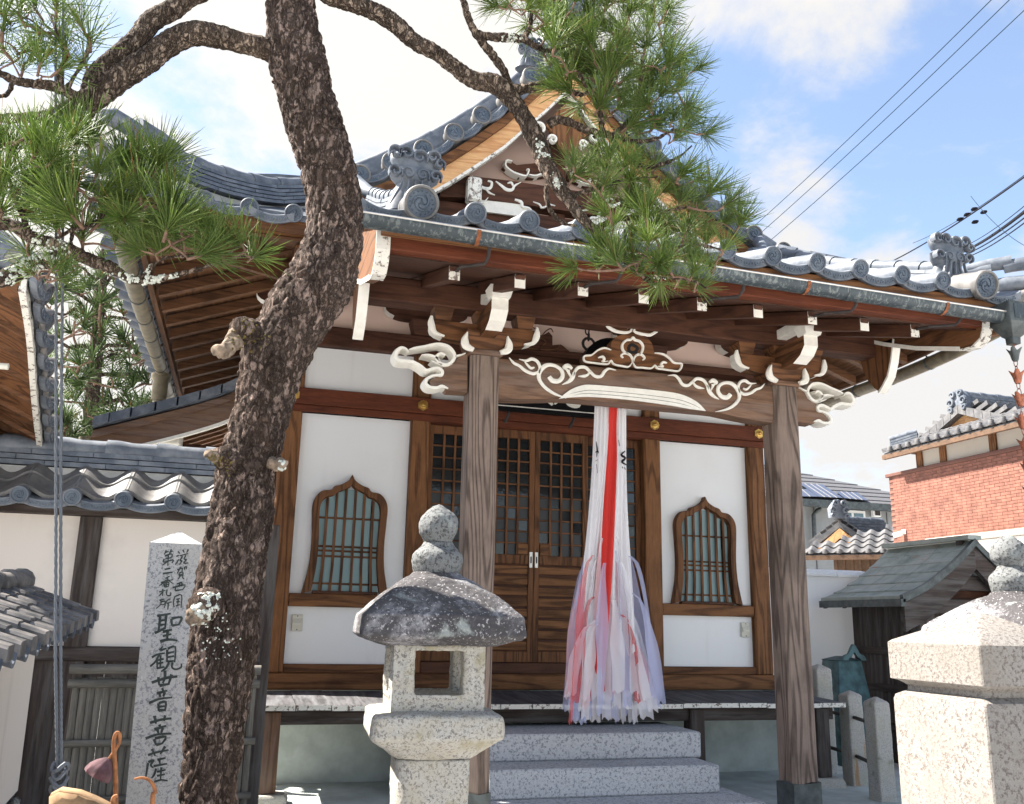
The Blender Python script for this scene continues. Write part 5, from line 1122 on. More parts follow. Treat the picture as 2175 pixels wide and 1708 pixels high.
CH = {
 'hijiri': ([[(455, 1045), (540, 1030), (615, 1018)], [(490, 1045), (482, 1140), (468, 1232)], [(560, 1030), (555, 1120), (545, 1200)], [(497, 1100), (548, 1092)], [(490, 1152), (545, 1144)], [(425, 1246), (480, 1222), (552, 1185)], [(622, 1080), (628, 1160)], [(625, 1078), (690, 1062), (745, 1070), (705, 1152)], [(630, 1158), (712, 1146)], [(520, 1232), (630, 1205)], [(520, 1282), (622, 1258)], [(578, 1212), (572, 1330)], [(488, 1346), (590, 1322), (695, 1336)]], 22),
 'miru': ([[(480, 1450), (522, 1402)], [(495, 1450), (565, 1425)], [(392, 1535), (450, 1500), (545, 1482)], [(478, 1495), (440, 1575), (372, 1640)], [(452, 1545), (455, 1672)], [(495, 1505), (490, 1655)], [(458, 1566), (532, 1550)], [(458, 1606), (528, 1592)], [(450, 1662), (540, 1645)], [(572, 1440), (570, 1590)], [(578, 1432), (668, 1408), (660, 1592)], [(582, 1482), (655, 1466)], [(582, 1530), (655, 1516)], [(580, 1582), (655, 1574)], [(592, 1595), (560, 1655), (500, 1700)], [(636, 1590), (628, 1648), (672, 1674), (735, 1650), (738, 1605)]], 19),
 'yo': ([[(390, B0 + 278), (500, B0 + 240), (600, B0 + 215), (692, B0 + 205)], [(468, B0 + 212), (478, B0 + 308)], [(545, B0 + 135), (545, B0 + 215), (520, B0 + 285)], [(625, B0 + 180), (590, B0 + 290)], [(480, B0 + 312), (602, B0 + 292)]], 24),
 'oto': ([[(512, B0 + 342), (528, B0 + 378)], [(450, B0 + 405), (572, B0 + 372)], [(480, B0 + 405), (492, B0 + 448)], [(545, B0 + 390), (525, B0 + 440)], [(358, B0 + 518), (480, B0 + 470), (632, B0 + 452)], [(468, B0 + 520), (470, B0 + 612)], [(472, B0 + 520), (555, B0 + 505), (545, B0 + 612)], [(478, B0 + 562), (545, B0 + 554)], [(470, B0 + 606), (545, B0 + 600)]], 22),
 'bo': ([[(368, B0 + 752), (490, B0 + 716), (622, B0 + 698)], [(422, B0 + 668), (440, B0 + 762)], [(548, B0 + 662), (532, B0 + 730)], [(478, B0 + 772), (492, B0 + 802)], [(420, B0 + 830), (560, B0 + 786)], [(455, B0 + 830), (470, B0 + 880)], [(522, B0 + 808), (500, B0 + 872)], [(318, B0 + 938), (450, B0 + 890), (622, B0 + 878)], [(415, B0 + 942), (440, B0 + 1012)], [(425, B0 + 935), (556, B0 + 914), (515, B0 + 992)], [(440, B0 + 1012), (520, B0 + 992)]], 23),
 'satsu': ([[(345, B0 + 1132), (440, B0 + 1100), (588, B0 + 1072)], [(392, B0 + 1058), (430, B0 + 1142)], [(548, B0 + 1028), (490, B0 + 1122)], [(348, B0 + 1215), (412, B0 + 1192), (378, B0 + 1250), (408, B0 + 1282)], [(345, B0 + 1225), (332, B0 + 1310), (318, B0 + 1402)], [(455, B0 + 1188), (552, B0 + 1165)], [(478, B0 + 1175), (486, B0 + 1240)], [(410, B0 + 1262), (570, B0 + 1234)], [(440, B0 + 1290), (418, B0 + 1365), (385, B0 + 1405)], [(450, B0 + 1330), (552, B0 + 1306)], [(502, B0 + 1275), (492, B0 + 1430)], [(450, B0 + 1378), (545, B0 + 1358)], [(418, B0 + 1448), (500, B0 + 1425), (578, B0 + 1436)]], 19),
 'shi': ([[(700, 285), (722, 312)], [(680, 345), (712, 330)], [(668, 442), (712, 378)], [(758, 268), (772, 300)], [(822, 264), (800, 302)], [(720, 338), (822, 310)], [(752, 340), (724, 398), (748, 394), (716, 442)], [(792, 330), (772, 380), (802, 378), (766, 424), (822, 420)]], 12),
 'ga': ([[(690, 502), (760, 480)], [(732, 466), (690, 546)], [(752, 484), (746, 532)], [(775, 474), (778, 502)], [(775, 474), (802, 465), (796, 496)], [(714, 545), (716, 592)], [(715, 540), (756, 530), (756, 588)], [(718, 562), (752, 556)], [(718, 578), (752, 572)], [(698, 608), (722, 590)], [(750, 590), (772, 612)]], 11),
 'nishi': ([[(688, 668), (752, 645)], [(720, 660), (712, 705)], [(748, 658), (742, 698)], [(638, 715), (670, 704), (664, 748)], [(670, 702), (785, 680), (750, 742)], [(668, 748), (748, 736)]], 13),
 'kuni': ([[(665, 812), (645, 880), (656, 942)], [(668, 815), (742, 800), (736, 948)], [(680, 850), (722, 840)], [(680, 882), (720, 872)], [(702, 845), (698, 922)], [(674, 928), (726, 912)]], 12),
 'dai': ([[(562, 272), (540, 322)], [(555, 296), (592, 284)], [(622, 262), (600, 312)], [(608, 292), (642, 280)], [(545, 338), (626, 315), (620, 356), (550, 372)], [(540, 375), (528, 412), (642, 386), (628, 424)], [(586, 330), (580, 458)], [(576, 402), (522, 444)]], 12),
 'ni': ([[(542, 498), (612, 484)], [(522, 548), (637, 530)]], 15),
 'ban': ([[(602, 578), (550, 602)], [(498, 652), (570, 634), (642, 616)], [(576, 590), (570, 655)], [(565, 625), (478, 692)], [(580, 622), (648, 668)], [(534, 665), (540, 706)], [(540, 660), (592, 650), (586, 702)], [(562, 655), (562, 702)], [(540, 682), (588, 675)], [(540, 704), (588, 698)]], 11),
 'fuda': ([[(478, 762), (552, 744)], [(520, 728), (520, 812)], [(520, 762), (478, 808)], [(572, 733), (564, 788), (582, 806), (612, 800), (614, 766)]], 12),
 'tokoro': ([[(482, 862), (542, 845)], [(500, 868), (494, 912), (442, 958)], [(500, 880), (546, 870), (540, 906), (500, 912)], [(612, 843), (566, 870), (538, 952)], [(566, 896), (628, 880)], [(586, 892), (580, 972)]], 12)}
for k, (sts, w) in CH.items():
    m = MB(); r = random.Random(len(k) * 7)
    for s in sts:
        n = len(s); ws = [INKB * w * (1.15 if i == 0 else (.95 if i < n - 1 else .75)) * r.uniform(.85, 1.15) for i in range(n)]
        stroke(m, s, ws, ink, .0012, k=3)
    tag(m.build('carved_character', MT['ink_carving'], mk), kind='stuff')

# ------------------------------------------------------------------ garden wall at the left, behind the marker
GWY = 7.25
gw = empty('garden_wall', (-1.2, GWY, 0), 'white plaster garden wall with dark posts and a grey tiled coping', 'wall')
wx0, wx1 = -3.6, .17
def gp_(mb, name, mat, smooth=False): return mb.build(name, MT[mat] if isinstance(mat, str) else [MT[x] for x in mat], gw, smooth)
gp_(MB().box(wx0, wx1, GWY + .10, GWY + .22, 1.195, 2.12), 'plaster_panel', 'plaster_old')
pxs = [at(x, 1250, Y=GWY).x for x in (172,)][0]
for x in (pxs - 1.5, pxs, pxs + 1.28): gp_(MB().cbox(x - .075, x + .075, GWY + .05, GWY + .24, .05, 2.12, c=.006), 'wall_post', 'wood_old_z')
gp_(MB().cbox(wx0, wx1, GWY + .04, GWY + .25, 1.09, 1.19, c=.006), 'lower_rail', 'wood_old_x')
for i in range(14):
    a = wx0 + i * (wx1 - wx0) / 14; gp_(MB().box(a + .003, a + (wx1 - wx0) / 14 - .003, GWY + .12, GWY + .15, .05, 1.088), 'base_board', 'wood_old_z')
gp_(MB().cbox(wx0, wx1, GWY - .02, GWY + .34, 2.122, 2.18, c=.006), 'wall_plate', 'wood_old_x')
# pantiles on the front slope: S-shaped courses, two rows, each tile its own piece
sp = .335; y_e, z_e = GWY - .26, 2.205; y_r, z_r = GWY + .12, 2.42
def pantile(L, lip):
    m = MB(); n = 14; rings = []
    prof = lambda u: .042 * math.cos((u - .0) * 2 * math.pi) * (1 if True else 1)
    for i in range(n + 1):
        u = i / n; x = u * (sp + .02); z = .040 * math.cos(2 * math.pi * u)
        rings.append([(x, 0, z - .012), (x, -.004, z + .004), (x, 0, z + .022), (x, L, z + .022), (x, L, z - .0)])
    m.loft(rings, 0); return m.mesh('pantile', MT['tile_pale'] if lip else MT['tile_pale'], 50)
pt = pantile(.26, True); sl = math.atan2(z_r - z_e, y_r - y_e)
x_first = at(34, 1113, Y=y_e).x
me_wr = make_round_tile('round_tile', .062, .12, 0, ('tile', 'tile_face'))
me_wf = make_flat_tile('flat_eave_tile', .335, .036, .062, .1)
k0 = -8
for i in range(k0, 7):
    x = x_first + i * sp
    if x > wx1 - .1: break
    for r in range(2):
        f = r * .215; inst('pantile', pt, gw, T(x + random.uniform(-.003, .003), y_e + .03 + f * math.cos(sl), z_e + .035 + f * math.sin(sl) + .018 * r) @ RX(sl) @ RZ(random.uniform(-.008, .008)))
    inst('round_tile', me_wr, gw, T(x, y_e - .028, z_e + .012) @ RX(sl * .6)); inst('flat_eave_tile', me_wf, gw, T(x + sp / 2, y_e + .012, z_e - .006) @ RX(sl * .6))
gp_(MB().loft([[(wx0, y_e + .05, z_e - .03), (wx1, y_e + .05, z_e - .03), (wx1, y_e + .05, z_e - .01), (wx0, y_e + .05, z_e - .01)], [(wx0, y_r, z_r - .01), (wx1, y_r, z_r - .01), (wx1, y_r, z_r + .01), (wx0, y_r, z_r + .01)], [(wx0, y_r + .4, z_e), (wx1, y_r + .4, z_e), (wx1, y_r + .4, z_e + .02), (wx0, y_r + .4, z_e + .02)]], 0), 'coping_bed', 'tile_dark')
gp_(MB().box(wx0, wx1, y_r - .035, y_r + .12, z_r - .02, z_r + .05), 'ridge_mortar', 'mortar')
ridge([(wx0 + .02, y_r + .04, z_r + .055), (-1.5, y_r + .04, z_r + .055), (wx1 - .01, y_r + .04, z_r + .055)], 3, .10, gw, .075, .42, seed=31, nosh=.042, mat='tile')

# ------------------------------------------------------------------ low boundary wall at the left edge, with small dark tiles
lw = empty('boundary_wall', (-.9, 4.3, 0), 'low white boundary wall with small dark roof tiles at the left edge', 'wall')
E1, E0 = at(209, 1313, Y=5.5), at(0, 1405, Y=3.3); yv = (E1 - E0).normalized(); xv = Vector((yv.y, -yv.x, 0)).normalized(); zv = xv.cross(yv)
LM = Matrix((xv, yv, zv)).transposed().to_4x4(); LM = T(*(E1 - xv * .28 - zv * 1.325 - yv * .05)) @ LM     # local: +y away along the wall, x to the right
LEN = 3.7
def lp(mb, name, mat, smooth=False, M=None): return mb.build(name, MT[mat], lw, smooth, LM if M is None else LM @ M)
lp(MB().box(-.22, 0, -LEN, 0, .46, 1.262), 'plaster_face', 'plaster_old')
lp(MB().box(-.25, -.01, -LEN, -.01, 0, .455), 'stone_base', 'granite_cap')
for i in range(8): lp(MB().cbox(-.26, .025, -LEN + i * .4625 + .004, -LEN + (i + 1) * .4625 - .004, .0, .44, c=.02), 'base_stone', 'granite_cap', False)
lp(MB().cbox(-.46, .22, -LEN, .05, 1.264, 1.29, c=.004), 'eave_board', 'plaster_old')
lp(MB().loft([[(.25, y, 1.305), (-.12, y, 1.42), (-.49, y, 1.305), (-.49, y, 1.292), (.25, y, 1.292)] for y in (-LEN, .12)], 0), 'tile_bed', 'tile_dark')
cp = .205; nr = 4; ys_ = cp / .262
colm = []
for j in range(nr):
    u0, u1 = j / nr, (j + 1) / nr + .05
    x0, z0 = .28 - u0 * .38, 1.325 + u0 * .118 + .008 * j; x1, z1 = .28 - u1 * .38, 1.325 + u1 * .118 + .008 * j
    m = MB(); m.loft([[(x, -.054, z - .015), (x, -.050, z + .026), (x, -.036, z + .036), (x, .036, z + .036), (x, .050, z + .026), (x, .054, z - .015)] for x, z in ((x0, z0), (x1, z1))], 0); a_me = m.mesh('roof_tile', MT['tile_old'])
    m = MB(); m.loft([[(x, .048 + .109 * t, z + .004 - .036 * math.sin(math.pi * t)) for t in (0, .2, .4, .6, .8, 1)] + [(x, .048 + .109 * t, z - .012 - .036 * math.sin(math.pi * t)) for t in (1, .8, .6, .4, .2, 0)] for x, z in ((x0 - .006, z0), (x1 - .006, z1))], 0); b_me = m.mesh('pan_tile', MT['tile_dark'], 50)
    colm.append((a_me, b_me))
for k in range(int(LEN / cp)):
    y = .02 - k * cp
    for a_me, b_me in colm:
        inst('roof_tile', a_me, lw, LM @ T(random.uniform(-.004, .004), y, random.uniform(-.003, .003))); inst('pan_tile', b_me, lw, LM @ T(0, y - cp, 0))
for j in range(3):
    for k in range(12):
        y1 = .06 - k * .3 - (j % 2) * .12; lp(MB().cbox(-.20 + j * .012, -.04 - j * .012, y1 - .296, y1, 1.415 + j * .026, 1.439 + j * .026, c=.005), 'ridge_tile', 'tile_old')
for k in range(12):
    y1 = .06 - k * .31; m = MB(); m.tube([(-.12, y1, 1.512), (-.12, y1 - .05, 1.514), (-.12, y1 - .06, 1.508), (-.12, y1 - .31, 1.508)], [.066, .066, .056, .056], 12); lp(m, 'ridge_cap', 'tile_old', 50)

# ------------------------------------------------------------------ bamboo fence panel between marker and veranda
bf = empty('bamboo_fence', (-.6, 6.3, 0), 'grey weathered bamboo slat fence panel leaning behind the stone marker', 'fence')
fx0, fx1 = at(140, 1560, Y=6.3).x, at(536, 1560, Y=6.3).x; zt = at(200, 1432, Y=6.3).z
ns = 25
for i in range(ns):
    x = fx0 + (fx1 - fx0) * i / ns; w = (fx1 - fx0) / ns; zt_i = zt - .02 + random.uniform(-.008, .008)
    m = MB(); m.loft([[(x + .003 + w * .9 * u, 6.3 - .010 * math.sin(math.pi * u) + random.uniform(-.001, .001), z) for u in (0, .25, .5, .75, 1)] + [(x + .003 + w * .9, 6.312, z), (x + .003, 6.312, z)] for z in (.06, .5, zt_i)], 0); m.build('bamboo_slat', MT['bamboo_grey_z'], bf)
for z, r in ((zt + .03, .030), (zt - .055, .026), (zt - .40, .022), (zt - .72, .022)):
    m = MB(); m.tube([(fx0 - .02, 6.275, z), ((fx0 + fx1) / 2, 6.272, z + .004), (fx1 + .02, 6.275, z)], r, 10); m.build('bamboo_rail', MT['bamboo_grey_x'], bf, 50)
for x in (fx0 + .02, (fx0 + fx1) / 2, fx1 - .03): MB().cbox(x - .03, x + .03, 6.315, 6.37, 0, zt, c=.004).build('fence_stake', MT['wood_old_z'], bf)

# ------------------------------------------------------------------ side corridor roof at the left of the hall
sr = empty('side_gate_roof', (-.6, 9.6, 0), 'small tiled side gate with a weathered barge board left of the pine trunk', 'gate')
def sg_(mb, name, mat, smooth=False): return mb.build(name, MT[mat], sr, smooth)
SY = 9.3
sxc = at(560, 800, Y=SY).x; lowL = at(203, 905, Y=SY); 
prof = [at(x, y, Y=SY) for x, y in ((200, 893), (255, 880), (330, 862), (400, 845), (470, 825), (520, 805), (560, 788))]
prof = [(p.x, p.z) for p in prof]; prof += [(2 * prof[-1][0] - a, b) for a, b in reversed(prof[:-1])]
sg_(MB().loft([[(x, SY - .02, z - .10), (x, 12.5, z - .10), (x, 12.5, z - .03), (x, SY - .02, z - .03)] for x, z in prof], 0), 'roof_bed', 'tile_dark')
hs = (len(prof) - 1)
P2 = spline(prof, 3)
for i in range(0, len(P2) - 2, 2):
    (x0, z0), (x1, z1) = P2[i], P2[i + 2]
    m = MB(); m.loft([[(x, SY - .07, z - .075 + e), (x, SY + .25, z - .075 + e), (x, SY + .25, z + .02 + e), (x, SY - .07, z + .02 + e)] for x, z, e in ((x0, z0, .0), (x1 + (x1 - x0) * .08, z1 + (z1 - z0) * .08, .008))], 0); sg_(m, 'verge_tile', 'tile')
for nm, a, b, mat, y0, y1 in (('barge_board', .16, .36, 'wood_weather_x', SY + .02, SY + .07), ('barge_batten', .085, .17, 'wood_weather_x', SY - .02, SY + .06), ('barge_edge', .352, .385, 'paint_white', SY + .016, SY + .074)):
    sg_(MB().loft([[(x, y0, z - b), (x, y1, z - b), (x, y1, z - a), (x, y0, z - a)] for x, z in P2], 0), nm, mat)
for i in range(12):
    y = SY + .35 + i * .26
    m = MB(); m.loft([[(x, y, z - .20), (x, y + .06, z - .20), (x, y + .06, z - .11), (x, y, z - .11)] for x, z in prof[:7]], 0); sg_(m, 'rafter', 'wood_soffit_x')
px = at(360, 950, Y=SY + .3)
sg_(MB().cbox(px.x - .10, px.x + .10, SY + .1, SY + .6, px.z + .0, px.z + .16, c=.01), 'beam_end', 'paint_white')
sg_(MB().cbox(px.x - .9, px.x + 2.2, SY + .6, SY + .75, px.z - .10, px.z + .10, c=.01), 'cross_beam', 'wood_dark_x')
sg_(MB().cbox(px.x - .10, px.x + .08, SY + .5, SY + .7, .0, px.z - .10, c=.01), 'gate_post', 'wood_weather_z')
sg_(MB().cbox(px.x + 1.6, px.x + 1.78, SY + .5, SY + .7, .0, px.z - .10, c=.01), 'gate_post', 'wood_weather_z')
sg_(MB().cbox(px.x + .25, px.x + .5, SY + .45, SY + .8, px.z - .38, px.z - .12, c=.02), 'bracket_block', 'wood_tan_z')
# gutter with its pipe
e0 = Vector((prof[0][0] - .03, SY + .05, prof[0][1] - .20))
m = MB(); m.tube([e0, e0 + Vector((0, 3.0, -.02))], .06, 12); gg2 = sg_(m, 'gutter', 'pvc_olive', 50)
m = MB(); m.tube([e0 + Vector((-.02, -.1, .02)), e0 + Vector((-.02, -.1, -.22)), e0 + Vector((.02, .0, -.42)), e0 + Vector((.25, .25, -.55)), e0 + Vector((1.1, .9, -.70))], .055, 10); sg_(m, 'drain_pipe', 'pvc_olive', 50)
for k in range(9):
    q = e0 + Vector((.0, .2 + .3 * k, 0)); m = MB(); m.tube([q + Vector((.065 * math.cos(a), 0, .065 * math.sin(a))) for a in [math.pi + k2 * math.pi / 6 for k2 in range(7)]], .008, 6); sg_(m, 'gutter_hook', 'iron')
# downpipe of the hall's side gutter
dp = MB(); p0 = at(345, 780, X=-1.09); dp.tube([(-1.09, p0.y, 4.05), (-1.09, p0.y, 3.6), (-1.09, p0.y, 2.0)], .062, 12); hp(dp, 'downpipe', 'pvc_olive', None, 50)
dp = MB(); dp.lathe([(.07, 0), (.085, .02), (.085, .22), (.11, .26), (.11, .30)], (-1.09, p0.y, 3.78), 14); hp(dp, 'pipe_collar', 'pvc_olive', None, 50)

# ------------------------------------------------------------------ neighbouring building's eave at the far left
nb_ = empty('neighbour_hall', (-3.0, 7.5, 0), 'neighbouring wooden hall whose curved tiled eave enters at the left edge', 'building')
def nb_p(mb, name, mat, smooth=False): return mb.build(name, MT[mat], nb_, smooth)
EV = spline([tuple(at(x, y, Y=yy)) for x, y, yy in ((66, 600, 5.2), (80, 700, 5.7), (86, 800, 6.3), (92, 880, 6.9), (100, 950, 7.5), (108, 1000, 8.0))], 4)
ups = lambda p, dx, dz: (p[0] + dx, p[1] + .05 * dx, p[2] + dz)
nb_p(MB().loft([[ups(p, 0, 0), ups(p, .03, .10), ups(p, -1.3, .75), ups(p, -1.3, .70)] for p in EV], 0), 'roof_bed', 'tile_dark')
nb_p(MB().loft([[ups(p, -.05, -.03), ups(p, -1.2, .52), ups(p, -1.2, .55), ups(p, -.05, .0)] for p in EV], 0), 'eave_soffit', 'wood_brown_x')
nb_p(MB().loft([[ups(p, -.055, -.06), ups(p, -.02, -.06), ups(p, -.02, .03), ups(p, -.055, .03)] for p in EV], 0), 'eave_edge', 'paint_chipped')
nb_p(MB().loft([[ups(p, -.42, .04), ups(p, -.34, .02), ups(p, -.34, .16), ups(p, -.42, .18)] for p in EV], 0), 'eave_purlin', 'wood_tan_y')
for k in range(0, len(EV), 2):
    p = EV[k]; m = MB(); m.loft([[ups(p, -.06, -.055), ups((p[0], p[1] + .07, p[2]), -.06, -.055), ups((p[0], p[1] + .07, p[2]), -.06, -.005), ups(p, -.06, -.005)], [ups(p, -1.15, .46), ups((p[0], p[1] + .07, p[2]), -1.15, .46), ups((p[0], p[1] + .07, p[2]), -1.15, .52), ups(p, -1.15, .52)]], 0); nb_p(m, 'rafter', 'wood_soffit_x')
me_n = make_round_tile('round_tile', .07, .25, 0, ('tile_old', 'tile_dark'))
for k in range(0, len(EV), 2):
    p = EV[k]; inst('round_tile', me_n, nb_, T(p[0] + .05, p[1], p[2] + .06) @ RZ(math.pi / 2) @ RX(.4))
    if k + 2 < len(EV): inst('flat_eave_tile', ME_FLAT, nb_, T((p[0] + EV[k + 2][0]) / 2 + .04, (p[1] + EV[k + 2][1]) / 2, (p[2] + EV[k + 2][2]) / 2 + .05) @ RZ(math.pi / 2) @ RX(.3))
nb_p(MB().box(-3.4, -2.6, 6.2, 9.0, 0, 3.6), 'wall', 'wood_brown_z')
p = EV[0]
for k in range(4):
    m = MB(); m.tube([ups(p, .05 - .16 * k, .06 + .075 * k), ups((p[0] - .16 * k, p[1] + .1, p[2]), -.4, .36 + .07 * k)], .07, 12); nb_p(m, 'tile_column', 'tile', 50)
MB().tube([at(-5, 777, Y=5.8), at(18, 779, Y=5.8)], .02, 10).build('pipe_stub', MT['box_beige'], nb_, 50)

# ------------------------------------------------------------------ right side: fence posts, white wall, copper-roofed gate, bronze tank
FP = [(1764, 1645, 1412, .19, 'granite_fence', 'thick granite fence post with a cracked top beside the veranda end'), (1830, 1670, 1468, .165, 'granite_rusty', 'granite fence post with an orange rust streak between two iron bars'), (1890, 1704, 1482, .165, 'granite_fence', 'granite fence post standing closest to the large gate post')]
FPP = []
for bx, by, ty, w, mat, lab in FP:
    b = at(bx, by, Z=.02); z = at(bx, ty, Y=b.y).z; o = empty('fence_post', (b.x, b.y, 0), lab, 'fence post', 'granite fence posts'); FPP.append((b, o, z, w))
    m = MB(); m.loft([sq(b.x, b.y + w / 2, w / 2, 0, .12), sq(b.x, b.y + w / 2, w / 2 - .004, z - .05, .12), sq(b.x, b.y + w / 2, w * .42, z - .035, .12), sq(b.x, b.y + w / 2, .012, z, .4)], 0)
    inst('shaft', worn_mesh(m, 'fence_post', MT[mat], .012, .004, 10, off=(b.x, 0, 0)), o)
for (a, oa, za, wa), (b, ob, zb, wb) in zip(FPP, FPP[1:]):
    for k, z in enumerate((.28, .62)):
        if a is FPP[0][0] and k == 1: pass
        m = MB(); d = Vector((b.x - a.x, b.y - a.y, 0)); p0 = Vector((a.x, a.y + wa / 2, z)) + d.normalized() * (wa / 2 - .03); p1 = Vector((b.x, b.y + wb / 2, z)) - d.normalized() * (wb / 2 - .03)
        o = m.tube([p0, p1], .017, 8).build('iron_bar', MT['iron'], None, 50)
        tag(o, ('lower' if k == 0 else 'upper') + ' rusty iron bar between the ' + ('two posts nearest the veranda' if a is FPP[0][0] else 'rust-streaked post and the post by the gate post'), 'iron bar', 'fence bars')
# white wall behind
ww = empty('white_wall', (6.9, 9.95, 0), 'plain white plaster wall with a rounded coping right of the porch pillar', 'wall')
wy = 9.95; xl, xr = at(1640, 1300, Y=wy).x, at(1845, 1300, Y=wy).x; ztop = at(1750, 1225, Y=wy).z
MB().box(xl, xr, wy, wy + .18, 0, ztop).build('plaster_face', MT['plaster_white'], ww)
n = 3
for i in range(n):
    a, b = xl + (xr - xl) * i / n, xl + (xr - xl) * (i + 1) / n
    MB().loft([[(x, wy - .05, ztop + .002), (x, wy - .055, ztop + .03), (x, wy - .02, ztop + .075), (x, wy + .09, ztop + .095), (x, wy + .22, ztop + .06), (x, wy + .23, ztop + .002)] for x in (a + .003, b - .003)], 0).build('coping_stone', MT['plaster_white'], ww, 40)
# gate with copper roof
k3 = lambda x, y: ((2950 + x * .4684) * 2175 / 3884, (1700 + y * .4684) * 2175 / 3884)
cg = empty('wooden_gate', (8.0, 8.6, 0), 'small dark wooden gate with a green copper sheet roof', 'gate')
def cgp(mb, name, mat, smooth=False): return mb.build(name, MT[mat], cg, smooth)
CGY = 8.3; apx = at(*k3(1575, 757), Y=CGY); eL = at(*k3(990, 1212), Y=CGY); far = at(*k3(890, 812), X=apx.x); LY = max(1.2, far.y - CGY)
half = apx.x - eL.x
prf = [(0, apx.z), (.22, apx.z - .30 * (apx.z - eL.z)), (.45, apx.z - .56 * (apx.z - eL.z)), (.72, apx.z - .82 * (apx.z - eL.z)), (1.0, eL.z)]
for s in (-1, 1):
    # overlapping copper sheets, each course its own piece
    cs = spline([(u * half, z) for u, z in prf], 3)
    for i in range(6):
        a, b = int(i * (len(cs) - 1) / 6), int((i + 1) * (len(cs) - 1) / 6)
        seg_ = cs[a:b + 1]; lift = .012 * (5 - i)
        for q in range(3):
            y0, y1 = CGY + LY * q / 3, CGY + LY * (q + 1) / 3
            m = MB(); m.loft([[(apx.x + s * u, y0 + .004, z - .01 + lift * .0), (apx.x + s * u, y1 - .004, z - .01), (apx.x + s * u, y1 - .004, z + .012 + (.012 if j == len(seg_) - 1 else 0)), (apx.x + s * u, y0 + .004, z + .012 + (.012 if j == len(seg_) - 1 else 0))] for j, (u, z) in enumerate(seg_)], 0); cgp(m, 'copper_sheet', 'copper_roof')
    cgp(MB().loft([[(apx.x + s * u, CGY - .05, z - .05), (apx.x + s * u, CGY + .003, z - .05), (apx.x + s * u, CGY + .003, z + .03), (apx.x + s * u, CGY - .05, z + .03)] for u, z in cs], 0), 'copper_verge', 'copper_dark')
    cgp(MB().loft([[(apx.x + s * u * .97, CGY - .02, z - .30 - .05 * (u / half)), (apx.x + s * u * .97, CGY + .05, z - .30 - .05 * (u / half)), (apx.x + s * u * .97, CGY + .05, z - .052), (apx.x + s * u * .97, CGY - .02, z - .052)] for u, z in cs], 0), 'barge_board', 'wood_old_x')
    cgp(MB().box(apx.x + s * half - .03, apx.x + s * half + .03, CGY - .05, CGY + LY, eL.z - .09, eL.z - .012), 'eave_edge', 'copper_dark')
    for q in range(4): cgp(MB().loft([[(apx.x + s * u, CGY + .2 + q * (LY - .3) / 3, z - .10), (apx.x + s * u, CGY + .26 + q * (LY - .3) / 3, z - .10), (apx.x + s * u, CGY + .26 + q * (LY - .3) / 3, z - .02), (apx.x + s * u, CGY + .2 + q * (LY - .3) / 3, z - .02)] for u, z in cs], 0), 'rafter', 'wood_old_x')
cgp(MB().box(apx.x - .09, apx.x + .09, CGY - .04, CGY + LY, apx.z + .02, apx.z + .07), 'ridge_cap', 'copper_roof')
bx0 = apx.x - half * .62; zb = eL.z - .05
cgp(MB().box(bx0, apx.x + half * .62, CGY + .25, CGY + .32, 0, zb), 'front_boarding', 'wood_old_z')
for i, hw_ in enumerate((.66, .40)): cgp(MB().cbox(apx.x - half * hw_, apx.x + half * hw_, CGY + .12, CGY + .24, zb - .10 + i * .26, zb + .06 + i * .26, c=.01), 'tie_beam', 'wood_old_x')
cgp(MB().prism([(apx.x - half * .72, zb), (apx.x, apx.z - .30), (apx.x + half * .72, zb)], lambda p: (p[0], CGY + .26, p[1]), lambda p: (p[0], CGY + .30, p[1])), 'gable_boarding', 'wood_dark_x')
cgp(MB().cbox(apx.x - .05, apx.x + .05, CGY + .10, CGY + .2, zb + .7, apx.z - .3, c=.01), 'gable_strut', 'wood_old_z')
for x in (bx0 - .02, apx.x - half * .05, apx.x + half * .6): cgp(MB().cbox(x - .07, x + .07, CGY + .1, CGY + .24, 0, zb - .03, c=.01), 'gate_post', 'wood_old_z')
cgp(MB().box(bx0 - .03, bx0 + .02, CGY + .33, CGY + LY - .1, 0, zb), 'side_boarding', 'wood_old_z')
for z in (.35, .75, 1.15): cgp(MB().cbox(bx0 - .06, bx0 - .031, CGY + .33, CGY + LY - .1, z, z + .08, c=.005), 'side_rail', 'wood_old_y')
for i in range(6): cgp(MB().box(bx0 + .35 + i * .07, bx0 + .385 + i * .07, CGY + .225, CGY + .248, zb - .35, zb - .06), 'lattice_bar', 'wood_brown_z')
# bronze tank with cusped crest
bt = empty('bronze_tank', (6.35, 8.7, 0), 'blue-green bronze tank with a cusped crest behind the thick fence post', 'bronze tank')
bY = 8.75; bl_ = at(1783, 1480, Y=bY); br_ = at(1850, 1480, Y=bY); tl_ = at(1790, 1403, Y=bY); tr_ = at(1840, 1403, Y=bY); ccx = (bl_.x + br_.x) / 2; hw0 = (br_.x - bl_.x) / 2; hw1 = (tr_.x - tl_.x) / 2
m = MB(); m.loft([sq(ccx, bY + hw0, hw0 * 1.05, 0, .1), sq(ccx, bY + hw0, hw0 * 1.05, bl_.z - .02, .1), sq(ccx, bY + hw0, hw0, bl_.z, .08), sq(ccx, bY + hw0, hw1, tl_.z - .01, .08), sq(ccx, bY + hw0, hw1 * 1.06, tl_.z, .08), sq(ccx, bY + hw0, hw1 * .3, tl_.z + .04, .1)], 0); m.build('tank_body', MT['bronze_green'], bt, 30)
m = MB(); cst = spline([(-.15, 0), (-.12, .05), (-.07, .07), (-.04, .12), (0, .17), (.04, .12), (.07, .07), (.12, .05), (.15, 0)], 3); cst2 = [(x * .55, z * .5) for x, z in reversed(cst)]
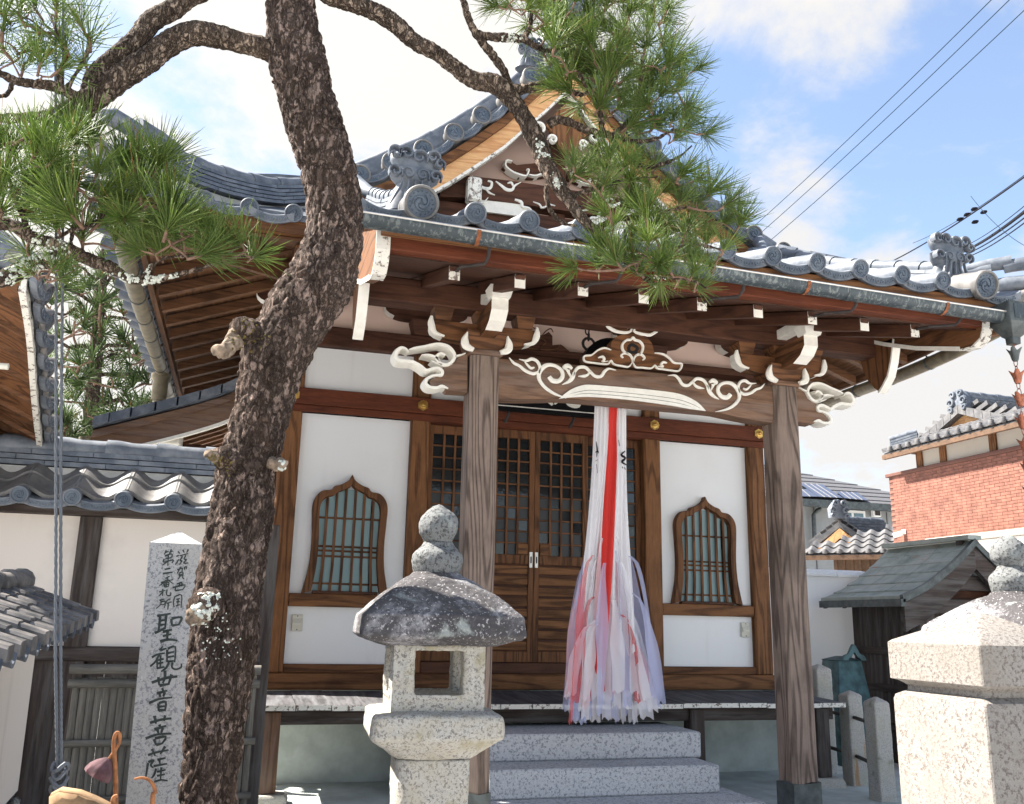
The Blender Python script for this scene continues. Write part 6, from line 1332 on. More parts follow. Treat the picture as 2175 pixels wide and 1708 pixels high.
m.prism(cst + cst2, lambda p: (ccx + .02 + p[0], bY - .01, tl_.z + .002 + p[1]), lambda p: (ccx + .02 + p[0], bY + .03, tl_.z + .002 + p[1])); m.build('cusped_crest', MT['bronze_green'], bt)

# ------------------------------------------------------------------ rain chain at the porch gutter
rc = empty('rain_chain', (4.99, 4.755, 2.0), 'copper rain chain of flower cups hanging from the right end of the gutter', 'rain chain')
hx, hy, hz = at(2148, 690, Y=4.755).x, 4.755, 3.46
m = MB(); m.loft([sq(hx, hy, .095, hz + .16, .1), sq(hx, hy, .095, hz + .02, .1), sq(hx, hy, .08, hz + .0, .1), sq(hx, hy, .075, hz - .02, .1), sq(hx, hy, .055, hz - .045, .1), sq(hx, hy, .05, hz - .06, .1), sq(hx, hy, .035, hz - .075, .2), sq(hx, hy, .033, hz - .12, .2)], 0); m.build('hopper', MT['copper_dark'], rc, 30)
m = MB(); m.box(hx - .06, hx + .06, hy - .099, hy - .094, hz + .04, hz + .14); m.build('hopper_panel', MT['gutter_copper'], rc)
cup = MB(); rings = []
for z, r, am in ((0, .016, 0), (.012, .022, .0), (.05, .028, .1), (.085, .040, .28)):
    rings.append([(r * (1 + am * math.cos(4 * a)) * math.cos(a), r * (1 + am * math.cos(4 * a)) * math.sin(a), z + (.012 * math.cos(4 * a) if am > .2 else 0)) for a in [2 * math.pi * k / 24 for k in range(24)]])
cup.loft(rings, 0, caps=False); cup.add(rings[0], [tuple(range(24))]); cme = cup.mesh('cup', MT['copper_brown'], 60); cme2 = cup.mesh('cup', MT['copper_dark'], 60)
lk = MB(); lk.tube([(.012 * math.cos(a), 0, .028 * math.sin(a)) for a in [2 * math.pi * k / 12 for k in range(13)]], .0028, 5); lme = lk.mesh('chain_link', MT['copper_brown'], True)
zc_ = hz - .24; i = 0
while zc_ > .2:
    inst('cup', cme if 0 < i < 6 else cme2, rc, T(hx, hy, zc_) @ RZ(.6 + .25 * math.sin(i * 2.1))); inst('chain_link', lme, rc, T(hx, hy, zc_ + .098) @ RZ(.4 + i)); inst('chain_link', lme, rc, T(hx, hy, zc_ - .012) @ RZ(1.9 + i)); zc_ -= .158; i += 1

# ------------------------------------------------------------------ wire rope stay at the left
rp = empty('wire_rope_stay', tuple(at(124, 1650, Y=3.1)), 'two strand wire rope stay with a knotted end running down the left side', 'rope')
def twisted(pts, r, name):
    P = [Vector(p) for p in pts]; m = MB(); n = 110
    for k in range(3):
        L = []
        for i in range(n + 1):
            t = i / n; s = t * (len(P) - 1); j = min(int(s), len(P) - 2); p = P[j].lerp(P[j + 1], s - j); a = t * 150 + k * 2.094
            L.append(p + Vector((math.cos(a) * r * .55, math.sin(a) * r * .55, 0)))
        m.tube(L, r * .6, 5)
    tag(m.build(name, MT['wire_steel'], rp, True), kind='stuff')
twisted([at(118, -40, Y=3.3), at(119, 560, Y=3.25), at(119, 1000, Y=3.2), at(118, 1400, Y=3.15), at(122, 1640, Y=3.1)], .005, 'rope_strand')
twisted([at(134, -40, Y=3.3), at(133, 560, Y=3.25), at(129, 1000, Y=3.2), at(129, 1400, Y=3.15), at(130, 1640, Y=3.1)], .005, 'rope_strand')
c0 = at(126, 1645, Y=3.1)
for j in range(4):
    m = MB(); m.tube([c0 + Vector(((.018 + .004 * (j % 2)) * math.cos(a), .014 * math.sin(a), -.04 + .02 * j + .012 * math.sin(2 * a + j))) for a in [2 * math.pi * k / 14 for k in range(15)]], .006, 6); m.build('knot_turn', MT['wire_steel'], rp, True)
m = MB(); m.tube([c0 + Vector((0, 0, -.05)), c0 + Vector((-.004, -.01, -.4)), c0 + Vector((-.01, -.02, -c0.z))], .012, 8); m.build('ground_rod', MT['wire_steel'], rp, True)

# ------------------------------------------------------------------ dried lotus
LY_ = 2.55
lo = empty('dried_lotus', tuple(at(245, 1705, Y=LY_)), 'dried lotus with a drooping purple seed pod on an orange stalk', 'plant')
def lt(pts, r, name, mat, par, Y=LY_): 
    P = spline([tuple(at(x, y, Y=Y)) for x, y in pts], 5); rr = [r[0] + (r[1] - r[0]) * i / (len(P) - 1) for i in range(len(P))]; return MB().tube(P, rr, 8).build(name, MT[mat], par, True)
b0 = at(246, 1712, Y=LY_)
lt([(249, 2290), (247, 1900), (246, 1700), (245, 1640), (242, 1590), (243, 1568), (248, 1557), (254, 1560), (254, 1575), (247, 1590), (238, 1602), (231, 1612)], (.0065, .0036), 'stalk', 'lotus_stem', lo)
ax = (at(205, 1650, Y=LY_) - at(231, 1611, Y=LY_)); L = ax.length; q = Vector((0, 0, 1)).rotation_difference(ax.normalized()).to_matrix().to_4x4()
m = MB(); rings = []
for t, r in ((0, .006), (.06, .010), (.14, .014), (.3, .022), (.55, .030), (.85, .034), (.97, .033), (1.0, .026)):
    rings.append([(r * (1 + .06 * math.cos(9 * a)) * math.cos(a), r * (1 + .06 * math.cos(9 * a)) * math.sin(a), t * L) for a in [2 * math.pi * k / 27 for k in range(27)]])
m.loft(rings, 0); p0 = at(231, 1611, Y=LY_); m.build('seed_pod', MT['lotus_pod'], lo, 50, T(*p0) @ q)
l2 = empty('lotus_stalk', tuple(at(325, 1705, Y=2.5)), 'curled orange lotus stalk without a pod in front of the marker', 'plant')
lt([(330, 2290), (326, 1900), (324, 1705), (329, 1685), (326, 1668), (315, 1656), (300, 1652), (285, 1655)], (.007, .0025), 'stalk', 'lotus_stem', l2, 2.5)
l3 = empty('lotus_leaf', tuple(at(170, 1710, Y=2.4)), 'curled dry brown lotus leaf at the bottom left corner', 'plant')
top = [at(x, y, Y=2.4) for x, y in ((105, 1692), (125, 1682), (165, 1688), (200, 1700), (228, 1712), (262, 1730))]
m = MB(); m.loft([[p + Vector((.004 * math.sin(7 * t), -.02 * t * (1 + .5 * math.sin(i * 1.7)), -.16 * t)) for i, p in enumerate(top)] for t in [k / 6 for k in range(7)]] , 0, caps=False, closed=False)
m.loft([[p + Vector((0, .10 * t + .01 * math.sin(i), .012 * math.sin(3 * t) - .05 * t * t)) for i, p in enumerate(top)] for t in [k / 5 for k in range(6)]], 0, caps=False, closed=False)
me = m.mesh('leaf_blade', MT['lotus_leaf'], 60); o = inst('leaf_blade', me, l3)
sol = o.modifiers.new('s', 'SOLIDIFY'); sol.thickness = .003
lt([(235, 2290), (240, 1900), (244, 1760), (240, 1700), (250, 1690)], (.009, .004), 'stalk', 'lotus_stem', l3, 2.42)
# ------------------------------------------------------------------ pine tree in the foreground
TYP = 3.40
pine = empty('pine_tree', tuple(at(440, 1708, Y=TYP))[:2] + (0,), 'old black pine with a twisted bare trunk in front of the temple hall', 'tree')
def bark_tube(name, mat, path, seg, step, amp, parent, cap=True, freq=1.0, plate=True, lump=.06):
    """path: [(Vector, radius)]; densely sampled tube with bark plates pushed out of the surface"""
    P = spline([(p.x, p.y, p.z, r) for p, r in path], 8); Q = []
    # resample evenly
    L = [0]
    for a, b in zip(P, P[1:]): L.append(L[-1] + (Vector(a[:3]) - Vector(b[:3])).length)
    n = max(4, int(L[-1] / step)); j = 0
    for i in range(n + 1):
        s = L[-1] * i / n
        while j < len(L) - 2 and L[j + 1] < s: j += 1
        t = (s - L[j]) / max(1e-9, L[j + 1] - L[j]); Q.append(tuple(x + (y - x) * t for x, y in zip(P[j], P[j + 1])))
    vs, fs = [], []; nrm = None
    for i, (x, y, z, r) in enumerate(Q):
        a, b = Q[max(i - 1, 0)], Q[min(i + 1, n)]; tg = (Vector(b[:3]) - Vector(a[:3])).normalized()
        nrm = tg.orthogonal().normalized() if nrm is None else (nrm - tg * nrm.dot(tg)).normalized(); bn = tg.cross(nrm); c = Vector((x, y, z))
        for k in range(seg):
            an = 2 * math.pi * k / seg; d = nrm * math.cos(an) + bn * math.sin(an)
            p = c + d * r
            q = Vector((p.x, p.y, p.z * .55)) * (26 * freq)
            w = noise.noise_vector(q * .5) * .5
            h = lump * r * noise.noise(p * (3.2 * freq))
            if plate:
                ds, _ = noise.voronoi(q + w); e = min(1.0, (ds[1] - ds[0]) / .35)
                h += amp * (e - .55) + amp * .5 * noise.noise(q * 2.7)
            else: h += amp * noise.noise(q) + amp * .6 * noise.noise(q * 2.9)
            vs.append(c + d * (r + h))
    for i in range(n):
        for k in range(seg): fs.append((i * seg + k, i * seg + (k + 1) % seg, (i + 1) * seg + (k + 1) % seg, (i + 1) * seg + k))
    if cap: fs += [tuple(range(seg - 1, -1, -1)), tuple(n * seg + k for k in range(seg))]
    me = bpy.data.meshes.new(name); me.from_pydata(vs, [], fs); me.materials.append(MT[mat]); me.polygons.foreach_set('use_smooth', [True] * len(me.polygons)); me.update()
    return link(bpy.data.objects.new(name, me), parent)
def edge(xl, xr, y, Y=TYP):
    a, b = at(xl, y, Y=Y), at(xr, y, Y=Y); return ((a + b) / 2, (b - a).length / 2)
TR = [(376, 520, 2300), (372, 512, 1950), (380, 500, 1708), (390, 512, 1600), (391, 527, 1500), (400, 545, 1380), (404, 552, 1290), (430, 568, 1180), (446, 580, 1090), (458, 584, 1010), (474, 600, 950), (492, 612, 890), (502, 630, 830), (512, 655, 760), (540, 682, 705), (570, 716, 650), (608, 748, 600), (636, 764, 545), (650, 770, 480), (650, 764, 410), (634, 748, 340), (608, 728, 270), (588, 706, 200), (572, 690, 130), (566, 674, 60), (566, 666, 0), (566, 664, -80), (570, 660, -220), (580, 640, -420)]
trunk = bark_tube('trunk', 'bark', [edge(a, b, y, TYP - .02 * math.sin(y / 200)) for a, b, y in TR], 150, .0052, .0105, pine)
def br(pts, Y0, Y1, name='branch', seg=36, step=.007, amp=.0045):
    path = []
    for i, (x, y, w) in enumerate(pts):
        Y = Y0 + (Y1 - Y0) * i / (len(pts) - 1); p = at(x, y, Y=Y); path.append((p, w / 2 * Y / FPX * 1.06))
    bark_tube(name, 'bark_branch', path, seg, step, amp, pine, freq=1.4)
    return [p for p, r in spline_pts(path)]
def spline_pts(path): return [(Vector(q[:3]), q[3]) for q in spline([(p.x, p.y, p.z, r) for p, r in path], 5)]
NR, NL, NT = [], [], []
NL += br([(600, 120, 50), (560, 102, 48), (510, 90, 46), (455, 76, 50), (410, 72, 50), (360, 92, 50), (310, 130, 52), (262, 160, 52), (215, 195, 52), (165, 228, 46), (110, 248, 30), (60, 250, 20), (-10, 252, 18)], 3.4, 3.3)
NT += br([(640, -60, 44), (560, -45, 44), (470, -32, 44), (410, -12, 44), (365, 22, 42), (322, 45, 42), (290, 85, 40), (262, 110, 42), (230, 140, 44), (205, 165, 44), (190, 205, 40)], 3.4, 3.33)
NR += br([(640, -70, 40), (690, -12, 34), (735, 5, 36), (790, 22, 40), (835, 48, 40), (880, 88, 36), (925, 112, 34), (965, 142, 34), (1005, 170, 38), (1050, 178, 44), (1075, 198, 42), (1100, 228, 38), (1120, 262, 40), (1140, 300, 44), (1160, 348, 40), (1185, 392, 36), (1210, 428, 28), (1240, 468, 24), (1285, 508, 22), (1325, 548, 20), (1370, 590, 14), (1400, 612, 9)], 3.4, 3.05)
# secondary branches
NR += br([(975, -40, 14), (985, 5, 15), (1000, 52, 17), (1025, 90, 19), (1050, 122, 19), (1072, 155, 18), (1085, 190, 20)], 3.15, 3.25, seg=24)
NR += br([(1010, 70, 16), (1040, 78, 20), (1085, 80, 20), (1110, 82, 16), (1125, 60, 12), (1128, 30, 9), (1120, -10, 6)], 3.2, 3.1, seg=24)
NR += br([(1112, 82, 16), (1140, 100, 12), (1165, 108, 9), (1200, 100, 6)], 3.15, 3.1, seg=20)
NR += br([(1085, 192, 26), (1120, 188, 24), (1160, 178, 20), (1195, 185, 15), (1230, 200, 11), (1270, 190, 8), (1310, 160, 6)], 3.25, 3.05, seg=24)
NR += br([(1165, 265, 22), (1185, 255, 20), (1215, 262, 18), (1245, 276, 17), (1280, 284, 16), (1310, 290, 14), (1345, 300, 11), (1390, 296, 8), (1430, 275, 5)], 3.2, 3.0, seg=24)
NR += br([(1280, 282, 15), (1275, 245, 13), (1265, 215, 11), (1240, 175, 9), (1225, 150, 6)], 3.1, 3.0, seg=20)
NR += br([(1300, 288, 13), (1330, 262, 10), (1350, 230, 8), (1360, 180, 6), (1365, 120, 4)], 3.1, 3.0, seg=20)
NR += br([(1290, 285, 13), (1335, 335, 12), (1370, 355, 10), (1430, 340, 7), (1470, 310, 5)], 3.1, 2.95, seg=20)
NR += br([(1205, 420, 14), (1240, 408, 12), (1300, 390, 9), (1350, 380, 6), (1400, 375, 4)], 3.15, 3.0, seg=20)
NR += br([(1262, 488, 16), (1300, 470, 12), (1345, 462, 10), (1400, 450, 8), (1460, 440, 5)], 3.1, 2.95, seg=20)
NR += br([(1330, 550, 14), (1380, 540, 11), (1430, 528, 9), (1480, 520, 7), (1530, 530, 5)], 3.07, 2.9, seg=20)
NR += br([(1165, 380, 12), (1160, 420, 11), (1175, 455, 10), (1200, 475, 8), (1225, 480, 6)], 3.2, 3.15, seg=18)
NR += br([(1370, 588, 10), (1420, 590, 8), (1470, 596, 6), (1500, 612, 4)], 3.05, 2.95, seg=18)
NL += br([(-20, 478, 24), (25, 478, 24), (60, 500, 26), (90, 512, 24), (140, 528, 24), (190, 552, 24), (235, 568, 22), (270, 590, 18), (300, 596, 15), (350, 590, 12), (395, 578, 10), (430, 572, 8)], 3.1, 3.1, seg=26)
NL += br([(-15, 600, 30), (30, 582, 34), (75, 562, 34), (120, 548, 26), (150, 532, 20)], 3.05, 3.1, seg=26)
NL += br([(190, 240, 22), (175, 258, 18), (168, 290, 12), (160, 330, 8), (165, 380, 6), (160, 440, 6), (150, 520, 7)], 3.3, 3.12, seg=18)
NL += br([(300, 596, 9), (330, 560, 7), (370, 545, 6), (430, 545, 6), (480, 540, 6), (510, 522, 5)], 3.1, 3.05, seg=18)
NL += br([(400, 578, 8), (440, 565, 8), (475, 556, 7), (510, 545, 6), (540, 548, 4)], 3.1, 3.05, seg=18)
NL += br([(60, 490, 12), (40, 440, 9), (25, 400, 8), (15, 350, 6), (25, 310, 5)], 3.1, 3.05, seg=18)
NL += br([(110, 515, 10), (150, 490, 8), (190, 480, 7), (240, 440, 6), (300, 430, 5), (350, 440, 4)], 3.1, 3.05, seg=18)
NT += br([(-20, 145, 14), (30, 170, 16), (70, 178, 18), (110, 182, 20), (140, 195, 22), (175, 215, 24)], 3.2, 3.3, seg=20)
NT += br([(125, 185, 14), (130, 150, 11), (140, 110, 8), (120, 70, 6), (110, 40, 4)], 3.28, 3.2, seg=18)
NT += br([(140, 190, 10), (165, 150, 8), (185, 110, 6), (190, 80, 4)], 3.28, 3.25, seg=18)
NT += br([(30, 170, 9), (15, 200, 8), (-10, 205, 8)], 3.2, 3.15, seg=16)
# stubs of sawn branches, knots and lichen on the trunk
def stub(pts, Y0, Y1, mat='cut_wood'):
    path = [(at(x, y, Y=Y0 + (Y1 - Y0) * i / (len(pts) - 1)), w / 2 * 3.3 / FPX) for i, (x, y, w) in enumerate(pts)]
    return bark_tube('cut_stub', mat, path, 36, .004, .010, pine, freq=.8, plate=True, lump=.35)
bark_tube('branch_collar', 'bark', [(at(x, y, Y=Y), w / 2 * 3.3 / FPX) for x, y, w, Y in ((590, 735, 70, 3.42), (545, 712, 66, 3.38), (515, 700, 56, 3.33), (500, 698, 46, 3.31))], 50, .006, .006, pine)
stub([(520, 700, 48), (505, 715, 42), (492, 732, 42), (478, 742, 38), (466, 748, 36)], 3.36, 3.26)
bark_tube('branch_collar', 'bark', [(at(x, y, Y=Y), w / 2 * 3.3 / FPX) for x, y, w, Y in ((500, 985, 60, 3.36), (472, 972, 46, 3.30), (460, 968, 34, 3.28))], 40, .006, .006, pine)
stub([(470, 975, 26), (455, 968, 22), (440, 964, 20)], 3.3, 3.24)
stub([(575, 985, 24), (592, 985, 22), (604, 990, 18)], 3.36, 3.3)
bark_tube('branch_collar', 'bark', [(at(x, y, Y=Y), w / 2 * 3.3 / FPX) for x, y, w, Y in ((470, 1270, 80, 3.38), (440, 1285, 66, 3.30), (418, 1295, 52, 3.26))], 40, .006, .006, pine)
stub([(440, 1295, 50), (420, 1305, 40), (408, 1312, 30)], 3.29, 3.22)
from mathutils import kdtree
SURF = [o for o in COL.objects if o.parent is pine and o.type == 'MESH']
KD = kdtree.KDTree(sum(len(o.data.vertices) for o in SURF)); SN = []
for o in SURF:
    for v in o.data.vertices: KD.insert(v.co, len(SN)); SN.append(v.normal.copy())
KD.balance()
def crust(name, mat, c, rad, n, seed, sq_=1.0, size=.010):
    """lichen or moss: a crust of small scales lying on the bark, too fine to count"""
    r = random.Random(seed); m = MB(); c = Vector(c); eye = Vector((0, 0, H))
    pool = [(p, i) for p, i, d in KD.find_range(c, rad * 1.7) if SN[i].dot(eye - p) > -.02]
    if not pool: pool = [(p, i) for p, i, d in KD.find_n(c, 60)]
    for _ in range(n * 3):
        p, i = r.choice(pool); q = p - c
        if r.random() < (q.length / (rad * 1.7)) ** 1.5 or noise.noise(p * 55) < -.05: continue
        nv = SN[i]; u = nv.orthogonal().normalized(); u.rotate(Matrix.Rotation(r.uniform(0, 6.3), 3, nv)); v = nv.cross(u); s = size * r.uniform(.4, 1.1); k = 6
        ring = [p + (u * math.cos(2 * math.pi * t / k) + v * math.sin(2 * math.pi * t / k)) * s * r.uniform(.7, 1.2) for t in range(k)]
        top = [p + (w - p) * .6 + nv * s * r.uniform(.3, .7) for w in ring]
        m.loft([ring, top], 0)
    if m.v: tag(m.build(name, MT[mat], pine, 80), kind='stuff')
for (x, y, Y, rad, n, mat, sqv, sz) in ((430, 1285, 3.235, .045, 240, 'lichen', 1, .008), (452, 1275, 3.24, .03, 120, 'lichen', 1, .007), (530, 712, 3.27, .05, 160, 'moss', 1.4, .006), (478, 1000, 3.245, .05, 140, 'moss', 1, .005), (470, 1365, 3.23, .07, 110, 'lichen', 1, .004),
                                      (595, 985, 3.27, .025, 60, 'lichen', 1, .006), (160, 242, 3.24, .03, 130, 'lichen', 1, .007), (1050, 180, 3.14, .03, 80, 'lichen', 1, .005), (1085, 80, 3.13, .035, 120, 'lichen', .5, .005), (1150, 300, 3.08, .05, 220, 'lichen', 1.4, .006), (1130, 290, 3.07, .03, 90, 'moss', 1.4, .006), (1175, 370, 3.06, .05, 160, 'lichen', 1.2, .005), (1145, 335, 3.07, .03, 120, 'moss', 1.5, .006),
                                      (290, 590, 3.05, .06, 220, 'lichen', .5, .006), (340, 600, 3.03, .06, 200, 'lichen', .5, .006), (90, 515, 3.05, .05, 170, 'lichen', .8, .006), (60, 560, 3.0, .07, 200, 'lichen', .6, .006), (1400, 612, 2.98, .05, 140, 'lichen', .7, .005), (1345, 560, 3.0, .04, 110, 'lichen', .7, .005), (1215, 268, 3.05, .03, 90, 'lichen', .8, .005)):
    crust('lichen_crust' if mat == 'lichen' else 'moss_crust', mat, at(x, y, Y=Y), rad, n, int(x + y), sqv, sz)

# needle tufts: a few shared meshes, each tuft an object
def tuft_mesh(seed, n, Lmin, Lmax, mat, wid=.0016, spread=(10, 72), shoot=True):
    r = random.Random(seed); m = MB()
    if shoot: m.tube([(0, 0, -.035), (0, 0, 0), (.002, 0, .028)], [.0045, .006, .0035], 6, 1)
    for _ in range(n):
        th = math.radians(min(spread[1], max(spread[0], r.gauss((spread[0] + spread[1]) / 2 - 4, 16)))); ph = r.uniform(0, 2 * math.pi); L = r.uniform(Lmin, Lmax)
        d = Vector((math.sin(th) * math.cos(ph), math.sin(th) * math.sin(ph), math.cos(th))); b = Vector((0, 0, r.uniform(-.012, .030))); u = d.orthogonal().normalized(); v = d.cross(u)
        bend = Vector((r.gauss(0, .012), r.gauss(0, .012), r.gauss(-.004, .012))); ws = wid * r.uniform(.75, 1.2)
        rings = []
        for t, k in ((0, .7), (.5, 1), (.88, .75)):
            c = b + d * (L * t) + bend * (t * t); rings.append([c + (u * math.cos(a) + v * math.sin(a)) * ws * k for a in (0, 2.094, 4.189)])
        tip = b + d * L + bend
        vs = [p for q in rings for p in q] + [tip]; fs = []
        for a in range(2):
            for i in range(3): fs.append((a * 3 + i, a * 3 + (i + 1) % 3, a * 3 + 3 + (i + 1) % 3, a * 3 + 3 + i))
        fs += [(6, 7, 9), (7, 8, 9), (8, 6, 9)]
        m.add(vs, fs, 0)
    me = bpy.data.meshes.new('needle_tuft'); me.from_pydata(m.v, [], m.f); me.materials.append(MT[mat]); me.materials.append(MT['twig']); me.polygons.foreach_set('material_index', m.m); me.polygons.foreach_set('use_smooth', [True] * len(me.polygons)); me.update(); return me
TF = [tuft_mesh(100 + i, 96, .095, .180, 'needle', .0015) for i in range(6)]
TS = [tuft_mesh(200 + i, 42, .11, .16, 'needle', spread=(15, 85)) for i in range(3)]
def inpoly(x, y, pg):
    c = False; n = len(pg)
    for i in range(n):
        (x1, y1), (x2, y2) = pg[i], pg[(i + 1) % n]
        if (y1 > y) != (y2 > y) and x < (x2 - x1) * (y - y1) / (y2 - y1) + x1: c = not c
    return c
def crown(nodes, poly, count, mind, Yr, seed, meshes, lean, parent, extra=(), scl=(.65, 1.1), twr=.0045):
    r = random.Random(seed); pts = list(extra); tries = 0
    x0, x1 = min(p[0] for p in poly), max(p[0] for p in poly); y0, y1 = min(p[1] for p in poly), max(p[1] for p in poly)
    while len(pts) < count and tries < 20000:
        tries += 1; x, y = r.uniform(x0, x1), r.uniform(y0, y1)
        if inpoly(x, y, poly) and all((x - a) ** 2 + (y - b) ** 2 > mind ** 2 for a, b in [q[:2] for q in pts]): pts.append((x, y))
    T_ = [at(q[0], q[1], Y=r.uniform(*Yr)) for q in pts]; net = [p.copy() for p in nodes]
    T_.sort(key=lambda p: min((p - q).length for q in net))
    for p in T_:
        q = min(net, key=lambda k: (k - p).length + .25 * max(0, k.z - p.z)); d = p - q
        ax = Vector((lean[0] + r.gauss(0, .38), r.gauss(-.12, .30), lean[1] + r.gauss(0, .28))) + d.normalized() * .55; ax.normalize()
        L = d.length
        if L > .02:
            mid = q + d * .5 + Vector((r.gauss(0, .12), r.gauss(0, .08), -.10 + r.gauss(0, .1))) * L * .6; base = p - ax * .03
            cv = spline([tuple(q), tuple(mid), tuple(base)], 5); k = min(1, L / .4)
            MB().tube(cv, [twr * (1.25 - .6 * i / (len(cv) - 1)) * (.7 + .6 * k) for i in range(len(cv))], 6).build('twig', MT['twig'], parent, True)
            net += [Vector(c) for c in cv[2::3]]
        s = r.uniform(*scl); inst('needle_tuft', r.choice(meshes), parent, T(*p) @ Vector((0, 0, 1)).rotation_difference(ax).to_matrix().to_4x4() @ RZ(r.uniform(0, 6)) @ SCL(s, s, s))
R1 = [(1040, 0), (1110, -30), (1420, -30), (1415, 60), (1440, 130), (1450, 200), (1470, 260), (1440, 300), (1350, 290), (1250, 240), (1190, 170), (1150, 95), (1080, 35)]
R2 = [(1215, 350), (1290, 335), (1380, 350), (1400, 372), (1470, 372), (1530, 420), (1560, 470), (1545, 535), (1500, 590), (1440, 620), (1370, 585), (1300, 560), (1240, 590), (1215, 575), (1270, 530), (1300, 470), (1240, 430), (1210, 395)]
crown(NR, R1, 84, 25, (2.9, 3.3), 11, TF, (.1, .62), pine, [(1490, 285), (1475, 150), (1060, 15), (1150, 20), (1180, 190)])
crown(NR, R2, 56, 29, (2.85, 3.15), 12, TF, (.12, .60), pine, [(1480, 615), (1440, 605), (1225, 570), (1570, 480)], (.6, 1.0))
L1 = [(-10, 270), (60, 265), (140, 265), (190, 300), (215, 330), (250, 330), (330, 350), (365, 410), (420, 450), (440, 500), (400, 540), (330, 545), (250, 520), (190, 520), (120, 490), (60, 470), (-10, 460)]
crown(NL, L1, 52, 33, (2.85, 3.2), 13, TF, (.12, .72), pine, [(512, 520), (470, 540), (535, 548), (420, 545), (60, 540), (150, 305), (100, 300), (30, 330)], (.75, 1.15))
L2 = [(-10, 10), (60, 0), (150, 30), (190, 70), (195, 140), (140, 160), (60, 150), (-10, 150)]
crown(NT, L2, 20, 36, (3.1, 3.35), 14, TS, (.0, .7), pine, [], (.9, 1.15), .004)
crown(NL, [(50, 570), (130, 570), (125, 600), (60, 605)], 4, 18, (2.9, 3.0), 15, TS, (.1, .6), pine, [], (.6, .75))

# ------------------------------------------------------------------ pine behind the garden wall
PY = 15.0
bp = empty('background_pine', tuple(at(195, 1040, Y=PY))[:2] + (0,), 'pruned pine with layered horizontal branches behind the garden wall at left', 'tree')
pine2 = pine; 
def bbr(pts, Y0, Y1, name, seg=12):
    path = [(at(x, y, Y=Y0 + (Y1 - Y0) * i / (len(pts) - 1)), w / 2 * PY / FPX) for i, (x, y, w) in enumerate(pts)]
    bark_tube(name, 'bark_branch', path, seg, .05, .012, bp, freq=.35); return [p for p, r in spline_pts(path)]
NB = []
base = at(190, 1100, Y=PY); 
NB += bbr([(186, 1330, 34), (188, 1150, 34), (190, 1000, 32), (193, 900, 30), (200, 800, 28), (206, 720, 26), (212, 640, 24), (216, 580, 20), (225, 520, 14)], PY, PY, 'trunk', 20)
rb = random.Random(5)
for (sx, sy, ex, ey, w) in ((208, 690, 85, 668, 8), (205, 740, 60, 745, 9), (200, 790, 70, 800, 8), (212, 650, 110, 610, 7), (215, 600, 130, 560, 6), (214, 640, 320, 590, 8), (207, 690, 330, 672, 8), (204, 740, 340, 730, 8), (198, 800, 350, 800, 10), (195, 860, 340, 870, 8), (192, 900, 330, 930, 7), (212, 620, 300, 560, 6), (192, 930, 100, 960, 7), (200, 770, 300, 770, 6)):
    m_ = [(sx + (ex - sx) * t + rb.gauss(0, 4), sy + (ey - sy) * t + rb.gauss(0, 9) * (1 - abs(2 * t - 1)) - 10 * math.sin(math.pi * t), w * (1 - .75 * t) + 1) for t in (0, .2, .4, .6, .8, 1)]
    NB += bbr(m_, PY, PY + rb.uniform(-1.5, 1.2), 'branch', 8)
TB = [tuft_mesh(300 + i, 34, .16, .28, 'needle_far', .006, (10, 85), False) for i in range(4)]
crown(NB, [(75, 560), (330, 540), (345, 700), (350, 940), (270, 985), (120, 985), (85, 800)], 150, 13, (13.6, 16), 21, TB, (0, .6), bp, [], (.9, 1.5), .014)
sb = empty('clipped_shrub', tuple(at(140, 980, Y=11.5))[:2] + (0,), 'bushy pine shrub showing above the garden wall at left', 'shrub')
NS = [at(120, 1040, Y=11.5), at(150, 1000, Y=11.5), at(180, 1000, Y=11.5), at(110, 960, Y=11.5), at(230, 1000, Y=11.5)]
crown(NS, [(92, 890), (130, 880), (165, 930), (250, 945), (280, 1000), (240, 1010), (100, 1010)], 60, 9, (11, 12), 22, TB, (0, .7), sb, [], (.7, 1.0), .012)
m = MB(); m.tube([(at(150, 1000, Y=11.5).x, 11.5, 0), (at(140, 1000, Y=11.5).x, 11.5, 1.2), (at(150, 980, Y=11.5).x, 11.5, 2.4)], [.08, .06, .03], 8); m.build('trunk', MT['bark_branch'], sb, True)
# ------------------------------------------------------------------ houses behind, right
def onplane(x, y, p0, n):
    d = pxdir(x, y); o = Vector((0, 0, H)); return o + d * ((Vector(p0) - o).dot(n) / d.dot(n))
# brick house: long wall runs away from us
bh = empty('brick_house', (13.5, 13, 0), 'red brick house with a tiled upper roof and orange gable boards', 'house')
def bhp(mb, name, mat, smooth=False): return mb.build(name, MT[mat], bh, smooth)
XB = 13.0; yfar = at(*k3(905, 300), X=XB).y; ztop = at(*k3(900, 240), X=XB).z; ynear = 10.2
bhp(MB().box(XB, XB + .2, ynear, yfar, 0, ztop), 'wall', 'brick_mortar')
bhp(MB().cbox(XB - .06, XB + .3, ynear, yfar + .05, ztop, ztop + .07, c=.01), 'parapet_cap', 'brick_mortar')
bw_, bh_ = .235, .058; bme = MB().cbox(0, .012, 0, bw_ - .007, 0, bh_ - .006, c=.001).mesh('brick', MT['brick'])
cand = []
r_ = 0; z = ztop - bh_
while z > 2.0:
    y = yfar - (bw_ if r_ % 2 else bw_ * 1.5)
    while y > 11.0: cand.append((y, z)); y -= bw_
    z -= bh_; r_ += 1
cand.sort(key=lambda c: -((c[1] > 2.7) * 10 - c[0] * .1 + c[1] * .2)); near, rest = cand[:300], cand[300:]
for y, z in near: inst('brick', bme, bh, T(XB - .0125, y, z))
m = MB()
for y, z in rest: m.box(XB - .0125, XB - .0005, y, y + bw_ - .007, z, z + bh_ - .006)
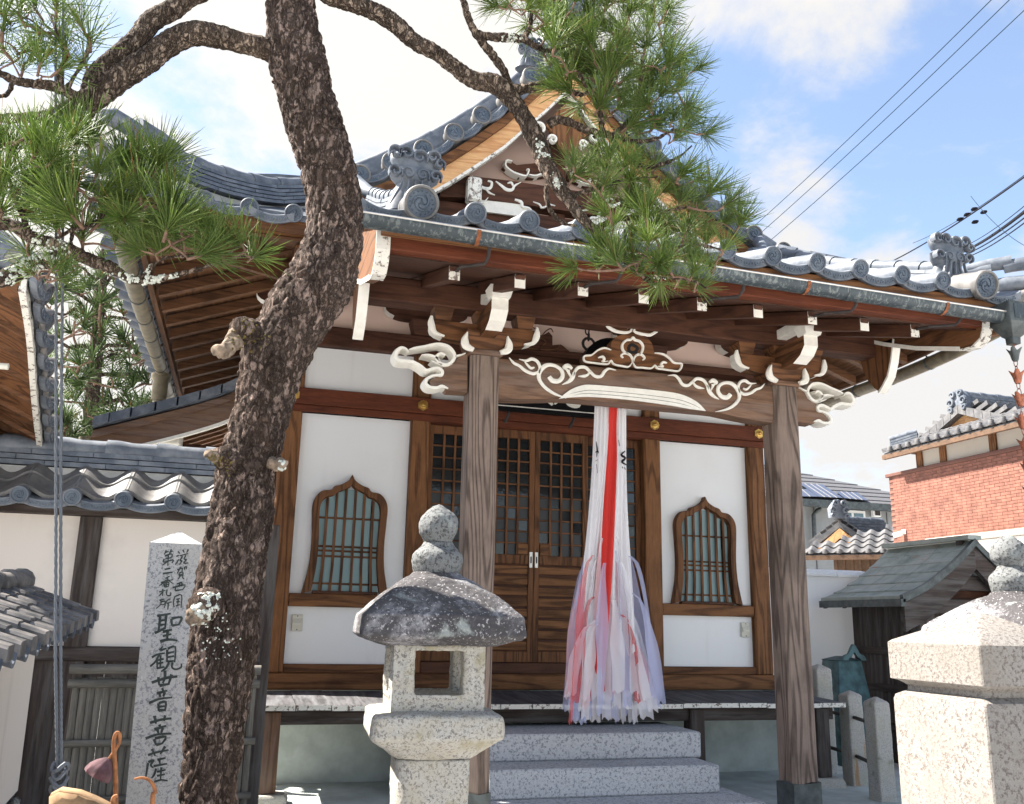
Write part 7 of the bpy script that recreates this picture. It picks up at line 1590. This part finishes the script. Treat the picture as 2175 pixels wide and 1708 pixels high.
tag(bhp(m, 'brick_courses', 'brick'), kind='stuff')
# security camera on the brick wall
cp_ = at(*k3(1008, 690), X=XB - .05); sc_ = empty('security_camera', tuple(cp_), 'small white security camera on the brick wall', 'camera')
m = MB(); m.tube([cp_ + Vector((.04, -.05, .03)), cp_ + Vector((-.02, -.02, .03))], [.05, .05], 12); m.build('mount', MT['window_white'], sc_, 50)
m = MB(); m.tube([cp_ + Vector((-.02, -.02, .0)), cp_ + Vector((-.16, .06, -.05))], [.05, .055], 12); m.build('camera_body', MT['window_white'], sc_, 50)
# upper storey
eX = XB - .35; eyf = at(1878, 976, X=eX).y; ez = at(1878, 976, X=eX).z + .12; sX, sz = eX + 1.5, ez + .62
US = XB + .06; ze = at(*k3(1150, 130), X=US - .9).z
bhp(MB().box(US, US + 3.5, ynear - 1, yfar - .9, ztop - .2, ze + .5), 'upper_wall', 'plaster_far')
for x in (1150, 1345, 1760):
    p = at(*k3(x, 120), X=US - .02); bhp(MB().box(US - .04, US + .05, p.y - .08, p.y + .08, ztop - .1, ez + .02), 'upper_post', 'wood_tan_z')
bhp(MB().box(US - .035, US + .04, ynear - 1, yfar - .9, ze + .02, ze + .12), 'upper_rail', 'wood_tan_y')
bhp(MB().loft([[(eX, y, ez - .06), (eX + .9, y, ez + .31), (eX + .9, y, ez + .37), (eX, y, ez)] for y in (8.8, eyf)], 0), 'skirt_bed', 'tile_far')
bhp(MB().box(eX - .05, eX + .03, 8.8, eyf, ez - .13, ez - .04), 'eave_gutter', 'tin_brown')
bhp(MB().loft([[(eX + .03, y, ez - .10), (US + .1, y, ez + .05), (US + .1, y, ez + .09), (eX + .03, y, ez - .06)] for y in (8.8, eyf)], 0), 'soffit', 'wood_tan_x')
tcs = .27; sl3 = math.atan2(sz - ez, sX - eX); n = int((eyf - 8.8) / tcs)
tm = MB(); tm.loft([[(x, -.13 + .26 * u, z + .035 * math.cos(2 * math.pi * u)) for u in [k / 8 for k in range(9)]] + [(x, .13, z - .05), (x, -.13, z - .05)] for x, z in ((-.02, .02), (.30, .0))], 0); tme = tm.mesh('pantile', MT['tile_far'], 50)
rt = MB(); rt.lathe([(0, -.05), (.055, -.04), (.06, 0), (.05, .05), (0, .06)], (0, 0, 0), 10); rtm = rt.mesh('round_tile', MT['tile_far'], True)
for k in range(n):
    y = eyf - .14 - k * tcs
    for j in range(3): inst('pantile', tme, bh, T(eX - .02 + j * .30 * math.cos(sl3), y, ez + .05 + j * .30 * math.sin(sl3)) @ RY(-sl3))
    inst('round_tile', rtm, bh, T(eX - .05, y - .13, ez + .05))
# gable over it, facing us
GX = eX + .95; gl = at(1955, 952, X=GX); ga = at(2048, 874, X=GX); gr_y = 2 * ga.y - gl.y
bhp(MB().prism([(gl.y, gl.z), (ga.y, ga.z - .05), (gr_y, gl.z)], lambda p: (GX + .45, p[0], p[1]), lambda p: (GX + .55, p[0], p[1])), 'gable_wall', 'plaster_far')
for s in (-1, 1):
    Yo = lambda t: ga.y + s * (gl.y - ga.y) * t; Zo = lambda t: ga.z + (gl.z - ga.z) * (t * 1.12 - .12 * t * t)
    bhp(MB().loft([[(GX, Yo(t), Zo(t) - .36), (GX + .06, Yo(t), Zo(t) - .36), (GX + .06, Yo(t), Zo(t) - .06), (GX, Yo(t), Zo(t) - .06)] for t in (0.001, .25, .5, .75, 1.05)], 0), 'barge_board', 'wood_honey_y')
    bhp(MB().loft([[(GX - .12, Yo(t), Zo(t) - .06), (GX + 4, Yo(t), Zo(t) - .06), (GX + 4, Yo(t), Zo(t) + .05), (GX - .12, Yo(t), Zo(t) + .05)] for t in (0.001, .25, .5, .75, 1.12)], 0), 'gable_roof', 'tile_far')
    for j in range(6):
        t = .1 + j * .17
        for i in range(8): inst('pantile', tme, bh, T(GX + .1 + i * .27, Yo(t), Zo(t) + .09) @ RZ(s * math.pi / 2) @ RY(math.atan2(gl.z - ga.z, abs(gl.y - ga.y)) * -1 * (-1)))
    # verge tiles
    for j in range(7):
        a, b = j / 6.4, (j + 1) / 6.4; bhp(MB().loft([[(GX - .16, Yo(t), Zo(t) - .05), (GX + .10, Yo(t), Zo(t) - .05), (GX + .10, Yo(t), Zo(t) + .12), (GX - .16, Yo(t), Zo(t) + .12)] for t in (a + .004, b - .004)], 0), 'verge_tile', 'tile_far')
ridge([(GX - .05, ga.y, ga.z + .05), (GX + 2, ga.y, ga.z + .05), (GX + 4.5, ga.y, ga.z + .05)], 5, .14, bh, .07, .5, seed=50, nosh=.055)
def scroll_end(c, sc, root, axis='x'):
    m = MB()
    f = (lambda p, d: (c.x - d, c.y + p[0] * sc, c.z + p[1] * sc)) if axis == 'x' else (lambda p, d: (c.x + p[0] * sc, c.y - d, c.z + p[1] * sc))
    m.prism([(-.22, -.12), (-.24, .1), (-.12, .25), (0, .32), (.12, .25), (.24, .1), (.22, -.12)], lambda p: f(p, -.08), lambda p: f(p, .04))
    for s in (-1, 1):
        for cx, cz, r in ((.16, .06, .09), (.10, .22, .07), (.18, -.08, .06)):
            stroke(m, [(s * (cx + r * (1 - t * .7) * math.cos(t * 7)), cz + r * (1 - t * .7) * math.sin(t * 7)) for t in [k / 8 for k in range(9)]], .05, lambda p, d: f(p, .04 + d), .05, k=2)
    m.build('ridge_end_tile', MT['tile'], root, 45)
scroll_end(Vector((GX - .1, ga.y, ga.z + .12)), 1.0, bh)
# far corner ridge of the skirt roof
q0 = Vector((eX + .1, eyf - .1, ez + .1)); ridge([tuple(q0), (eX + .48, eyf - .48, ez + .24)], 3, .10, bh, .07, .4, seed=51, nosh=.05)
# awning under the brick wall
aw = at(*k3(1340, 770), X=XB - .05); bhp(MB().cbox(XB - .5, XB - .02, ynear, aw.y, aw.z - .05, aw.z + .06, c=.02), 'awning', 'plaster_far')
bhp(MB().box(XB - .45, XB - .03, ynear, aw.y, aw.z - .45, aw.z - .06), 'awning_valance', 'plaster_old')

# grey house with solar panels
gh = empty('grey_house', (15, 25, 0), 'grey two storey house with solar panels on its dark roof', 'house')
def ghp(mb, name, mat, smooth=False): return mb.build(name, MT[mat], gh, smooth)
HY = 25.0; wl_, wr_ = at(*k3(60, 600), Y=HY), at(*k3(1050, 600), Y=HY); zev = at(*k3(500, 462), Y=HY - .5).z
ghp(MB().box(wl_.x - 3, wr_.x + 2, HY, HY + 8, 0, zev - .03), 'wall', 'siding_grey')
for i in range(12):
    x = wl_.x - 2.6 + i * .91; ghp(MB().box(x, x + .025, HY - .02, HY - .002, 0, zev - .05), 'siding_joint', 'slate_roof')
ghp(MB().box(wl_.x - 3.6, wr_.x + 2.6, HY - .62, HY - .45, zev - .10, zev + .12), 'gutter', 'copper_dark')
nrm = Vector((0, -.42, 1)).normalized(); p0r = Vector((0, HY - .55, zev + .05)); rp_ = lambda x, y, lift=0: onplane(*k3(x, y), p0r + Vector((0, 0, lift)), nrm)
e1, t1, e2 = rp_(-300, 425), rp_(125, 180), rp_(1010, 500)
N_ = 15
for i in range(N_):
    a, b = i / N_, (i + 1) / N_
    def cut(t): return (Vector((wl_.x - 3.7, p0r.y, p0r.z)) + Vector((0, 1, .42)) * (7.5 * t), Vector((wr_.x + 2.4 - 7.6 * t * 1.08, p0r.y, p0r.z)) + Vector((0, 1, .42)) * (7.5 * t))
    (A, B), (C, D) = cut(a), cut(b); up = Vector((0, 0, .05))
    ghp(MB().add([A, B, D, C, A + up, B + up, D + up * .4, C + up * .4], [(0, 1, 2, 3), (4, 5, 6, 7), (0, 1, 5, 4), (1, 2, 6, 5), (2, 3, 7, 6), (3, 0, 4, 7)]), 'shingle_course', 'slate_roof')
ghp(MB().add([cut(0)[1], cut(0)[1] + Vector((0, 9, 0)), cut(1)[1]], [(0, 1, 2)]), 'hip_slope', 'slate_roof')
for poly in ([(60, 328), (235, 330), (330, 392), (60, 388)], [(170, 284), (362, 294), (528, 402), (332, 392)], [(468, 350), (640, 358), (732, 422), (540, 404)]):
    m = MB(); m.prism(poly, lambda p: rp_(p[0], p[1], .10), lambda p: rp_(p[0], p[1], .16)); pn = ghp(m, 'solar_panel', 'solar')
    a, b, c_, d_ = poly
    for t in (.25, .5, .75):
        m = MB(); q1 = (a[0] + (b[0] - a[0]) * t, a[1] + (b[1] - a[1]) * t); q2 = (d_[0] + (c_[0] - d_[0]) * t, d_[1] + (c_[1] - d_[1]) * t)
        m.tube([rp_(*q1, .165), rp_(*q2, .165)], .015, 4); m.build('cell_line', MT['steel'], pn)
w0, w1 = at(*k3(488, 498), Y=HY), at(*k3(702, 590), Y=HY)
wf = ghp(MB().cbox(w0.x, w1.x, HY - .08, HY - .03, w1.z, w0.z, c=.01), 'window', 'window_white')
for s in (0, 1):
    a = w0.x + .08 + s * (w1.x - w0.x - .08) / 2; MB().box(a, a + (w1.x - w0.x) / 2 - .14, HY - .10, HY - .081, w1.z + .08, w0.z - .1).build('pane', MT['glass_house'], wf)
v0 = at(*k3(775, 516), Y=HY); ghp(MB().cbox(v0.x - .15, v0.x + .15, HY - .2, HY - .03, v0.z - .18, v0.z + .18, c=.03), 'vent_hood', 'window_white'); ghp(MB().box(v0.x - .1, v0.x + .1, HY - .21, HY - .201, v0.z - .14, v0.z + .08), 'vent_grille', 'iron')
d0, d1, d2 = at(*k3(345, 490), Y=HY - .15), at(*k3(290, 540), Y=HY - .15), at(*k3(305, 900), Y=HY - .15)
ghp(MB().tube([d0, at(*k3(310, 515), Y=HY - .15), d1, d2], .07, 8), 'downpipe', 'copper_dark', 50)

# small tiled house between
th = empty('tiled_house', (12, 17, 0), 'low house with pale pantiles and a small orange gable', 'house')
def thp(mb, name, mat, smooth=False): return mb.build(name, MT[mat], th, smooth)
HL, HR = at(*k3(160, 872), Y=18.0), at(*k3(960, 846), Y=16.6); along = (HR - HL); along.z = 0; al = along.normalized(); back = Vector((-al.y, al.x, 0)); Lw = along.length; zE = (HL.z + HR.z) / 2
O_ = Vector((HL.x, HL.y, zE)); TH = lambda u, v, w: O_ + al * u + back * v + Vector((0, 0, w))
def thb(u0, u1, v0, v1, w0, w1): return MB().add([TH(u, v, w) for w in (w0, w1) for u, v in ((u0, v0), (u1, v0), (u1, v1), (u0, v1))], [(0, 3, 2, 1), (4, 5, 6, 7), (0, 1, 5, 4), (1, 2, 6, 5), (2, 3, 7, 6), (3, 0, 4, 7)])
thp(thb(.7, Lw + 2, .5, 5, -zE, .02), 'wall', 'tin_brown')
for i in range(30):
    u = .72 + i * .17; thp(thb(u, u + .06, .47, .499, -zE + .1, .0), 'wall_rib', 'tin_brown')
u0_ = 2.4; thp(thb(2.3, 4.6, .05, .46, -.62, -.28), 'awning_box', 'siding_grey'); thp(thb(4.61, 4.72, .04, .47, -.64, -.26), 'awning_end', 'iron')
thp(thb(-.1, Lw + 1, -.06, .04, -.12, -.02), 'gutter', 'tin_brown')
mS = .52
thp(MB().loft([[TH(u, 0, -.04), TH(u, .01 + min(2.5, .55 * u), min(2.5, .55 * u) * mS - .04), TH(u, .01 + min(2.5, .55 * u), min(2.5, .55 * u) * mS), TH(u, 0, 0)] for u in (0, 1.5, 3, 4.6, Lw + 1.5)], 0), 'roof_bed', 'tile_far')
ang = math.atan2(al.y, al.x); tl2 = MB(); tl2.loft([[(-.15 + .30 * u, y, z + .04 * math.cos(2 * math.pi * u)) for u in [k / 8 for k in range(9)]] + [(.15, y, z - .04), (-.15, y, z - .04)] for y, z in ((-.02, .03), (.30, .0))], 0); tme2 = tl2.mesh('pantile', MT['tile_far'], 50)
for i in range(int((Lw + .6) / .30)):
    for j in range(11):
        if j * .27 > .55 * (i * .30) + .15 or j * .27 > 2.5: continue
        p = TH(.15 + i * .30, j * .30 * math.cos(math.atan(mS)), .05 + j * .30 * math.sin(math.atan(mS))); inst('pantile', tme2, th, T(*p) @ RZ(ang) @ RX(math.atan(mS)))
    inst('round_tile', rtm, th, T(*TH(i * .30, -.03, .06)))
gA, gL_, gR_ = at(*k3(490, 655), Y=18.6), at(*k3(290, 790), Y=18.6), at(*k3(735, 755), Y=18.4)
hwid = (gR_ - gL_).length / 2; gcy = Vector(((gL_.x + gR_.x) / 2, 18.5, gL_.z)); rise = gA.z - gL_.z + .1
GT = lambda u, v, w: gcy + al * u + back * v + Vector((0, 0, w))
for s in (-1, 1):
    thp(MB().loft([[GT(s * t * hwid, -.1, rise * (1 - t) - .08), GT(s * t * hwid, 3, rise * (1 - t) - .08), GT(s * t * hwid, 3, rise * (1 - t) + .06), GT(s * t * hwid, -.1, rise * (1 - t) + .06)] for t in (0.001, .5, 1.0)], 0), 'gable_roof', 'tile_far')
    for i in range(5):
        for j in range(7): inst('pantile', tme2, th, T(*GT(s * (1 - .2 * i) * hwid * .98, .1 + j * .3, rise * (.2 * i) + .10)) @ RZ(ang + (math.pi / 2 if s < 0 else -math.pi / 2) * -1) @ RX(math.atan2(rise, hwid)))
    thp(MB().loft([[GT(s * t * hwid * .8, -.12, rise * (1 - t) * .86 - .26), GT(s * t * hwid * .8, -.06, rise * (1 - t) * .86 - .26), GT(s * t * hwid * .8, -.06, rise * (1 - t) * .9 - .05), GT(s * t * hwid * .8, -.12, rise * (1 - t) * .9 - .05)] for t in (0.001, .5, 1.0)], 0), 'barge_board', 'wood_honey_x')
thp(MB().prism([(-hwid * .75, .02), (0, rise * .75), (hwid * .75, .02)], lambda p: GT(p[0], .05, p[1]), lambda p: GT(p[0], .12, p[1])), 'gable_wall', 'wood_dark_x')
ridge([tuple(GT(0, -.05, rise + .05)), tuple(GT(0, 3, rise + .05))], 4, .14, th, .07, .4, seed=60, nosh=.06, mat='tile_dark')
q1, q2 = at(*k3(520, 620), Y=19.0), at(*k3(850, 620), Y=19.0)
ridge([(q1.x, 19.0, q1.z - .25), (q2.x, 19.0, q1.z - .25)], 5, .16, th, .08, .45, seed=61, nosh=.07, mat='tile_dark')
scroll_end(GT(0, -.15, rise + .25), 1.0, th, 'y')

# old tiled roofs far behind at the left
fr = empty('far_house', (-4, 19, 0), 'old house with a grey tiled roof behind the background pine', 'house')
FYY = 19.0; a_, b_ = at(60, 880, Y=FYY), at(300, 925, Y=FYY)
MB().box(a_.x - 2, b_.x + 2, FYY + .6, FYY + 5, 0, a_.z - 1.9).build('wall', MT['plaster_old'], fr)
MB().loft([[(x, FYY - .2, a_.z - 2.1), (x, FYY + 3, a_.z - .35), (x, FYY + 3, a_.z - .25), (x, FYY - .2, a_.z - 2.0)] for x in (a_.x - 2.5, b_.x + 2.5)], 0).build('roof_bed', MT['tile_old'], fr)
for i in range(34):
    x = a_.x - 2.4 + i * .27
    if x > b_.x + 2.4: break
    for j in range(8): inst('pantile', tme2, fr, T(x, FYY - .2 + j * .42, a_.z - 1.95 + j * .228) @ RX(math.atan2(1.75, 3.2)) @ SCL(.9, 1.4, 1))
ridge([(a_.x - 2.5, FYY + 3, a_.z - .28), (b_.x + 2.5, FYY + 3, a_.z - .28)], 4, .16, fr, .08, .5, seed=70, nosh=.06, mat='tile_old')

# ------------------------------------------------------------------ overhead wires
def wire(pa, pb, Ya, Yb, r, lab, mat='cable_blue', sag=.25, tie=0):
    a, b = at(*pa, Y=Ya), at(*pb, Y=Yb); d = b - a; a2, b2 = a - d * .25, b + d * .35; n = 24
    pts = [a2.lerp(b2, i / n) + Vector((0, 0, -sag * 4 * (i / n) * (1 - i / n) + sag * .9)) for i in range(n + 1)]
    m = MB().tube(pts, r, 6); o = m.build('power_line', MT[mat], None, True); tag(o, lab, 'power line', 'overhead wires'); return o
k_3 = ZM(2584, 0, .5977)
wire(k_3(495, 1420), k_3(1980, 0), 30, 16, .014, 'highest of the three thin parallel wires crossing the blue sky')
wire(k_3(530, 1470), k_3(2095, 0), 30, 16, .014, 'middle one of the three thin parallel wires crossing the blue sky')
wire(k_3(560, 1545), k_3(2175, 80), 30, 16, .014, 'lowest of the three thin parallel wires crossing the blue sky')
wire(k_3(1365, 1660), k_3(2175, 1140), 26, 15, .022, 'thick twisted cable that passes behind the right wave ornament', 'cable_black')
wire(k_3(1560, 1520), k_3(2175, 1128), 26, 15.2, .010, 'thin messenger wire just above the twisted cable behind the right ornament', 'cable_black')
wire(k_3(1770, 1590), k_3(2175, 1325), 26, 15, .012, 'thin wire above the dark cable bundle at the right edge', 'cable_black')
wire(k_3(1760, 1625), k_3(2175, 1362), 26, 15, .045, 'thickest dark cable of the bundle at the right edge', 'cable_black')
wire(k_3(1775, 1640), k_3(2175, 1400), 26, 15, .020, 'cable directly below the thickest cable at the right edge', 'cable_black')
wire(k_3(1790, 1655), k_3(2175, 1432), 26, 15, .018, 'lowest cable of the bundle at the right edge', 'cable_black')
wire(k_3(1900, 1340), k_3(2175, 1570), 18, 15.5, .008, 'thin service wire sloping down across the bundle at the right edge', 'cable_blue')
for i, (x, y) in enumerate(((1770, 1395), (1815, 1365), (1860, 1330), (1920, 1350), (1865, 1412))):
    p = at(*k_3(x, y), Y=19); m = MB(); m.tube([p + Vector((-.10, 0, -.03)), p + Vector((-.05, 0, 0)), p + Vector((.05, 0, .03)), p + Vector((.10, 0, .06))], [.03, .055, .055, .03], 8); o = m.build('cable_clamp', MT['cable_black'], None, 50)
    tag(o, ('leftmost', 'second from left', 'topmost', 'rightmost', 'lowest')[i] + ' dark cable clamp on the wires right of the porch roof', 'cable clamp', 'cable clamps')
